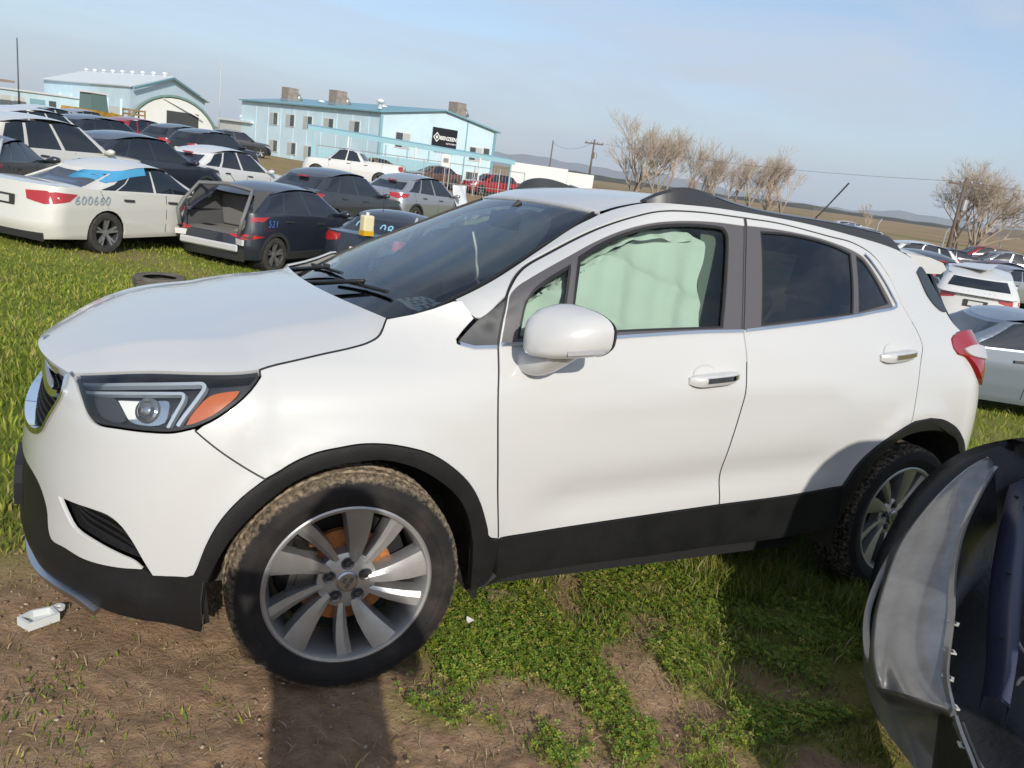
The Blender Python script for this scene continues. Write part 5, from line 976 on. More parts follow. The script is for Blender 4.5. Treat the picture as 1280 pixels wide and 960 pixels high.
    for nm in ('tail_light',):
        panel(nm, joinc(dens_line([(xsr(lz[1]) - lz[2], lz[1] - .03), (xsr(lz[1]), lz[1])], .1), dens_line([(xsr(lz[1]), lz[1]), (xsr(lz[0]), lz[0])], .1), dens_line([(xsr(lz[0]), lz[0]), (xsr(lz[0]) - lz[2] * .7, lz[0] + .06)], .1)), side, YL, root, off=.006, grid=.1, thick=.01)
        for sg in (-1, 1): P = [(sg * kk * float(wz(lz[0])), lz[0]), (sg * kk * float(wz(lz[1])), lz[1]), (sg * .46 * Wd, lz[1] - .02), (sg * .50 * Wd, lz[0] + .05)]; panel(nm, joinc(*[dens_line([P[i], P[(i + 1) % 4]], .1) for i in range(4)]), rear, YL, root, off=.006, grid=.1, thick=.01, mirror=False)
    if plate and not open_rear: pm = rear(np.array(0.), np.array(zt1 - .28)); mb = MB(); mb.box((pm[0] + .012, 0, zt1 - .28), (.02, .50, .16)); mb.build('plate_recess', YB, root); mb = MB(); mb.box((pm[0] + .026, 0, zt1 - .28), (.008, .31, .10)); mb.build('number_plate', YW, root)
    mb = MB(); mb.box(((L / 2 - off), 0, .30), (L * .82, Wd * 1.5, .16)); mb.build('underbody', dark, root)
    yard_wheels(root, [a - off for a in ax], Wd, R, spokes)
    root['_z'] = 0; del root['_z']
    return root, dict(side=side, rear=rear, cside=cside, crear=crear, off=off, zr=zr, zlo=zlo, zw=zw, xsr=xsr, cw=cw, ce=ce, cs=cs)
SEDAN = dict(L=4.89, Wd=.925, H=1.46, ax=(.95, 3.73), R=.335, waist=[(0, .70), (.5, .82), (1.0, .90), (1.5, .94), (2.5, .97), (3.6, 1.01), (4.2, 1.06), (4.89, 1.07)], cabin=(1.15, 2.05, 3.35, 4.45), windows=[(.12, .44), (.46, .72), (.735, .83)])
CROSS = dict(L=4.75, Wd=.95, H=1.69, ax=(.95, 3.78), R=.36, waist=[(0, .85), (.5, .97), (1.2, 1.03), (2.4, 1.06), (3.6, 1.13), (4.3, 1.18), (4.75, 1.10)], cabin=(1.05, 1.95, 3.85, 4.62), clad=True)
SUV = dict(L=4.85, Wd=.97, H=1.78, ax=(.92, 3.75), R=.37, waist=[(0, .92), (.5, 1.03), (1.2, 1.08), (3.0, 1.12), (4.85, 1.14)], cabin=(1.15, 1.95, 4.25, 4.72), clad=True)
HATCH = dict(L=4.18, Wd=.90, H=1.55, ax=(.82, 3.42), R=.325, waist=[(0, .82), (.4, .92), (1.0, .98), (2.4, 1.02), (3.4, 1.08), (4.18, 1.06)], cabin=(.95, 1.75, 3.55, 4.08), clad=True)
LOWC = dict(L=4.1, Wd=.88, H=1.38, ax=(.80, 3.25), R=.32, waist=[(0, .70), (.5, .82), (1.2, .90), (3.0, .96), (4.1, .98)], cabin=(1.15, 1.95, 3.15, 3.85))
TRUCK = dict(L=5.8, Wd=1.0, H=1.92, ax=(.98, 4.55), R=.41, waist=[(0, 1.05), (.5, 1.14), (1.3, 1.18), (2.6, 1.22), (3.7, 1.24), (3.75, 1.34), (5.8, 1.34)], cabin=(1.30, 2.05, 3.25, 3.75), bed=True, windows=[(.10, .50), (.54, .90)])
def recolour(src, pos, heading, label, paintmat, old, group=None, cat=None, dz=0., scale=1.):
    r = src.copy(); COL.objects.link(r); r.location = (pos[0], pos[1], float(G(np.array(pos[0]), np.array(pos[1]))) + dz); r.rotation_euler = (0, 0, heading + math.pi); r['label'] = label; r.scale = (scale,) * 3
    if group: r['group'] = group
    if cat: r['category'] = cat
    for ch in list(src.children):
        c = ch.copy(); COL.objects.link(c); c.parent = r
        if c.type == 'MESH' and c.data.materials and c.data.materials[0] is old: c.material_slots[0].link = 'OBJECT'; c.material_slots[0].material = paintmat
        for g in ch.children: d = g.copy(); COL.objects.link(d); d.parent = c
    return r
H0 = math.radians(41)
LEFTROW = 'cars parked in rows across the yard'
sedan, SD = yard_car('parked_sedan', 'white sedan with blue film over its rear side window, parked on the grass', 'car', ls(-7.35, 14.6), H0, P_IVORY, **SEDAN, group=LEFTROW, grid=.06, lamp=(.78, .98, .42))
def onside(D, fn, P, m, nm, root, o=.008, sides=(1,)):
    r = panel(nm, P, D[fn], m, root, off=o, grid=.07, thick=.004, mirror=True)
    bpy.data.objects.remove(r[0]); return r[1]
# film over the passenger-side rear glass, rear three-quarter view shows the +y flank
def flankP(D, pts): return joinc(*[dens_line([pts[i], pts[(i + 1) % len(pts)]], .1) for i in range(len(pts))])
film = mat('blue_film', (.06, .30, .52), .25, coat=.6)
onside(SD, 'cside', flankP(SD, [(2.75, 1.40), (3.50, 1.40), (3.70, 1.27), (3.62, 1.20), (3.35, 1.22), (3.1, 1.26), (2.76, 1.28)]), film, 'blue_film', sedan, .012)
def scrawl(root, text, size, loc, rot, m, nm='chalk_number'):
    c = bpy.data.curves.new(nm, 'FONT'); c.body = text; c.size = size; c.extrude = .001; c.align_x = 'CENTER'; c.shear = .15; c.space_character = 1.15
    o = bpy.data.objects.new(nm, c); COL.objects.link(o); dg = bpy.context.evaluated_depsgraph_get(); me = bpy.data.meshes.new_from_object(o.evaluated_get(dg)); bpy.data.objects.remove(o); bpy.data.curves.remove(c)
    me.materials.clear(); q = link(nm, me, root, m); q.location = loc; q.rotation_euler = rot; return q
chalk = mat('chalk_mark', (.30, .36, .42), .9); bluechalk = mat('blue_paint_mark', (.04, .16, .50), .7)
p = SD['side'](np.array(4.05), np.array(.86)); scrawl(sedan, '600660', .20, (p[0] - .02, -p[1] + .018, .80), (math.radians(90), 0, math.pi), chalk)
hatch, HD = yard_car('open_hatchback', 'navy hatchback with its tailgate missing and cargo bay open', 'car', ls(-5.0, 16.0), H0 - .02, P_NAVY, **HATCH, group=LEFTROW, grid=.06, open_rear=True, rear_top=.66, lamp=(.60, .70, .30))
hk = -HD['off']
mb = MB(); Wc = .80
mb.grid(np.array([[(4.10 + hk, y, .66), (2.9 + hk, y, .66)] for y in np.linspace(-Wc, Wc, 5)])); mb.build('cargo_floor', YS, hatch)
for sg in (-1, 1): mb = MB(); mb.grid(np.array([[(4.06 + hk - .30 * t, sg * (.80 - .16 * t), .66 + .78 * t) for t in np.linspace(0, 1, 5)], [(2.9 + hk, sg * (.74 - .16 * t), .66 + .78 * t) for t in np.linspace(0, 1, 5)]])); mb.build('cargo_trim', mat('cargo_trim_grey', (.10, .10, .105), .8), hatch)
for y in (-.38, .36): mb = MB(); mb.box((3.02 + hk, y, .98), (.12, .66, .62), ry=.22); o = mb.build('rear_seatback', YS, hatch); bv = o.modifiers.new('b', 'BEVEL'); bv.width = .04; bv.segments = 3
mb = MB(); mb.box((3.35 + hk, .35, .70), (.5, .6, .05), ry=.25); mb.build('load_board', mat('tan_board', (.30, .24, .16), .8), hatch)
mb = MB(); fr = [(4.16 + hk, -.66, .68), (4.16 + hk, -.72, .95), (4.05 + hk, -.70, 1.12), (3.78 + hk, -.60, 1.44), (3.74 + hk, 0, 1.49), (3.78 + hk, .60, 1.44), (4.05 + hk, .70, 1.12), (4.16 + hk, .72, .95), (4.16 + hk, .66, .68)]; mb.tube(fr, .035, 8); mb.build('opening_frame', mat('frame_grey', (.14, .14, .14), .6), hatch, smooth=True)
for sg in (-1, 1):
    p = HD['rear'](np.array(sg * .60), np.array(.55)); mb = MB(); mb.box((p[0] + .01, sg * .62, .56), (.04, .30, .10), rz=sg * -.35); o = mb.build('fog_lamp', YW, hatch)
    P = [(3.62, 1.02), (3.96, 1.0), (3.98, .91), (3.80, .93)]
    o = panel('tail_light', flankP(HD, P), HD['side'], YL, hatch, off=.008, grid=.08, thick=.01, mirror=True); bpy.data.objects.remove(o[0 if sg > 0 else 1])
mb = MB(); mb.box((4.17 + hk, 0, .44), (.05, 1.3, .13)); o = mb.build('bumper_insert', mat('insert_silver', (.45, .45, .45), .5), hatch); bv = o.modifiers.new('b', 'BEVEL'); bv.width = .03
mb = MB(); mb.tube([(3.55 + hk, 0, 1.54), (3.72 + hk, 0, 1.70)], [.006, .003], 6); mb.build('antenna', YB, hatch)
p = HD['side'](np.array(3.55), np.array(.9)); scrawl(hatch, '521', .17, (p[0], -p[1] + .02, .84), (math.radians(90), 0, math.pi), bluechalk)
lowc, LD = yard_car('wrecked_coupe', 'dark blue coupe with pale numbers on its rear glass behind the windscreen', 'car', ls(-2.55, 16.4), H0 + .05, P_NAVY, **LOWC, group=LEFTROW, grid=.08)
p = LD['crear'](np.array(0.), np.array(LD['zlo'] + .60 * (LD['zr'] - LD['zlo']))); scrawl(lowc, '0-0-08-', .26, (p[0] + .03, 0, p[2] - .06), (math.radians(62), 0, math.radians(90)), mat('pale_blue_mark', (.22, .45, .62), .7), 'window_number')
mb = MB(); mb.tube([(p[0] - .25, 0, LD['zr'] + .04), (p[0] - .2, 0, LD['zr'] + .42)], [.006, .003], 6); mb.build('antenna', YB, lowc)
for nm, c_, d_, m_ in (('orange_lamp_strip', (1.62, .25, .90), (.10, .42, .09), mat('orange_plastic', (.55, .10, .03), .4)), ('white_trim_piece', (1.64, -.10, .86), (.08, .16, .08), mat('trim_white', (.6, .6, .58), .5)), ('blue_bracket', (1.66, .42, .78), (.10, .12, .14), mat('bracket_blue', (.03, .06, .22), .5))):
    mb = MB(); mb.box(c_, d_, rz=.1); mb.build(nm, m_, lowc)
mb = MB(); mb.tube([(.95, .62, 1.33), (1.35, .72, 1.06), (1.60, .74, .94)], .03, 8); mb.build('torn_seal', mat('trim_white'), lowc, smooth=True)
crossA, CD = yard_car('parked_crossover', 'dark grey crossover with sloping roof behind the open navy hatchback', 'car', ls(-5.6, 22.8), H0 - .05, P_GREY, **CROSS, group=LEFTROW)
p = CD['crear'](np.array(0.), np.array(CD['zlo'] + .9 * (CD['zr'] - CD['zlo']))); mb = MB(); mb.box((p[0] + .02, 0, p[2] + .05), (.10, .3, .03)); mb.build('brake_light', YL, crossA)
silv = recolour(crossA, ls(-4.1, 28.0), H0 - .12, 'silver crossover with a plastic sheet taped over its side', P_SILVER, P_GREY)
sh = []
for t in np.linspace(0, 1, 14): sh.append([(-.9 - .9 * t + .05 * math.sin(9 * t), .80 + .34 * (1 - v) + .05 * math.sin(7 * t + 6 * v), .35 + 1.15 * v) for v in np.linspace(0, 1, 12)])
mb = MB(); mb.grid(np.array(sh)); so_ = mb.build('plastic_sheet', mat('plastic_sheet', (.62, .64, .68), .35, bump=.6, bscale=12), silv, smooth=True); sd_ = so_.modifiers.new('t', 'SOLIDIFY'); sd_.thickness = .01
whiteX = recolour(crossA, ls(-9.4, 24.3), H0 - .02, 'white crossover with blue-marked rear glass behind the white sedan', P_WHITE, P_GREY, scale=.97)
navyX = recolour(crossA, ls(-10.3, 20.8), H0 - .02, 'navy crossover with bright red tail lights behind the white sedan', P_NAVY, P_GREY)
suv, UD = yard_car('parked_suv', 'tall white family suv at the left edge behind the white sedan', 'car', ls(-11.0, 18.0), H0 + .08, P_IVORY, **SUV, group=LEFTROW, lamp=(.95, 1.12, .45))
truck, TD = yard_car('pickup_truck', 'white crew-cab pickup truck facing left by the office fence', 'truck', ls(-10.6, 46), math.radians(150), P_WHITE, **TRUCK, group=LEFTROW, lamp=(1.0, 1.28, .12))
S2 = [('red suv with pale rear quarter glass in the row behind the navy crossover', P_RED, -20.5, 42, 0), ('graphite boxy suv beside the red suv', P_GREY, -17.4, 40, .02), ('black suv in front of the arched white shed', P_BLACK, -15.2, 38, .03), ('long black suv standing alone below the blue office wall', P_BLACK, -23.0, 62, -.75), ('black suv roof seen right behind the tall white suv', P_NAVY, -16.6, 31, .02), ('white suv with roof bars at the far left of the yard', P_WHITE, -17.2, 28, .06), ('white suv roof in the third row at the left edge', P_IVORY, -24.0, 40, 0.), ('silver suv far left below the steel canopy', P_SILVER, -29, 52, .1)]
for lb, pm, la, s_, dh in S2: recolour(suv, ls(la, s_), H0 + dh, lb, pm, P_IVORY)
# beneath the office awning
recolour(suv, ls(-3.9, 64), math.radians(190), 'red suv parked under the right end of the blue awning', P_RED, P_IVORY); recolour(crossA, ls(-8.2, 62), math.radians(196), 'brown crossover parked under the middle of the awning', P_BROWN, P_GREY); recolour(sedan, ls(-12.3, 60), math.radians(200), 'bronze sedan parked under the left of the awning', P_TAN, P_IVORY)
# right-hand side
RG = 'wrecks parked beyond the white car tail'
xs_, XD = yard_car('wrecked_suv', 'white suv with crumpled roof and shattered rear glass, seen from behind', 'car', ls(11.4, 20.8), math.radians(36), P_WHITE, **dict(SUV, L=4.7, Wd=.945, H=1.66), group=RG, grid=.06, lamp=(.90, 1.04, .36))
p = XD['rear'](np.array(0.), np.array(.98)); scrawl(xs_, '6006 831', .17, (p[0] + .03, 0, 1.02), (math.radians(90), 0, math.radians(90)), chalk)
mb = MB(); q = [(XD['ce'](XD['zr']) - XD['off'] - 1.2, -.3, XD['zr'] + .10), (XD['ce'](XD['zr']) - XD['off'] - .7, -.62, XD['zr'] + .02), (XD['ce'](XD['zr']) - XD['off'] - .1, .1, XD['zr'] + .03), (XD['ce'](XD['zr']) - XD['off'] - .9, .35, XD['zr'] + .16), (XD['ce'](XD['zr']) - XD['off'] - 1.9, .1, XD['zr'] + .05)]; mb.add(q, [(0, 1, 2), (0, 2, 3), (0, 3, 4)]); o = mb.build('crumpled_roof', P_WHITE, xs_); o.modifiers.new('t', 'SOLIDIFY').thickness = .02
silR, RD_ = yard_car('silver_sedan', 'blue-grey sedan side-on just behind the white car tail', 'car', ls(6.9, 11.6), math.radians(146), P_BLUEGREY, **dict(SEDAN, H=1.45), group=RG, grid=.06)
S3 = [(crossA, 'dark crossover with a white sticker beside the crumpled white suv', P_BLACK, P_GREY, 12.6, 27, 1.2), (suv, 'white suv with dark windows beneath the bare tree', P_WHITE, P_IVORY, 16.3, 36, 2.6), (sedan, 'silver sedan with smashed side windows behind the crumpled suv', P_SILVER, P_IVORY, 17.3, 30, 2.9), (sedan, 'black sedan with open engine bay at the right edge', P_BLACK, P_IVORY, 20.3, 32, 2.5), (crossA, 'grey crossover far behind the white roof spoiler', P_GREY, P_GREY, 16, 40, 2.4), (suv, 'white suv at the near end of the far row', P_WHITE, P_IVORY, 17.5, 48, 2.5), (suv, 'silver suv in the middle of the far row', P_SILVER, P_IVORY, 19.5, 56, 2.5), (sedan, 'white sedan toward the end of the far row', P_WHITE, P_IVORY, 22, 66, 2.5), (sedan, 'dark maroon sedan behind the smashed silver sedan', P_MAROON, P_IVORY, 20.5, 36, 2.7), (crossA, 'black crossover partly cut off by the right edge', P_BLACK, P_GREY, 24.5, 38, 2.2)]
for src, lb, pm, old, la, s_, hd in S3: recolour(src, ls(la, s_), hd, lb, pm, old, RG)

S4 = [(suv, 'white suv second in the distant row beyond the spoiler', P_WHITE, P_IVORY, 24.5, 60), (sedan, 'silver sedan third in the distant row beyond the spoiler', P_SILVER, P_IVORY, 26.5, 66), (crossA, 'dark crossover fourth in the distant row beyond the spoiler', P_GREY, P_GREY, 28.5, 72), (suv, 'white suv last in the distant row beyond the spoiler', P_WHITE, P_IVORY, 30.5, 79), (crossA, 'blue-grey crossover right of the white suv under the tree', P_BLUEGREY, P_GREY, 20.2, 41), (sedan, 'white sedan just left of the leaning pole foot', P_WHITE, P_IVORY, 25.5, 52)]
S4 += [(sedan, 'black sedan between the crumpled suv and the smashed silver sedan', P_BLACK, P_IVORY, 15.6, 31), (sedan, 'white sedan behind the dark crossover with the sticker', P_WHITE, P_IVORY, 15.2, 35), (crossA, 'silver crossover farther right below the leaning pole', P_SILVER, P_GREY, 27.5, 46), (suv, 'red suv near the right edge beyond the wrecks', P_RED, P_IVORY, 28.5, 50), (sedan, 'grey sedan in the gap left of the leaning pole', P_GREY, P_IVORY, 24.5, 46)]
for src, lb, pm, old, la, s_ in S4: recolour(src, ls(la - 1.2, s_), 2.5, lb, pm, old, RG)
# ------------------------------------------------------------------ buildings, fence, poles, trees, hills
BLUE = mat('pale_blue_cladding', (.56, .72, .79), .55, var=.08, vscale=.6); BLUE2 = mat('blue_trim', (.17, .33, .39), .5); CREAM = mat('cream_cladding', (.56, .57, .54), .6, var=.06, vscale=.5); ROOFW = mat('pale_roof', (.62, .66, .66), .5); TEAL = mat('teal_awning', (.22, .40, .46), .5); STEEL = mat('galvanised_steel', (.42, .43, .43), .45, metal=.7); WOOD = mat('weathered_wood', (.13, .10, .08), .9); PANE = mat('window_pane', (.06, .08, .09), .12); WHITEF = mat('white_frame', (.6, .6, .58), .6); PALE = mat('pale_blind', (.42, .44, .42), .7)
def ground_z(p): return float(G(np.array(p[0]), np.array(p[1])))
class Frame:
    """local wall frame: u along the wall, v outwards (towards the viewer), z up"""
    def __init__(s, a, b): s.a = np.array(a); d = np.array(b) - s.a; s.L = np.hypot(*d); s.u = d / s.L; n = np.array([-s.u[1], s.u[0]]); s.v = n if n @ (CP[:2] - s.a) > 0 else -n
    def p(s, u, v, z): q = s.a + s.u * u + s.v * v; return (q[0], q[1], z)
def wbox(F_, u0, u1, v0, v1, z0, z1, nm, m, par): 
    mb = MB(); mb.add([F_.p(u, v, z) for z in (z0, z1) for u, v in ((u0, v0), (u1, v0), (u1, v1), (u0, v1))], [(0, 1, 2, 3), (4, 7, 6, 5), (0, 4, 5, 1), (1, 5, 6, 2), (2, 6, 7, 3), (3, 7, 4, 0)]); return mb.build(nm, m, par)
def window(F_, u, z, w, h, par, cols=2, blind=False):
    f = wbox(F_, u - w / 2 - .08, u + w / 2 + .08, .0, .05, z - h / 2 - .08, z + h / 2 + .08, 'window', WHITEF, par)
    for k in range(cols): a = u - w / 2 + w * k / cols; wbox(F_, a + .03, a + w / cols - .03, .05, .07, z - h / 2, z + h / 2, 'pane', PALE if blind and k == cols - 1 else PANE, f)
def ribs(F_, u0, u1, z0, ztop, par, step=1.2):
    for k in range(int((u1 - u0) / step)): u = u0 + step * (k + .5); wbox(F_, u - .03, u + .03, 0, .03, z0, ztop(u) - .05, 'panel_rib', BLUE, par)
# main office: long eave wall to the left, gable end to the right
C0, CL, CRt = lt(-11.07, 68), lt(-28.0, 85), lt(-1.87, 77); zb_ = -1.0; ze = 4.62; zp = 5.55
office = empty('office_building', (*C0, zb_), label='pale blue two-storey metal office with black sign on its gable', cat='building')
inv = Matrix.Translation((-C0[0], -C0[1], -zb_))
def adopt(root, objs=None):
    root_inv = Matrix.Translation(root.location).inverted()
    for o in [o for o in bpy.data.objects if o.parent is root and not o.get('_ad')]: o.matrix_parent_inverse = root_inv
FA = Frame(C0, CL); FB = Frame(C0, CRt); back = np.array(CL) + (np.array(CRt) - np.array(C0))
mb = MB(); W4 = [C0, CRt, tuple(back), CL]; mid1 = (np.array(C0) + np.array(CRt)) / 2; mid2 = (np.array(CL) + back) / 2
mb.add([(*p, zb_) for p in W4] + [(*p, ze) for p in W4] + [(*mid1, zp), (*mid2, zp)], [(0, 3, 7, 4), (1, 2, 6, 5), (0, 1, 5, 8, 4), (3, 2, 6, 9, 7)]); mb.build('wall', BLUE, office)
mb = MB(); o_ = .35; e1 = FA.v * o_; 
for (a, b) in ((C0, CL), (CRt, tuple(back))):
    s_ = FA.v * o_ if a is C0 else -FA.v * o_; f_ = FB.v * .3
    A = np.array(a) + s_ + f_; B = np.array(b) + s_; m1 = mid1 + f_; mb.add([(*A, ze - .06), (*B, ze - .06), (*mid2, zp + .05), (*m1, zp + .05), (*A, ze - .18), (*B, ze - .18), (*mid2, zp - .07), (*m1, zp - .07)], [(0, 1, 2, 3), (7, 6, 5, 4), (0, 4, 5, 1), (3, 7, 4, 0)])
mb.build('roof', BLUE2, office)
ribs(FA, .5, FA.L - .5, zb_, lambda u: ze, office, 2.4)
for u, z, w, h in [(3.7, 3.05, 1.5, 1.0), (7.7, 3.05, 1.5, 1.0), (11.2, 3.05, 1.5, 1.0), (14.3, 3.05, 1.5, 1.0), (17.4, 3.05, 1.5, 1.05), (13.8, .55, 1.5, 1.0), (17.2, .55, 1.5, 1.0), (10.8, .45, 1.5, 1.0)]: window(FA, u, z, w, h, office, 2, True)
window(FB, 2.3, 2.55, 1.5, 1.15, office, 2, True); window(FB, 10.6, 2.3, 1.5, 1.1, office, 2, True); window(FB, 11.9, 2.45, .75, .95, office, 1); window(FB, 10.5, .1, 1.6, 1.1, office, 2); window(FB, 9.0, .0, .6, .6, office, 1)
mb = MB(); mb.tube([FB.p(9.3, .06, zb_), FB.p(9.3, .06, ze + .5)], .05, 6); mb.build('downpipe', BLUE2, office); wbox(FB, -.12, .12, .0, .10, zb_, ze - .2, 'corner_post', TEAL, office); wbox(FB, FB.L - .25, FB.L + .02, .0, .10, zb_, ze - .25, 'corner_post', BLUE2, office)
sg_ = wbox(FB, 5.4, 8.15, .02, .12, 2.35, 4.05, 'sign_board', mat('sign_black', (.012, .012, .014), .4), office); yaw = math.atan2(FB.u[1], FB.u[0])
def facetext(F_, u, v, z, t, size, m, par, nm='lettering', sp=1.0, bold=0.):
    c = bpy.data.curves.new(nm, 'FONT'); c.body = t; c.size = size; c.extrude = .01; c.align_x = 'LEFT'; c.space_character = sp; c.offset = bold
    o = bpy.data.objects.new(nm, c); COL.objects.link(o); dg = bpy.context.evaluated_depsgraph_get(); me = bpy.data.meshes.new_from_object(o.evaluated_get(dg)); bpy.data.objects.remove(o); bpy.data.curves.remove(c); me.materials.clear()
    ux = np.array([*F_.u, 0.]); vz = np.array([0, 0, 1.]); w_ = np.cross(ux, vz); q = np.array(F_.p(u, v, z)); M_ = Matrix(((ux[0], vz[0], w_[0], q[0]), (ux[1], vz[1], w_[1], q[1]), (ux[2], vz[2], w_[2], q[2]), (0, 0, 0, 1))); me.transform(M_); o = link(nm, me, par, m); o['kind'] = 'stuff'; return o
LET = mat('sign_white', (.75, .75, .73), .6); facetext(FB, 6.22, .14, 3.08, 'BENZEEN', .44, LET, sg_, bold=.012); facetext(FB, 6.9, .14, 2.74, 'AUTO PARTS', .20, LET, sg_); facetext(FB, 5.72, .06, 1.98, 'AUTO DISMANTLING', .27, mat('sign_dark', (.05, .06, .07), .6), office)
mb = MB(); c3 = FB.p(5.85, .14, 3.25)
for r0, r1, k in ((.42, .30, 4), (.16, .0, 4)):
    P = [];
    for j in range(k): a = math.pi / 2 * j; P.append((a, r0)); 
    V = [FB.p(5.85 + r0 * math.cos(a), .14, 3.25 + r0 * math.sin(a)) for a, _ in P] + [FB.p(5.85 + r1 * math.cos(a), .14, 3.25 + r1 * math.sin(a)) for a, _ in P]; mb.add(V, [(j, (j + 1) % k, k + (j + 1) % k, k + j) for j in range(k)])
em = mb.build('emblem', LET, sg_); em['kind'] = 'stuff'
adopt(office)
def unit(pos, z, nm='rooftop_unit', lab=None, w=1.2):
    r = empty(nm, (*pos, z), yaw + .1, lab, 'cooling unit', 'rooftop cooling units'); mb = MB(); mb.box((0, 0, .75), (w, 1.1, 1.1)); mb.build('casing', mat('tan_unit', (.30, .25, .21), .7, var=.3, vscale=2), r); mb = MB(); mb.tube([(.7, -.2, .2), (.95, -.2, .6), (1.1, -.2, .2)], .28, 10); mb.build('duct', STEEL, r, smooth=True); mb = MB(); mb.box((0, 0, .12), (w * 1.1, 1.2, .24)); mb.build('kerb', STEEL, r)
A_ = lambda u, v: FA.a + FA.u * u + FA.v * v
unit(A_(18.5, -2.2), ze + .25, lab='tan cooling unit on the left end of the office roof'); unit(A_(10.0, -2.2), ze + .25, lab='tan cooling unit over the middle of the office roof'); unit(mid1 - FA.v * 2 + FA.u * 2 * 0 + FB.u * 1.6 - FB.v * 2.5, zp - .25, lab='tan cooling unit near the gable peak')
for i, (q, h_) in enumerate([((14, -3), .55), ((4, -3), .55), ((1.0, -.5), .8)]):
    p_ = A_(*q); r = empty('roof_vent', (*p_, ze + .15), 0, ['round roof vent between the two left cooling units', 'round roof vent right of the middle cooling unit', 'white roof vent above the building corner'][i], 'vent', 'roof vents'); mb = MB(); mb.lathe([(.18, 0), (.18, h_ * .6), (.34, h_ * .62), (.30, h_ * .9), (0, h_)], 14, 'Z'); mb.build('cowl', ROOFW, r, smooth=True)
# awning over parked cars
aw = empty('awning', (*lt(-8, 60), -1), label='long blue steel awning in front of the office', cat='awning'); FW = Frame(lt(-15.5, 62), lt(-.4, 66)); 
for (u0, u1, v0, v1, z0) in ((0, FW.L, 0, 2.4, 2.15),): 
    mb = MB(); mb.add([FW.p(u0, v0, z0 + .55), FW.p(u1, v0, z0 + .1), FW.p(u1, v1, z0 - .05), FW.p(u0, v1, z0 + .4), FW.p(u0, v0, z0 + .40), FW.p(u1, v0, z0 - .05), FW.p(u1, v1, z0 - .36), FW.p(u0, v1, z0 + .09)], [(0, 1, 2, 3), (7, 6, 5, 4), (3, 2, 6, 7), (0, 4, 5, 1), (0, 3, 7, 4), (1, 5, 6, 2)]); mb.build('awning_roof', TEAL, aw)
wbox(FW, .3, FW.L * .66, 2.35, 2.45, .25, 1.15, 'valance', mat('valance_blue', (.24, .42, .48), .5), aw)
for k in range(7): u = .4 + (FW.L - .7) * k / 6; wbox(FW, u - .06, u + .06, 2.30, 2.42, -1.2, 2.2 - .3 * k / 6 * .9, 'post', WHITEF if k % 2 else TEAL, aw)
for k in range(7): u = .8 + (FW.L * .62) * k / 6; wbox(FW, u - .05, u + .05, 2.3, 2.4, 1.1, 1.95, 'bracket', TEAL, aw)
adopt(aw)
# chain-link fence in front of the awning
fn = empty('chain_fence', (*lt(-8, 55), -1), label='tall chain-link fence with steel posts before the awning', cat='fence'); FF = Frame(lt(-13.5, 57), lt(1.0, 60)); zf = -1.0
for k in range(9): u = FF.L * k / 8; mb = MB(); mb.tube([FF.p(u, 0, zf - .2), FF.p(u, 0, zf + 2.35)], .04, 6); mb.build('post', STEEL, fn)
for z in (zf + .9, zf + 2.3): mb = MB(); mb.tube([FF.p(0, 0, z), FF.p(FF.L, 0, z)], .025, 6); mb.build('rail', STEEL, fn)
mb = MB()
for k in range(int(FF.L / .22)):
    for sg in (-1, 1): u0 = k * .22; u1 = u0 + sg * 2.2; a, b = (u0, zf), (u1, zf + 2.2); 
    mb.add([FF.p(u0, 0, zf + .05), FF.p(u0 + .012, 0, zf + .05), FF.p(u0 + .012, 0, zf + 2.3), FF.p(u0, 0, zf + 2.3)], [(0, 1, 2, 3)])
w_ = mb.build('wire_mesh', STEEL, fn); w_['kind'] = 'stuff'; adopt(fn)
pst = empty('notice_sign', (*lt(-4.6, 57), 0), yaw - .5, 'small white notice board on a post by the awning', 'sign'); mb = MB(); mb.box((0, 0, 1.45), (.6, .04, .85)); mb.build('board', WHITEF, pst); mb = MB(); mb.tube([(0, .05, -1.2), (0, .05, 1.9)], .035, 6); mb.build('post', STEEL, pst); mb = MB(); mb.box((0, -.025, 1.45), (.36, .006, .3)); mb.build('notice_print', mat('notice_grey', (.2, .2, .2), .7), pst)
# blue warehouse with low gable, quonset shed, low white annexe, far-left sheds
wh = empty('warehouse', (*lt(-60, 120), -.5), label='large pale blue gabled warehouse with white roof', cat='building')
a0, a1, a2 = lt(-62.0, 111), lt(-45.5, 103), lt(-47.0, 126); Fw1 = Frame(a1, a0); a1n = np.array(a1); rgt = lt(-44.5, 118)
Cw0, CwL, CwR = np.array(lt(-44.8, 97)), np.array(lt(-66.5, 118)), np.array(lt(-41.8, 112)); Fl = Frame(Cw0, CwL); Fg = Frame(Cw0, CwR); bk = CwL + (CwR - Cw0); ze2, zp2 = 4.7, 6.6; m1, m2 = (Cw0 + CwR) / 2, (CwL + bk) / 2; zb2 = -.8
mb = MB(); mb.add([(*Cw0, zb2), (*CwR, zb2), (*bk, zb2), (*CwL, zb2), (*Cw0, ze2), (*CwR, ze2), (*bk, ze2), (*CwL, ze2), (*m1, zp2), (*m2, zp2)], [(0, 3, 7, 4), (1, 2, 6, 5), (0, 1, 5, 8, 4), (3, 2, 6, 9, 7)]); mb.build('wall', BLUE, wh)
mb = MB()
for A, B, s_ in ((Cw0, CwL, 1), (CwR, bk, -1)): P = A + Fl.v * .4 * s_ + Fg.v * .4; Q = B + Fl.v * .4 * s_; mb.add([(*P, ze2 - .1), (*Q, ze2 - .1), (*m2, zp2 + .08), (*(m1 + Fg.v * .4), zp2 + .08)], [(0, 1, 2, 3)])
rw_ = mb.build('roof', ROOFW, wh); rw_.modifiers.new('t', 'SOLIDIFY').thickness = .15
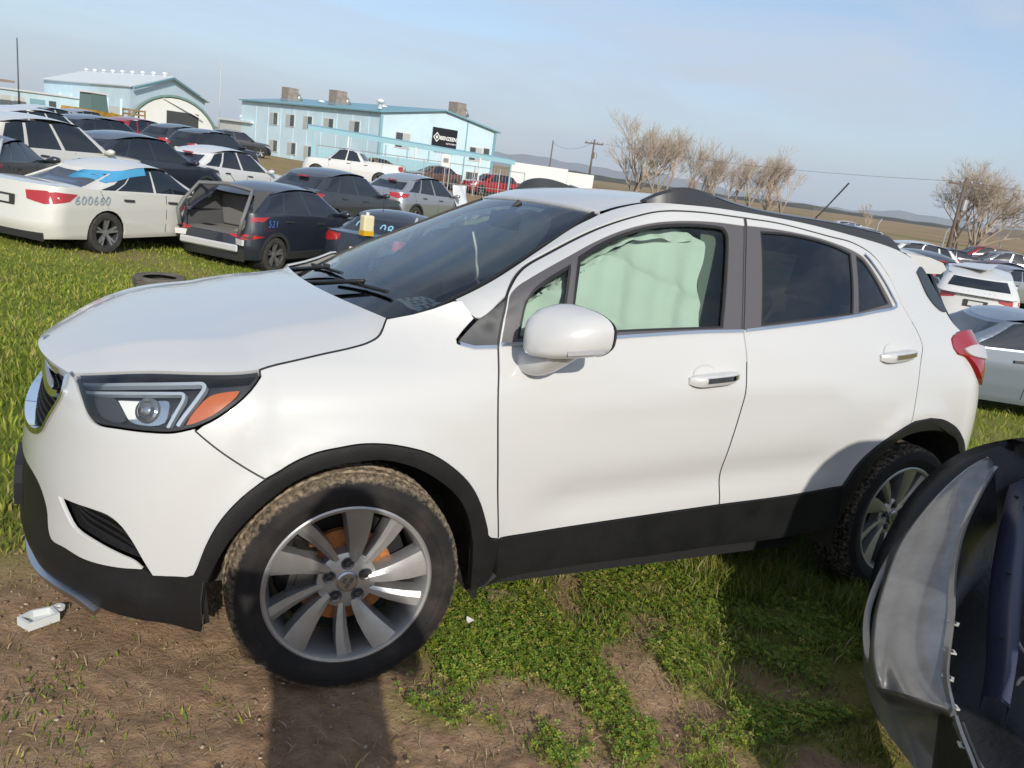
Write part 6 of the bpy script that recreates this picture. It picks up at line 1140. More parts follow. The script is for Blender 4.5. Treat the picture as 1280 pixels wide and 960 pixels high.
mb = MB(); mb.tube([(*(Cw0 + Fg.v * .42), ze2 - .15), (*(m1 + Fg.v * .42), zp2), (*(CwR + Fg.v * .42), ze2 - .15)], .16, 4); mb.build('gable_trim', BLUE2, wh)
for k in range(6): u = 3.0 + 4.2 * k; wbox(Fl, u, u + 3.2, .02, .08, zb2, 2.3, 'bay_door', CREAM if k not in (1, 4) else mat('dark_bay', (.08, .05, .035), .9), wh); wbox(Fl, u - .6, u - .3, 0, .2, zb2, 3.2, 'pilaster', BLUE, wh)
for k in range(9): p_ = m1 + (m2 - m1) * (k + .5) / 9; mb = MB(); mb.lathe([(.22, 0), (.22, .3), (.36, .35), (.2, .6), (0, .65)], 10, 'Z', (*p_, zp2)); mb.build('ridge_vent', ROOFW, wh)
adopt(wh)
qh = empty('arched_shed', (*lt(-33, 84), -.5), label='white arched metal shed with dark doorway before the warehouse', cat='shed'); q0, q1 = np.array(lt(-38.2, 82)), np.array(lt(-30.6, 86)); Fq_ = Frame(q0, q1); n_ = 18; rad = Fq_.L / 2; dep = -9.
arc = [(rad + rad * math.cos(t), -.6 + 4.5 * math.sin(t)) for t in np.linspace(math.pi, 0, n_)]
mb = MB(); mb.add([Fq_.p(u, 0, z) for u, z in arc], [tuple(range(n_))]); mb.build('end_wall', CREAM, qh)
for k in range(6):
    mb = MB(); mb.grid(np.array([[Fq_.p(u, dep * t, z) for u, z in arc] for t in (k / 6, (k + .97) / 6)])); o = mb.build('roof_panel', mat('arch_roof', (.42, .43, .41), .5), qh, smooth=True); o.modifiers.new('t', 'SOLIDIFY').thickness = .06
mb = MB(); mb.tube([Fq_.p(u, .06, z) for u, z in arc], .14, 6); mb.build('arch_trim', mat('green_trim', (.10, .18, .15), .6), qh, smooth=True)
wbox(Fq_, 3.6, 6.6, .02, .06, -.6, 2.5, 'doorway', mat('dark_canvas', (.035, .04, .042), .9, bump=.8, bscale=2), qh); mb = MB(); mb.tube([Fq_.p(3.3, .12, 3.6), Fq_.p(6.9, .5, 2.1)], .07, 6); mb.build('door_beam', WHITEF, qh); adopt(qh)
ax_ = empty('low_annexe', (*lt(-29, 86), -.5), label='low cream annexe between the arched shed and the office', cat='building'); Fx = Frame(lt(-31.0, 88), lt(-27.0, 84)); mb = MB(); mb.add([Fx.p(u, v, z) for z in (-.9, 2.35) for u, v in ((-.5, 0), (Fx.L + 1, 0), (Fx.L + 1, -6), (-.5, -6))], [(0, 3, 2, 1), (4, 5, 6, 7), (0, 1, 5, 4), (1, 2, 6, 5), (2, 3, 7, 6), (3, 0, 4, 7)]); mb.build('wall', CREAM, ax_); wbox(Fx, -.7, Fx.L + 1.2, -6.2, .3, 2.35, 2.55, 'roof', ROOFW, ax_)
for k in range(3): mb = MB(); mb.lathe([(.2, 0), (.2, .3), (.36, .32), (.2, .6), (0, .65)], 10, 'Z', Fx.p(.5 + 2 * k, -2, 2.55)); mb.build('roof_vent', ROOFW, ax_)
adopt(ax_)
sh_ = empty('blue_shed', (*lt(-68, 110), -.4), label='long low blue shed at the far left', cat='shed'); Fs = Frame(lt(-72, 112), lt(-56, 103)); mb = MB(); mb.add([Fs.p(u, v, z) for z in (-.8, 2.6) for u, v in ((0, 0), (Fs.L, 0), (Fs.L, -7), (0, -7))], [(0, 3, 2, 1), (4, 5, 6, 7), (0, 1, 5, 4), (1, 2, 6, 5), (2, 3, 7, 6), (3, 0, 4, 7)]); mb.build('wall', BLUE, sh_)
wbox(Fs, -.2, Fs.L + .2, -7.2, .2, 2.6, 2.8, 'roof', ROOFW, sh_)
for u, w, m in ((3, 1.8, mat('dark_bay')), (5.5, 2.4, CREAM), (8.5, 2.4, CREAM), (12, 3.2, TEAL), (16, 1.4, PANE)): wbox(Fs, u, u + w, .02, .06, -.8, 1.9, 'bay', m, sh_)
adopt(sh_)
cn_ = empty('steel_canopy', (*lt(-70, 100), -.4), label='rusty steel canopy on posts at the left edge', cat='canopy'); Fc = Frame(lt(-75, 104), lt(-63.5, 98)); wbox(Fc, 0, Fc.L, -5, 0, 3.4, 3.65, 'canopy_roof', mat('rust_roof', (.30, .22, .17), .8), cn_)
for k in range(5): u = Fc.L * k / 4; wbox(Fc, u - .08, u + .08, -.2, 0, -.8, 3.4, 'post', BLUE2, cn_)
adopt(cn_)
# wheel loader and stacked pallets
YEL = mat('loader_yellow', (.42, .24, .03), .6, var=.4, vscale=2); ld = empty('wheel_loader', (*lt(-36.3, 72), ground_z(lt(-36.3, 72))), math.radians(35), 'yellow wheel loader standing before the arched shed', 'loader')
mb = MB(); mb.prism([(-2.6, .9), (2.4, .9), (2.6, 1.5), (.9, 1.8), (-2.4, 1.9)], -.9, .9); mb.build('chassis', YEL, ld); mb = MB(); mb.prism([(-.9, 1.8), (.8, 1.8), (.6, 3.2), (-.8, 3.2)], -.75, .75); cb_ = mb.build('cab', mat('cab_green', (.10, .16, .15), .2), ld); mb = MB(); mb.box((-.1, 0, 3.28), (1.8, 1.7, .14)); mb.build('cab_roof', WHITEF, cb_)
for x in (-1.6, 1.7):
    for y in (-.95, .95): mb = MB(); mb.lathe([(.3, -.22), (.62, -.25), (.7, -.15), (.7, .15), (.62, .25), (.3, .22)], 20, 'Y', (x, y, .7)); mb.build('wheel', YB, ld)
mb = MB(); mb.prism([(2.9, .2), (4.0, .15), (3.3, .7), (3.2, 1.3), (2.9, 1.2)], -1.2, 1.2); mb.build('bucket', YEL, ld); mb = MB(); mb.tube([(1.6, 0, 1.7), (2.6, 0, 1.6), (3.1, 0, .9)], .16, 6); mb.build('arm', YEL, ld)
CRATE = mat('crate_wood', (.30, .20, .09), .85, var=.3, vscale=3)
def crate(pos, z, lab, s=1.1):
    r = empty('wooden_crate', (*pos, z), rnd.uniform(-.3, .3) + .6, lab, 'crate', 'wooden crates before the sheds')
    for k in range(4): mb = MB(); mb.box((0, 0, .12 + .3 * k * s), (1.3 * s, 1.1 * s, .14)); mb.build('board', CRATE, r)
    for x in (-.6, .6):
        for y in (-.5, .5): mb = MB(); mb.box((x * s, y * s, .55 * s), (.1, .1, 1.1 * s)); mb.build('post', CRATE, r)
for i, (la, s_, dz) in enumerate([(-32.2, 70, 0), (-32.0, 70, 1.15), (-30.8, 69, 0), (-28.9, 76, 0), (-27.2, 76, 0), (-43, 78, 0)]):
    p_ = lt(la, s_); crate(p_, ground_z(p_) + dz, ['lower wooden crate left of the arched doorway', 'upper wooden crate stacked left of the arched doorway', 'wooden crate in front of the arched shed wall', 'wooden crate beside the dark doorway', 'rightmost wooden crate before the cream annexe', 'wooden crate left of the yellow loader'][i])
# box trailers beyond the awning
def trailer(pos, rz, L, H, lab, W=2.5):
    r = empty('box_trailer', (*pos, ground_z(pos)), rz, lab, 'trailer', 'box trailers beyond the roof line'); mb = MB(); mb.box((0, 0, 1.0 + H / 2), (L, W, H)); o = mb.build('box', mat('trailer_white', (.62, .63, .62), .5), r); mb = MB(); mb.box((L / 2 + .01, 0, 1.0 + H / 2), (.03, W - .2, H - .2)); mb.build('open_end', dark, r)
    for x in (-L / 2 + 1, -L / 2 + 2.2, L / 2 - 1):
        for y in (-1, 1): mb = MB(); mb.lathe([(.2, -.15), (.48, -.15), (.5, 0), (.48, .15), (.2, .15)], 14, 'Y', (x, y, .5)); mb.build('wheel', YB, r)
    mb = MB(); mb.box((0, 0, .85), (L * .95, 1.2, .25)); mb.build('frame', YB, r)
trailer(lt(2.6, 80), math.radians(-25), 5.5, 1.9, 'white box trailer beyond the right end of the awning'); trailer(lt(6.4, 84), math.radians(-25), 3.8, 1.7, 'smaller white box trailer beside the utility pole')
# utility poles and wires
def pole(pos, h, lab, arm=True, r=.14, m=WOOD, tilt=(0, 0)):
    z = ground_z(pos); o = empty('utility_pole', (*pos, z), math.radians(-30), lab, 'pole', 'utility poles'); mb = MB(); mb.tube([(0, 0, -.3), (tilt[0], tilt[1], h)], [r, r * .7], 8); mb.build('mast', m, o, smooth=True)
    if arm:
        mb = MB(); mb.box((tilt[0] * .95, tilt[1] * .95, h - .5), (2.2, .12, .14)); c_ = mb.build('crossarm', m, o)
        for x in (-.95, -.3, .4, 1.0): mb = MB(); mb.lathe([(.05, 0), (.08, .08), (.05, .2), (0, .22)], 8, 'Z', (x + tilt[0], tilt[1], h - .42)); mb.build('insulator', STEEL, c_)
        mb = MB(); mb.lathe([(0, 0), (.22, 0), (.22, .7), (0, .75)], 12, 'Z', (.32, 0, h - 2.2)); mb.build('transformer', STEEL, o)
    return np.array([pos[0], pos[1], z + h - .3])
t1 = pole(lt(9.3, 98), 6.8, 'dark wooden utility pole with transformer left of the bare trees', tilt=(.0, .0)); t2 = pole(lt(5.0, 110), 6.4, 'plain utility pole behind the box trailers', False, .11); t3 = pole(lt(31.0, 56), 6.0, 'tall wooden pole rising through the bare tree at the right', True, .13); pole(lt(-63.5, 107), 9.2, 'slim dark lamp pole in front of the far blue shed', False, .10, mat('dark_mast', (.06, .065, .07), .6)); pole(lt(-33.8, 95), 9.3, 'pale slender mast behind the cream annexe', False, .09, mat('pale_mast', (.42, .43, .44), .5))
t4 = np.array([*lt(80, 60), 6.]); t0_ = np.array([*lt(-40, 150), 7.])
def wire(a, b, sag, nm, lab):
    mb = MB(); mb.tube([tuple(a + (b - a) * t - np.array([0, 0, 4 * sag * t * (1 - t)])) for t in np.linspace(0, 1, 16)], .014, 4); o = mb.build(nm, dark); tag(o, lab, 'wire', 'overhead wires')
wire(t1, t2, .8, 'overhead_wire', 'thin overhead wire between the two left poles'); wire(t1, t3, .6, 'overhead_wire', 'thin overhead wire crossing the sky above the bare trees'); wire(t3, t4, .6, 'overhead_wire', 'thin overhead wire leaving the right pole')
# bare winter trees
BARK = mat('bare_bark', (.27, .22, .175), .9); TWIG = mat('bare_twig', (.36, .295, .23), .9)
def bare_tree(pos, h, lab, seed, spread=.5, stems=1, tw=.02):
    R_ = random.Random(seed); z = ground_z(pos) - .3; root = empty('bare_tree', (*pos, z), 0, lab, 'tree', 'bare winter trees'); trunk = MB(); crown = MB(); Vt = []; 
    def grow(p, d, l, r, lev):
        n = 3; pts = [p]; 
        for k in range(n): d = (d + Vector((R_.uniform(-1, 1), R_.uniform(-1, 1), R_.uniform(-.3, .6))) * .13).normalized(); pts.append(pts[-1] + d * l / n)
        if lev <= 1: trunk.tube(pts, [r, r * .88, r * .78, r * .66], 6, False)
        else:
            q = crown; s = 3 if lev < 4 else 3; q.tube([pts[0], pts[-1]] if lev > 3 else pts[::1], [r, r * .55] if lev > 3 else [r, r * .85, r * .7, r * .55], s, False)
        if lev >= 7 or l < .22: return
        k = R_.randint(2, 3) if lev < 3 else 3
        for i in range(k):
            sp = spread * R_.uniform(.5, 1.25); a = R_.uniform(0, 6.28); o = d.orthogonal().normalized(); o.rotate(Matrix.Rotation(a, 3, d)); nd = (d + o * sp + Vector((0, 0, .16))).normalized(); st = pts[-1] if i < 2 else pts[R_.randint(1, 2)]
            grow(st, nd, l * R_.uniform(.62, .86), max(r * .62, tw * .35), lev + 1)
    for s in range(stems):
        a = R_.uniform(0, 6.28); grow(Vector((math.cos(a) * .3 * (stems > 1), math.sin(a) * .3 * (stems > 1), 0)), Vector((math.cos(a) * .28 * (stems > 1), math.sin(a) * .28 * (stems > 1), 1)).normalized(), h * .25, h * .018, 0)
    trunk.build('trunk', BARK, root, smooth=True, fix=False); crown.build('crown', TWIG, root, fix=False)
TL = ['leftmost bare tree of the row behind the roof rail', 'second bare tree from the left behind the roof', 'third bare tree from the left behind the roof', 'fourth bare tree in the row behind the roof rail', 'fifth bare tree with thin crown behind the rail', 'rightmost bare tree of the row behind the roof rail']
for i, (px, s_, h) in enumerate([(785, 88, 8.2), (822, 86, 7.6), (862, 88, 6.4), (888, 87, 5.6), (925, 86, 6.6), (965, 85, 6.2)]): p_ = lt((px - 640) / FPX * s_, s_ * 1.0); bare_tree(p_, h * 1.35, TL[i], 20 + i, .55, 3)
bare_tree(lt(33.0, 58), 8.2, 'wide bare tree around the leaning pole at the right', 77, .70, 7, .02); bare_tree(lt(44, 98), 4.6, 'small bare tree right of the aerial', 91, .5, 1); bare_tree(lt(38, 100), 3.2, 'tiny bare tree by the aerial tip', 92, .5, 1)
# thin wire fence posts at the far right, scrub line and hills
for k in range(7):
    p_ = lt(24 + 6 * k, 52 + 3 * k); r = empty('fence_post', (*p_, ground_z(p_)), 0, ['leaning steel fence post beyond the crumpled suv', 'second fence post behind the wrecks', 'third fence post behind the wrecks', 'fence post below the bare tree crown', 'fence post right of the bare tree', 'far fence post near the right edge', 'farthest fence post at the right edge'][k], 'post', 'fence posts along the field'); mb = MB(); mb.tube([(0, 0, -.2), (.25 * math.sin(k * 2), .1, 2.2), (.25 * math.sin(k * 2) + .25, .1, 2.5)], .05, 6); mb.build('shaft', STEEL, r)
def ridge(nm, dist, h0, amp, seed, m, a0, a1, lab=None, base=-30, thick=400):
    a = np.linspace(a0, a1, 160); R_ = np.random.default_rng(seed); ph = R_.uniform(0, 6, 8); hh = h0 + amp * sum(np.sin(a * f * 3.1 + ph[i]) / (i + 1) for i, f in enumerate((2, 4.3, 8.1, 15, 29, 60)))
    P = [];
    for k, t in ((0, 0.), (.5, .55), (1., 1.), (1.6, .7), (2.4, 0.)): P.append([(CP[0] + (dist + k * thick) * math.cos(x), CP[1] + (dist + k * thick) * math.sin(x), base + (max(h, 2) - base) * t) for x, h in zip(a, hh)])
    mb = MB(); mb.grid(np.array(P)); o = mb.build(nm, m, smooth=True); tag(o, kind='structure')
ridge('hills', 7000, 95, 35, 3, mat('far_hills', (.12, .13, .12), .95), math.radians(-10), math.radians(75), base=-40, thick=900)
ridge('tree_line', 900, 3.2, 1.6, 8, mat('far_scrub', (.07, .07, .05), .95, var=.5, vscale=.02), math.radians(5), math.radians(60), base=-3, thick=30)
ridge('field_rise', 700, 5, 2, 9, mat('far_field', (.22, .16, .09), .95, var=.3, vscale=.01), math.radians(-5), math.radians(31), base=-3, thick=120)
# ------------------------------------------------------------------ salvaged front end standing beside the car's rear wheel
WGREY = mat('fascia_grey', (.22, .215, .21), .30, metal=.35, coat=.7, var=.25, vscale=9); WBLK = mat('wreck_black', (.010, .010, .012), .45, bump=.3, bscale=40); WBLU = mat('primer_blue', (.045, .05, .085), .4); WRAW = mat('raw_edge', (.45, .43, .40), .6)
CLP = np.array([1.9, -1.9, .05]); clip = empty('salvaged_front_end', tuple(CLP), 0, 'grey bumper and black front end of a dismantled car at the right edge', 'car part')
def atz(px, py, z):
    d = CF + (px - 640) / FPX * CR - (py - 480) / FPX * CU; return CP + d * (z - CP[2]) / d[2] - CLP
def curve3(P, n=40):
    P = np.array(P); t = np.linspace(0, 1, len(P)); q = np.linspace(0, 1, n); return np.stack([herm(t, P[:, k], q) for k in range(3)], 1)
FL = curve3([atz(*p) for p in [(1243, 584, .80), (1222, 620, .74), (1202, 665, .67), (1191, 715, .60), (1188, 770, .55), (1183, 812, .52), (1181, 850, .50), (1192, 895, .49), (1212, 945, .48), (1240, 1010, .47), (1275, 1080, .46)]], 60)
OU = curve3([atz(*p) for p in [(1226, 579, .80), (1180, 620, .66), (1140, 662, .52), (1108, 700, .42), (1086, 745, .35), (1078, 780, .31), (1081, 825, .28), (1100, 870, .26), (1140, 920, .25), (1200, 985, .24), (1280, 1060, .23)]], 60)
_ft = np.gradient((FL + OU) / 2, axis=0); _fn = np.cross(_ft, OU - FL); _fn /= np.linalg.norm(_fn, axis=1)[:, None] + 1e-9; _fn *= np.sign(_fn[:, 2:3] + 1e-9)
FT = np.linspace(0, 1, 60)
def fas(v, t):
    """v along the bumper, t from the flange (0) over the crown to the lower lip (1 at the outer contour, beyond it tucks under)"""
    v, t = np.broadcast_arrays(np.asarray(v, float), np.asarray(t, float)); vv = np.clip(v, 0, 1); tt = np.clip(t, 0, 1)
    f = np.stack([np.interp(vv, FT, FL[:, k]) for k in range(3)], -1); o = np.stack([np.interp(vv, FT, OU[:, k]) for k in range(3)], -1); n = np.stack([np.interp(vv, FT, _fn[:, k]) for k in range(3)], -1)
    b = (.075 * np.sin(math.pi * tt) ** .9 + .014 * np.exp(-((tt - .52) / .07) ** 2)) * (.25 + .75 * np.sin(math.pi * np.clip(vv * .8 + .1, 0, 1)))
    p = f + (o - f) * tt[..., None] + n * b[..., None]; u = np.clip(t - 1, 0, 1); dn = (f - o); dn = dn / (np.linalg.norm(dn, axis=-1, keepdims=True) + 1e-9)
    p = p + u[..., None] * (dn * .10 + np.array([0, 0, -.16])); return p
fl_ = bool((snorm(fas, np.array([.5]), np.array([.5]))[0] @ _fn[30]) < 0)
slot = cr([(.30, .80), (.36, .66), (.46, .60), (.56, .62), (.62, .72), (.60, .84), (.50, .90), (.38, .90), (.30, .80)], .012)[:-1]
outl = joinc(dens_line([(.0, .0), (1., .0)], .03), dens_line([(1., 0.), (1., 1.5)], .06), dens_line([(1., 1.5), (0.06, 1.5)], .03), dens_line([(0.06, 1.5), (0., 1.)], .06), dens_line([(0., 1.), (0., 0.)], .06))
def fpanel(nm, P, m, holes=(), off=0., thick=.02, grid=.03): return panel(nm, P, fas, m, clip, holes=holes, flip=fl_, mirror=False, grid=grid, thick=thick, off=off)
fpanel('bumper_fascia', outl, WGREY, [slot]); fpanel('intake_liner', cr([(.26, .80), (.34, .60), (.46, .54), (.58, .56), (.66, .70), (.62, .88), (.50, .95), (.36, .95), (.26, .80)], .02)[:-1], WBLK, off=-.03, thick=0)
fpanel('reflector_slot', cr([(.80, .30), (.90, .34), (.93, .46), (.84, .42), (.80, .30)], .01)[:-1], mat('slot_pale', (.45, .45, .44), .4), off=.003, thick=.004, grid=.02)
sweep('fascia_flange', FL + np.array([0, 0, .002]), [(-.012, -.004), (.012, -.004), (.012, .004), (-.012, .004)], WGREY, clip, _fn, mirror=False)
inn = FL - OU; inn[:, 2] = 0; inn /= np.linalg.norm(inn, axis=1)[:, None] + 1e-9
R8 = random.Random(8)
for k in (24, 29, 34, 39, 45, 50):
    p = FL[k] + inn[k] * .018; mb = MB(); yw_ = math.atan2(_ft[k][1], _ft[k][0]) + R8.uniform(-.3, .3); mb.box(tuple(p + np.array([0, 0, -.002])), (.020, .030, .004), rz=yw_); tb = mb.build('clip_tab', WRAW, clip); mb = MB(); mb.box(tuple(p + inn[k] * .002 + np.array([0, 0, .0005])), (.010, .014, .004), rz=yw_); mb.build('tab_hole', WBLK, tb)
mb = MB(); mb.grid(np.array([FL + inn * .004 - np.array([0, 0, .006]), FL + inn * .05 - np.array([0, 0, .16]), FL + inn * .10 - np.array([0, 0, .34]), FL + inn * .75 + np.array([0, 0, -.36])])); mb.build('inner_shell', WBLK, clip, smooth=True)
LO = curve3([atz(*p) for p in [(1096, 722, .30), (1112, 662, .44), (1142, 614, .58), (1182, 577, .70), (1228, 556, .80), (1300, 545, .90), (1400, 548, .95)]]); LI = curve3([atz(*p) for p in [(1150, 745, .28), (1165, 690, .42), (1205, 640, .56), (1245, 600, .70), (1290, 582, .78), (1350, 575, .86), (1440, 580, .90)]])
mb = MB(); mb.grid(np.array([LO + np.array([0, .02, -.10]), LO, LO * .6 + LI * .4 + np.array([0, 0, .012]), LI, LI + np.array([.05, -.05, -.25])])); mb.build('wing_liner', WBLK, clip, smooth=True)
SL = curve3([atz(*p) for p in [(1262, 606, .70), (1247, 680, .60), (1240, 750, .53), (1238, 812, .47), (1230, 870, .40)]]); SR = curve3([atz(*p) for p in [(1296, 596, .74), (1284, 680, .66), (1277, 760, .59), (1272, 822, .53), (1262, 885, .44)]])
mb = MB(); mb.grid(np.array([SL + np.array([0, 0, -.05]), SL, (SL + SR) / 2 + np.array([0, 0, .012]), SR, SR + np.array([0, 0, -.05])])); rb_ = mb.build('support_rail', WBLU, clip, smooth=True)
for k, f in ((3, .35), (5, .75), (15, .5), (27, .4)): p = SL[k] * (1 - f) + SR[k] * f + np.array([0, 0, .011]); mb = MB(); mb.lathe([(0, .004), (.009, .004), (.010, 0)], 12, 'Z', tuple(p)); mb.build('bolt_hole', dark, rb_)
mb = MB(); P = [atz(*p) for p in [(1215, 835, .30), (1255, 842, .36), (1300, 870, .38)]]; mb.grid(np.array([[p + np.array([0, 0, -.03]) for p in P], [p + np.array([.06, -.07, .02]) for p in P], [p + np.array([.16, -.16, .03]) for p in P]])); mb.build('tray_panel', mat('scuffed_black', (.016, .016, .018), .4, bump=.5, bscale=25), clip, smooth=True)
for P in ([(1254, 808, .40), (1262, 795, .43), (1270, 800, .43), (1280, 815, .42), (1295, 822, .42)], [(1268, 868, .34), (1275, 850, .37), (1290, 846, .38)], [(1210, 890, .25), (1222, 880, .27), (1232, 892, .26)]): mb = MB(); mb.tube(curve3([atz(*p) for p in P], 14), .006, 6); mb.build('wire', mat('hose_white', (.42, .40, .37), .5), clip, smooth=True)
mb = MB(); q0 = atz(1285, 930, .25); mb.lathe([(0, -.25), (.14, -.24), (.17, 0), (.13, .22), (0, .24)], 14, 'Y', tuple(q0 + np.array([.25, -.1, .05]))); mb.build('engine', WBLK, clip, smooth=True)
mb = MB(); mb.box((.55, -.55, .14), (1.3, 1.5, .22), rz=-.6); mb.build('subframe', dark, clip)
bn = []  # bonnet sheet added out of view, shaped to shade the rear door
for i, t in enumerate(np.linspace(0, 1, 21)):
    x, y = 1.29 + (2.75 - 1.29) * t, -2.96 + (2.96 - 1.5) * t; ztop = .77 + .477 * (-.87 - y) / .857; rc = min(1, t / .34); ztop -= .55 * (1 - math.sqrt(max(0, 1 - (1 - rc) ** 2)))
    bn.append([np.array((x + .06 * math.sin(math.pi * v), y - .05 * math.sin(math.pi * t), .62 + (ztop - .62) * v)) - CLP for v in np.linspace(0, 1, 9)])
mb = MB(); mb.grid(np.array(bn)); q_ = mb.build('shadow_bonnet', WGREY, clip, smooth=True); q_.modifiers.new('t', 'SOLIDIFY').thickness = .03
# ------------------------------------------------------------------ litter
def put(px, py, zoff=0.):
    t = 2.5; d = CF + (px - 640) / FPX * CR - (py - 480) / FPX * CU
    for _ in range(60): p = CP + t * d; t -= (p[2] - ground_z(p)) / d[2] * .8
    p = CP + t * d; return (p[0], p[1], ground_z(p) + zoff)
pl = put(48, 778); bit = empty('plastic_bracket', pl, .5, 'small broken white plastic bracket on the soil before the bumper', 'litter'); WP = mat('white_plastic', (.58, .60, .60), .35)
mb = MB(); mb.add([(x * k, y * k, z) for k, z in ((1, 0), (1, .028), (.8, .028), (.8, .006)) for x, y in ((-.045, -.03), (.05, -.035), (.055, .02), (.0, .04), (-.05, .03))], [(i * 5 + j, i * 5 + (j + 1) % 5, (i + 1) * 5 + (j + 1) % 5, (i + 1) * 5 + j) for i in range(3) for j in range(5)] + [(15, 16, 17, 18, 19), (4, 3, 2, 1, 0)]); mb.build('tray', WP, bit); mb = MB(); mb.lathe([(.009, 0), (.02, 0), (.02, .008), (.009, .008)], 14, 'Z', (.07, .012, .015), close=True); mb.build('lug', WP, bit)
bk_ = put(627, 750); o = empty('brick_piece', bk_, -.35, 'muddy broken brick lying in the clover', 'brick'); mb = MB(); mb.add([(x * (1 - .12 * (z > .02)) + .006 * math.sin(7 * i), y * (1 - .1 * (z > .02)), z) for i, (x, y, z) in enumerate([(-.07, -.03, -.02), (.07, -.035, -.02), (.075, .03, -.02), (-.065, .035, -.02), (-.07, -.03, .03), (.07, -.03, .022), (.07, .03, .026), (-.06, .03, .034)])], [(0, 3, 2, 1), (4, 5, 6, 7), (0, 1, 5, 4), (1, 2, 6, 5), (2, 3, 7, 6), (3, 0, 4, 7)]); q_ = mb.build('brick_body', mat('muddy_brick', (.26, .19, .12), .9, var=.4, vscale=20, bump=.6, bscale=60), o); bv = q_.modifiers.new('b', 'BEVEL'); bv.width = .008; bv.segments = 2
sc_ = put(586, 785, .03); o = empty('paper_scrap', sc_, .3, 'tiny torn white scrap lying on the clover', 'litter'); mb = MB(); mb.add([(-.014, -.008, 0), (.01, -.012, .006), (.016, .01, .002), (-.002, .016, .012), (-.012, .006, .004)], [(0, 1, 2, 3, 4)]); q_ = mb.build('scrap', WP, o); q_.modifiers.new('t', 'SOLIDIFY').thickness = .002
t_p = ls(-4.95, 10.6); o = empty('loose_tyre', (*t_p, ground_z(t_p) + .10), 0, 'loose worn tyre lying flat in the grass', 'tyre'); q_ = tyre_mesh(.335, .20, .215, 90, mat('worn_rubber', (.045, .04, .036), .9, col2=(.11, .095, .075), vscale=9, thr=(.4, .75)), o); q_.rotation_euler = (math.radians(90), 0, 0)
# jug on the coupe's boot, wreck at the left edge
jp = ls(-2.98, 14.4); zj = ground_z(ls(-2.55, 16.4)) + 1.0; o = empty('plastic_jug', (*jp, zj), .3, 'pale plastic jug with amber liquid standing on the dark coupe boot', 'jug'); mb = MB(); mb.box((0, 0, .20), (.22, .16, .30)); b_ = mb.build('jug_body', mat('jug_plastic', (.62, .56, .36), .4), o); bv = b_.modifiers.new('b', 'BEVEL'); bv.width = .03; bv.segments = 2; mb = MB(); mb.box((0, 0, .04), (.215, .155, .10)); mb.build('liquid', mat('amber_liquid', (.55, .33, .02), .2), o); mb = MB(); mb.lathe([(.03, .34), (.035, .40), (0, .405)], 12, 'Z'); mb.build('cap', WP, o)
wr = recolour(lowc, ls(-10.6, 15.6), H0 + .5, 'mangled dark wreck with torn bonnet at the left edge', P_GREY, P_NAVY)
for c in list(wr.children):
    if c.name.startswith(('window_number', 'antenna')): bpy.data.objects.remove(c)
mb = MB(); R_ = random.Random(4)
mb.grid(np.array([[(1.2 + .28 * i, -.7 + .28 * j, .98 + .10 * math.sin(i * 1.9 + j) + .12 * R_.random()) for j in range(6)] for i in range(5)])); q_ = mb.build('torn_panel', P_GREY, wr); q_.modifiers.new('t', 'SOLIDIFY').thickness = .02
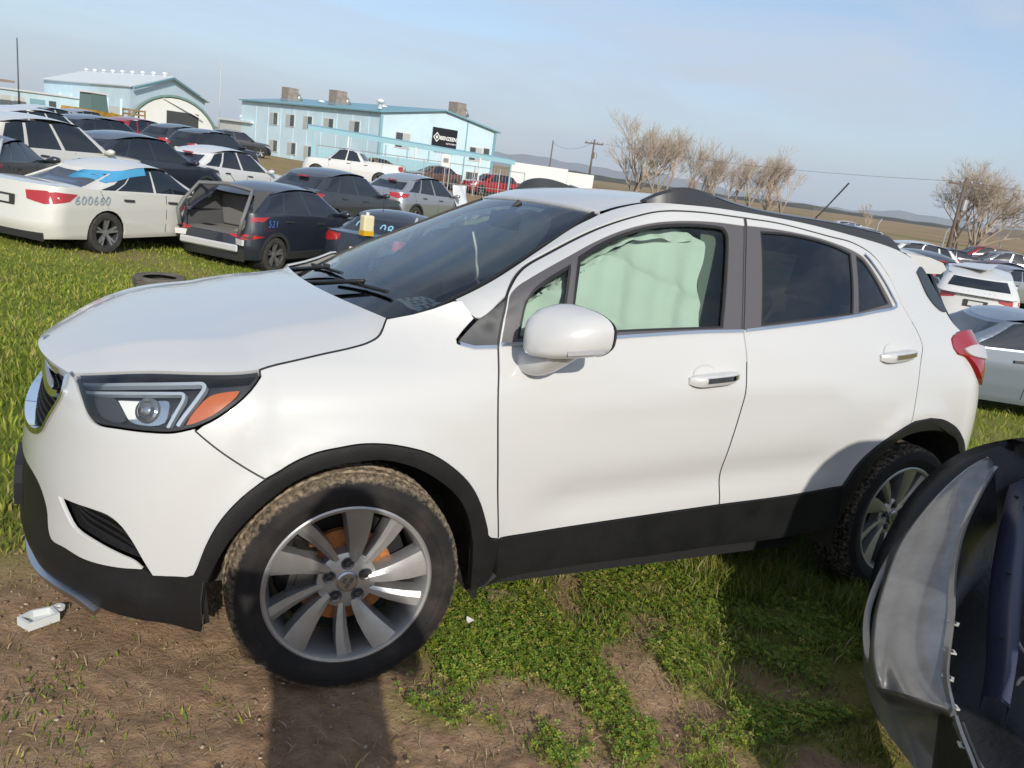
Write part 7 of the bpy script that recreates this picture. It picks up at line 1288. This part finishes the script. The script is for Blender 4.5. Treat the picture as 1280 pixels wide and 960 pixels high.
# ------------------------------------------------------------------ the person holding the phone (outside the frame; throws the shadow on the front wheel)
def person():
    bx, by = -.58, -3.16; gz = ground_z((bx, by)); r = empty('person', (bx, by, gz), math.radians(-30), 'person in dark jacket and trousers standing behind the viewpoint holding a phone', 'person')
    ph = Vector((CP[0] - .06 - bx, CP[1] - .10 - by, CP[2] - .02 - gz)); ph.rotate(Matrix.Rotation(math.radians(30), 3, 'Z'))
    J = {'pel': (0, 0, .95), 'sp': (0, .01, 1.15), 'ch': (0, .02, 1.38), 'nk': (0, .03, 1.53), 'hd0': (0, .05, 1.62), 'hd1': (0, .06, 1.70), 'hd2': (0, .05, 1.78), 'hl': (-.10, 0, .90), 'kl': (-.12, .03, .50), 'al': (-.13, 0, .09), 'tl': (-.14, .17, .03), 'hr': (.10, 0, .90), 'kr': (.12, .03, .50), 'ar': (.13, -.02, .09), 'tr': (.15, .15, .03), 'sl': (-.19, .02, 1.44), 'el': (-.27, .12, 1.19), 'wl': (ph.x - .07, ph.y - .05, ph.z - .06), 'sr': (.19, .02, 1.44), 'er': (.26, .14, 1.19), 'wr': (ph.x + .07, ph.y - .05, ph.z - .06)}
    Rr = {'pel': .16, 'sp': .145, 'ch': .17, 'nk': .062, 'hd0': .085, 'hd1': .10, 'hd2': .075, 'hl': .10, 'kl': .068, 'al': .05, 'tl': .042, 'hr': .10, 'kr': .068, 'ar': .05, 'tr': .042, 'sl': .078, 'el': .05, 'wl': .034, 'sr': .078, 'er': .05, 'wr': .034}
    Ed = [('pel', 'sp'), ('sp', 'ch'), ('ch', 'nk'), ('nk', 'hd0'), ('hd0', 'hd1'), ('hd1', 'hd2'), ('pel', 'hl'), ('hl', 'kl'), ('kl', 'al'), ('al', 'tl'), ('pel', 'hr'), ('hr', 'kr'), ('kr', 'ar'), ('ar', 'tr'), ('ch', 'sl'), ('sl', 'el'), ('el', 'wl'), ('ch', 'sr'), ('sr', 'er'), ('er', 'wr')]
    for s, w in (('l', 'wl'), ('r', 'wr')):
        sg = -1 if s == 'l' else 1
        for k in range(4): J[f'f{s}{k}'] = (J[w][0] - sg * .012 * (k - 1.5) * 1.4, J[w][1] + .045, J[w][2] + .03); J[f'g{s}{k}'] = (J[w][0] - sg * (.03 + .006 * k), J[w][1] + .075, J[w][2] + .055 - .012 * k); Rr[f'f{s}{k}'] = .0095; Rr[f'g{s}{k}'] = .0085; Ed += [(w, f'f{s}{k}'), (f'f{s}{k}', f'g{s}{k}')]
        J[f't{s}h'] = (J[w][0] - sg * .04, J[w][1] + .02, J[w][2] + .05); Rr[f't{s}h'] = .01; Ed.append((w, f't{s}h'))
    K = list(J); me = bpy.data.meshes.new('body'); me.from_pydata([J[k] for k in K], [(K.index(a), K.index(b)) for a, b in Ed], []); o = link('body', me, r, mat('dark_clothing', (.03, .035, .045), .85)); sk = o.modifiers.new('skin', 'SKIN'); ss_ = o.modifiers.new('sub', 'SUBSURF'); ss_.levels = ss_.render_levels = 2
    for i, k in enumerate(K): me.skin_vertices[0].data[i].radius = (Rr[k] * (1.15 if k in ('ch', 'sp', 'pel') else 1), Rr[k] * (.75 if k in ('ch', 'sp', 'pel') else 1)); me.skin_vertices[0].data[i].use_root = k == 'pel'
    mb = MB(); mb.lathe([(0, .11), (.07, .095), (.105, .04), (.108, -.02), (.09, -.05)], 18, 'Z', (0, .05, 1.70)); mb.build('hair', mat('dark_hair', (.02, .015, .012), .7), r, smooth=True)
    mb = MB(); mb.box((ph.x, ph.y - .02, ph.z), (.16, .009, .076)); p_ = mb.build('phone', mat('phone_black', (.01, .01, .01), .2), None); p_.location = r.location; p_.rotation_euler = r.rotation_euler; tag(p_, 'black phone held in both hands at the viewpoint', 'phone')
person()
# ------------------------------------------------------------------ air
hz = MB(); hz.box((0, 0, 265), (26000, 26000, 740)); haze = hz.build('haze', None); haze.data.materials.clear()
hm = bpy.data.materials.new('thin_haze'); hm.use_nodes = True; nt = hm.node_tree; nt.nodes.clear(); ho = nt.nodes.new('ShaderNodeOutputMaterial'); hv = nt.nodes.new('ShaderNodeVolumePrincipled'); hv.inputs['Color'].default_value = (.80, .88, 1., 1); hv.inputs['Density'].default_value = .00011; hv.inputs['Anisotropy'].default_value = .0
nt.links.new(hv.outputs[0], ho.inputs['Volume']); haze.data.materials.append(hm); tag(haze, 'thin bluish winter haze over the far hills', 'haze', kind='stuff')
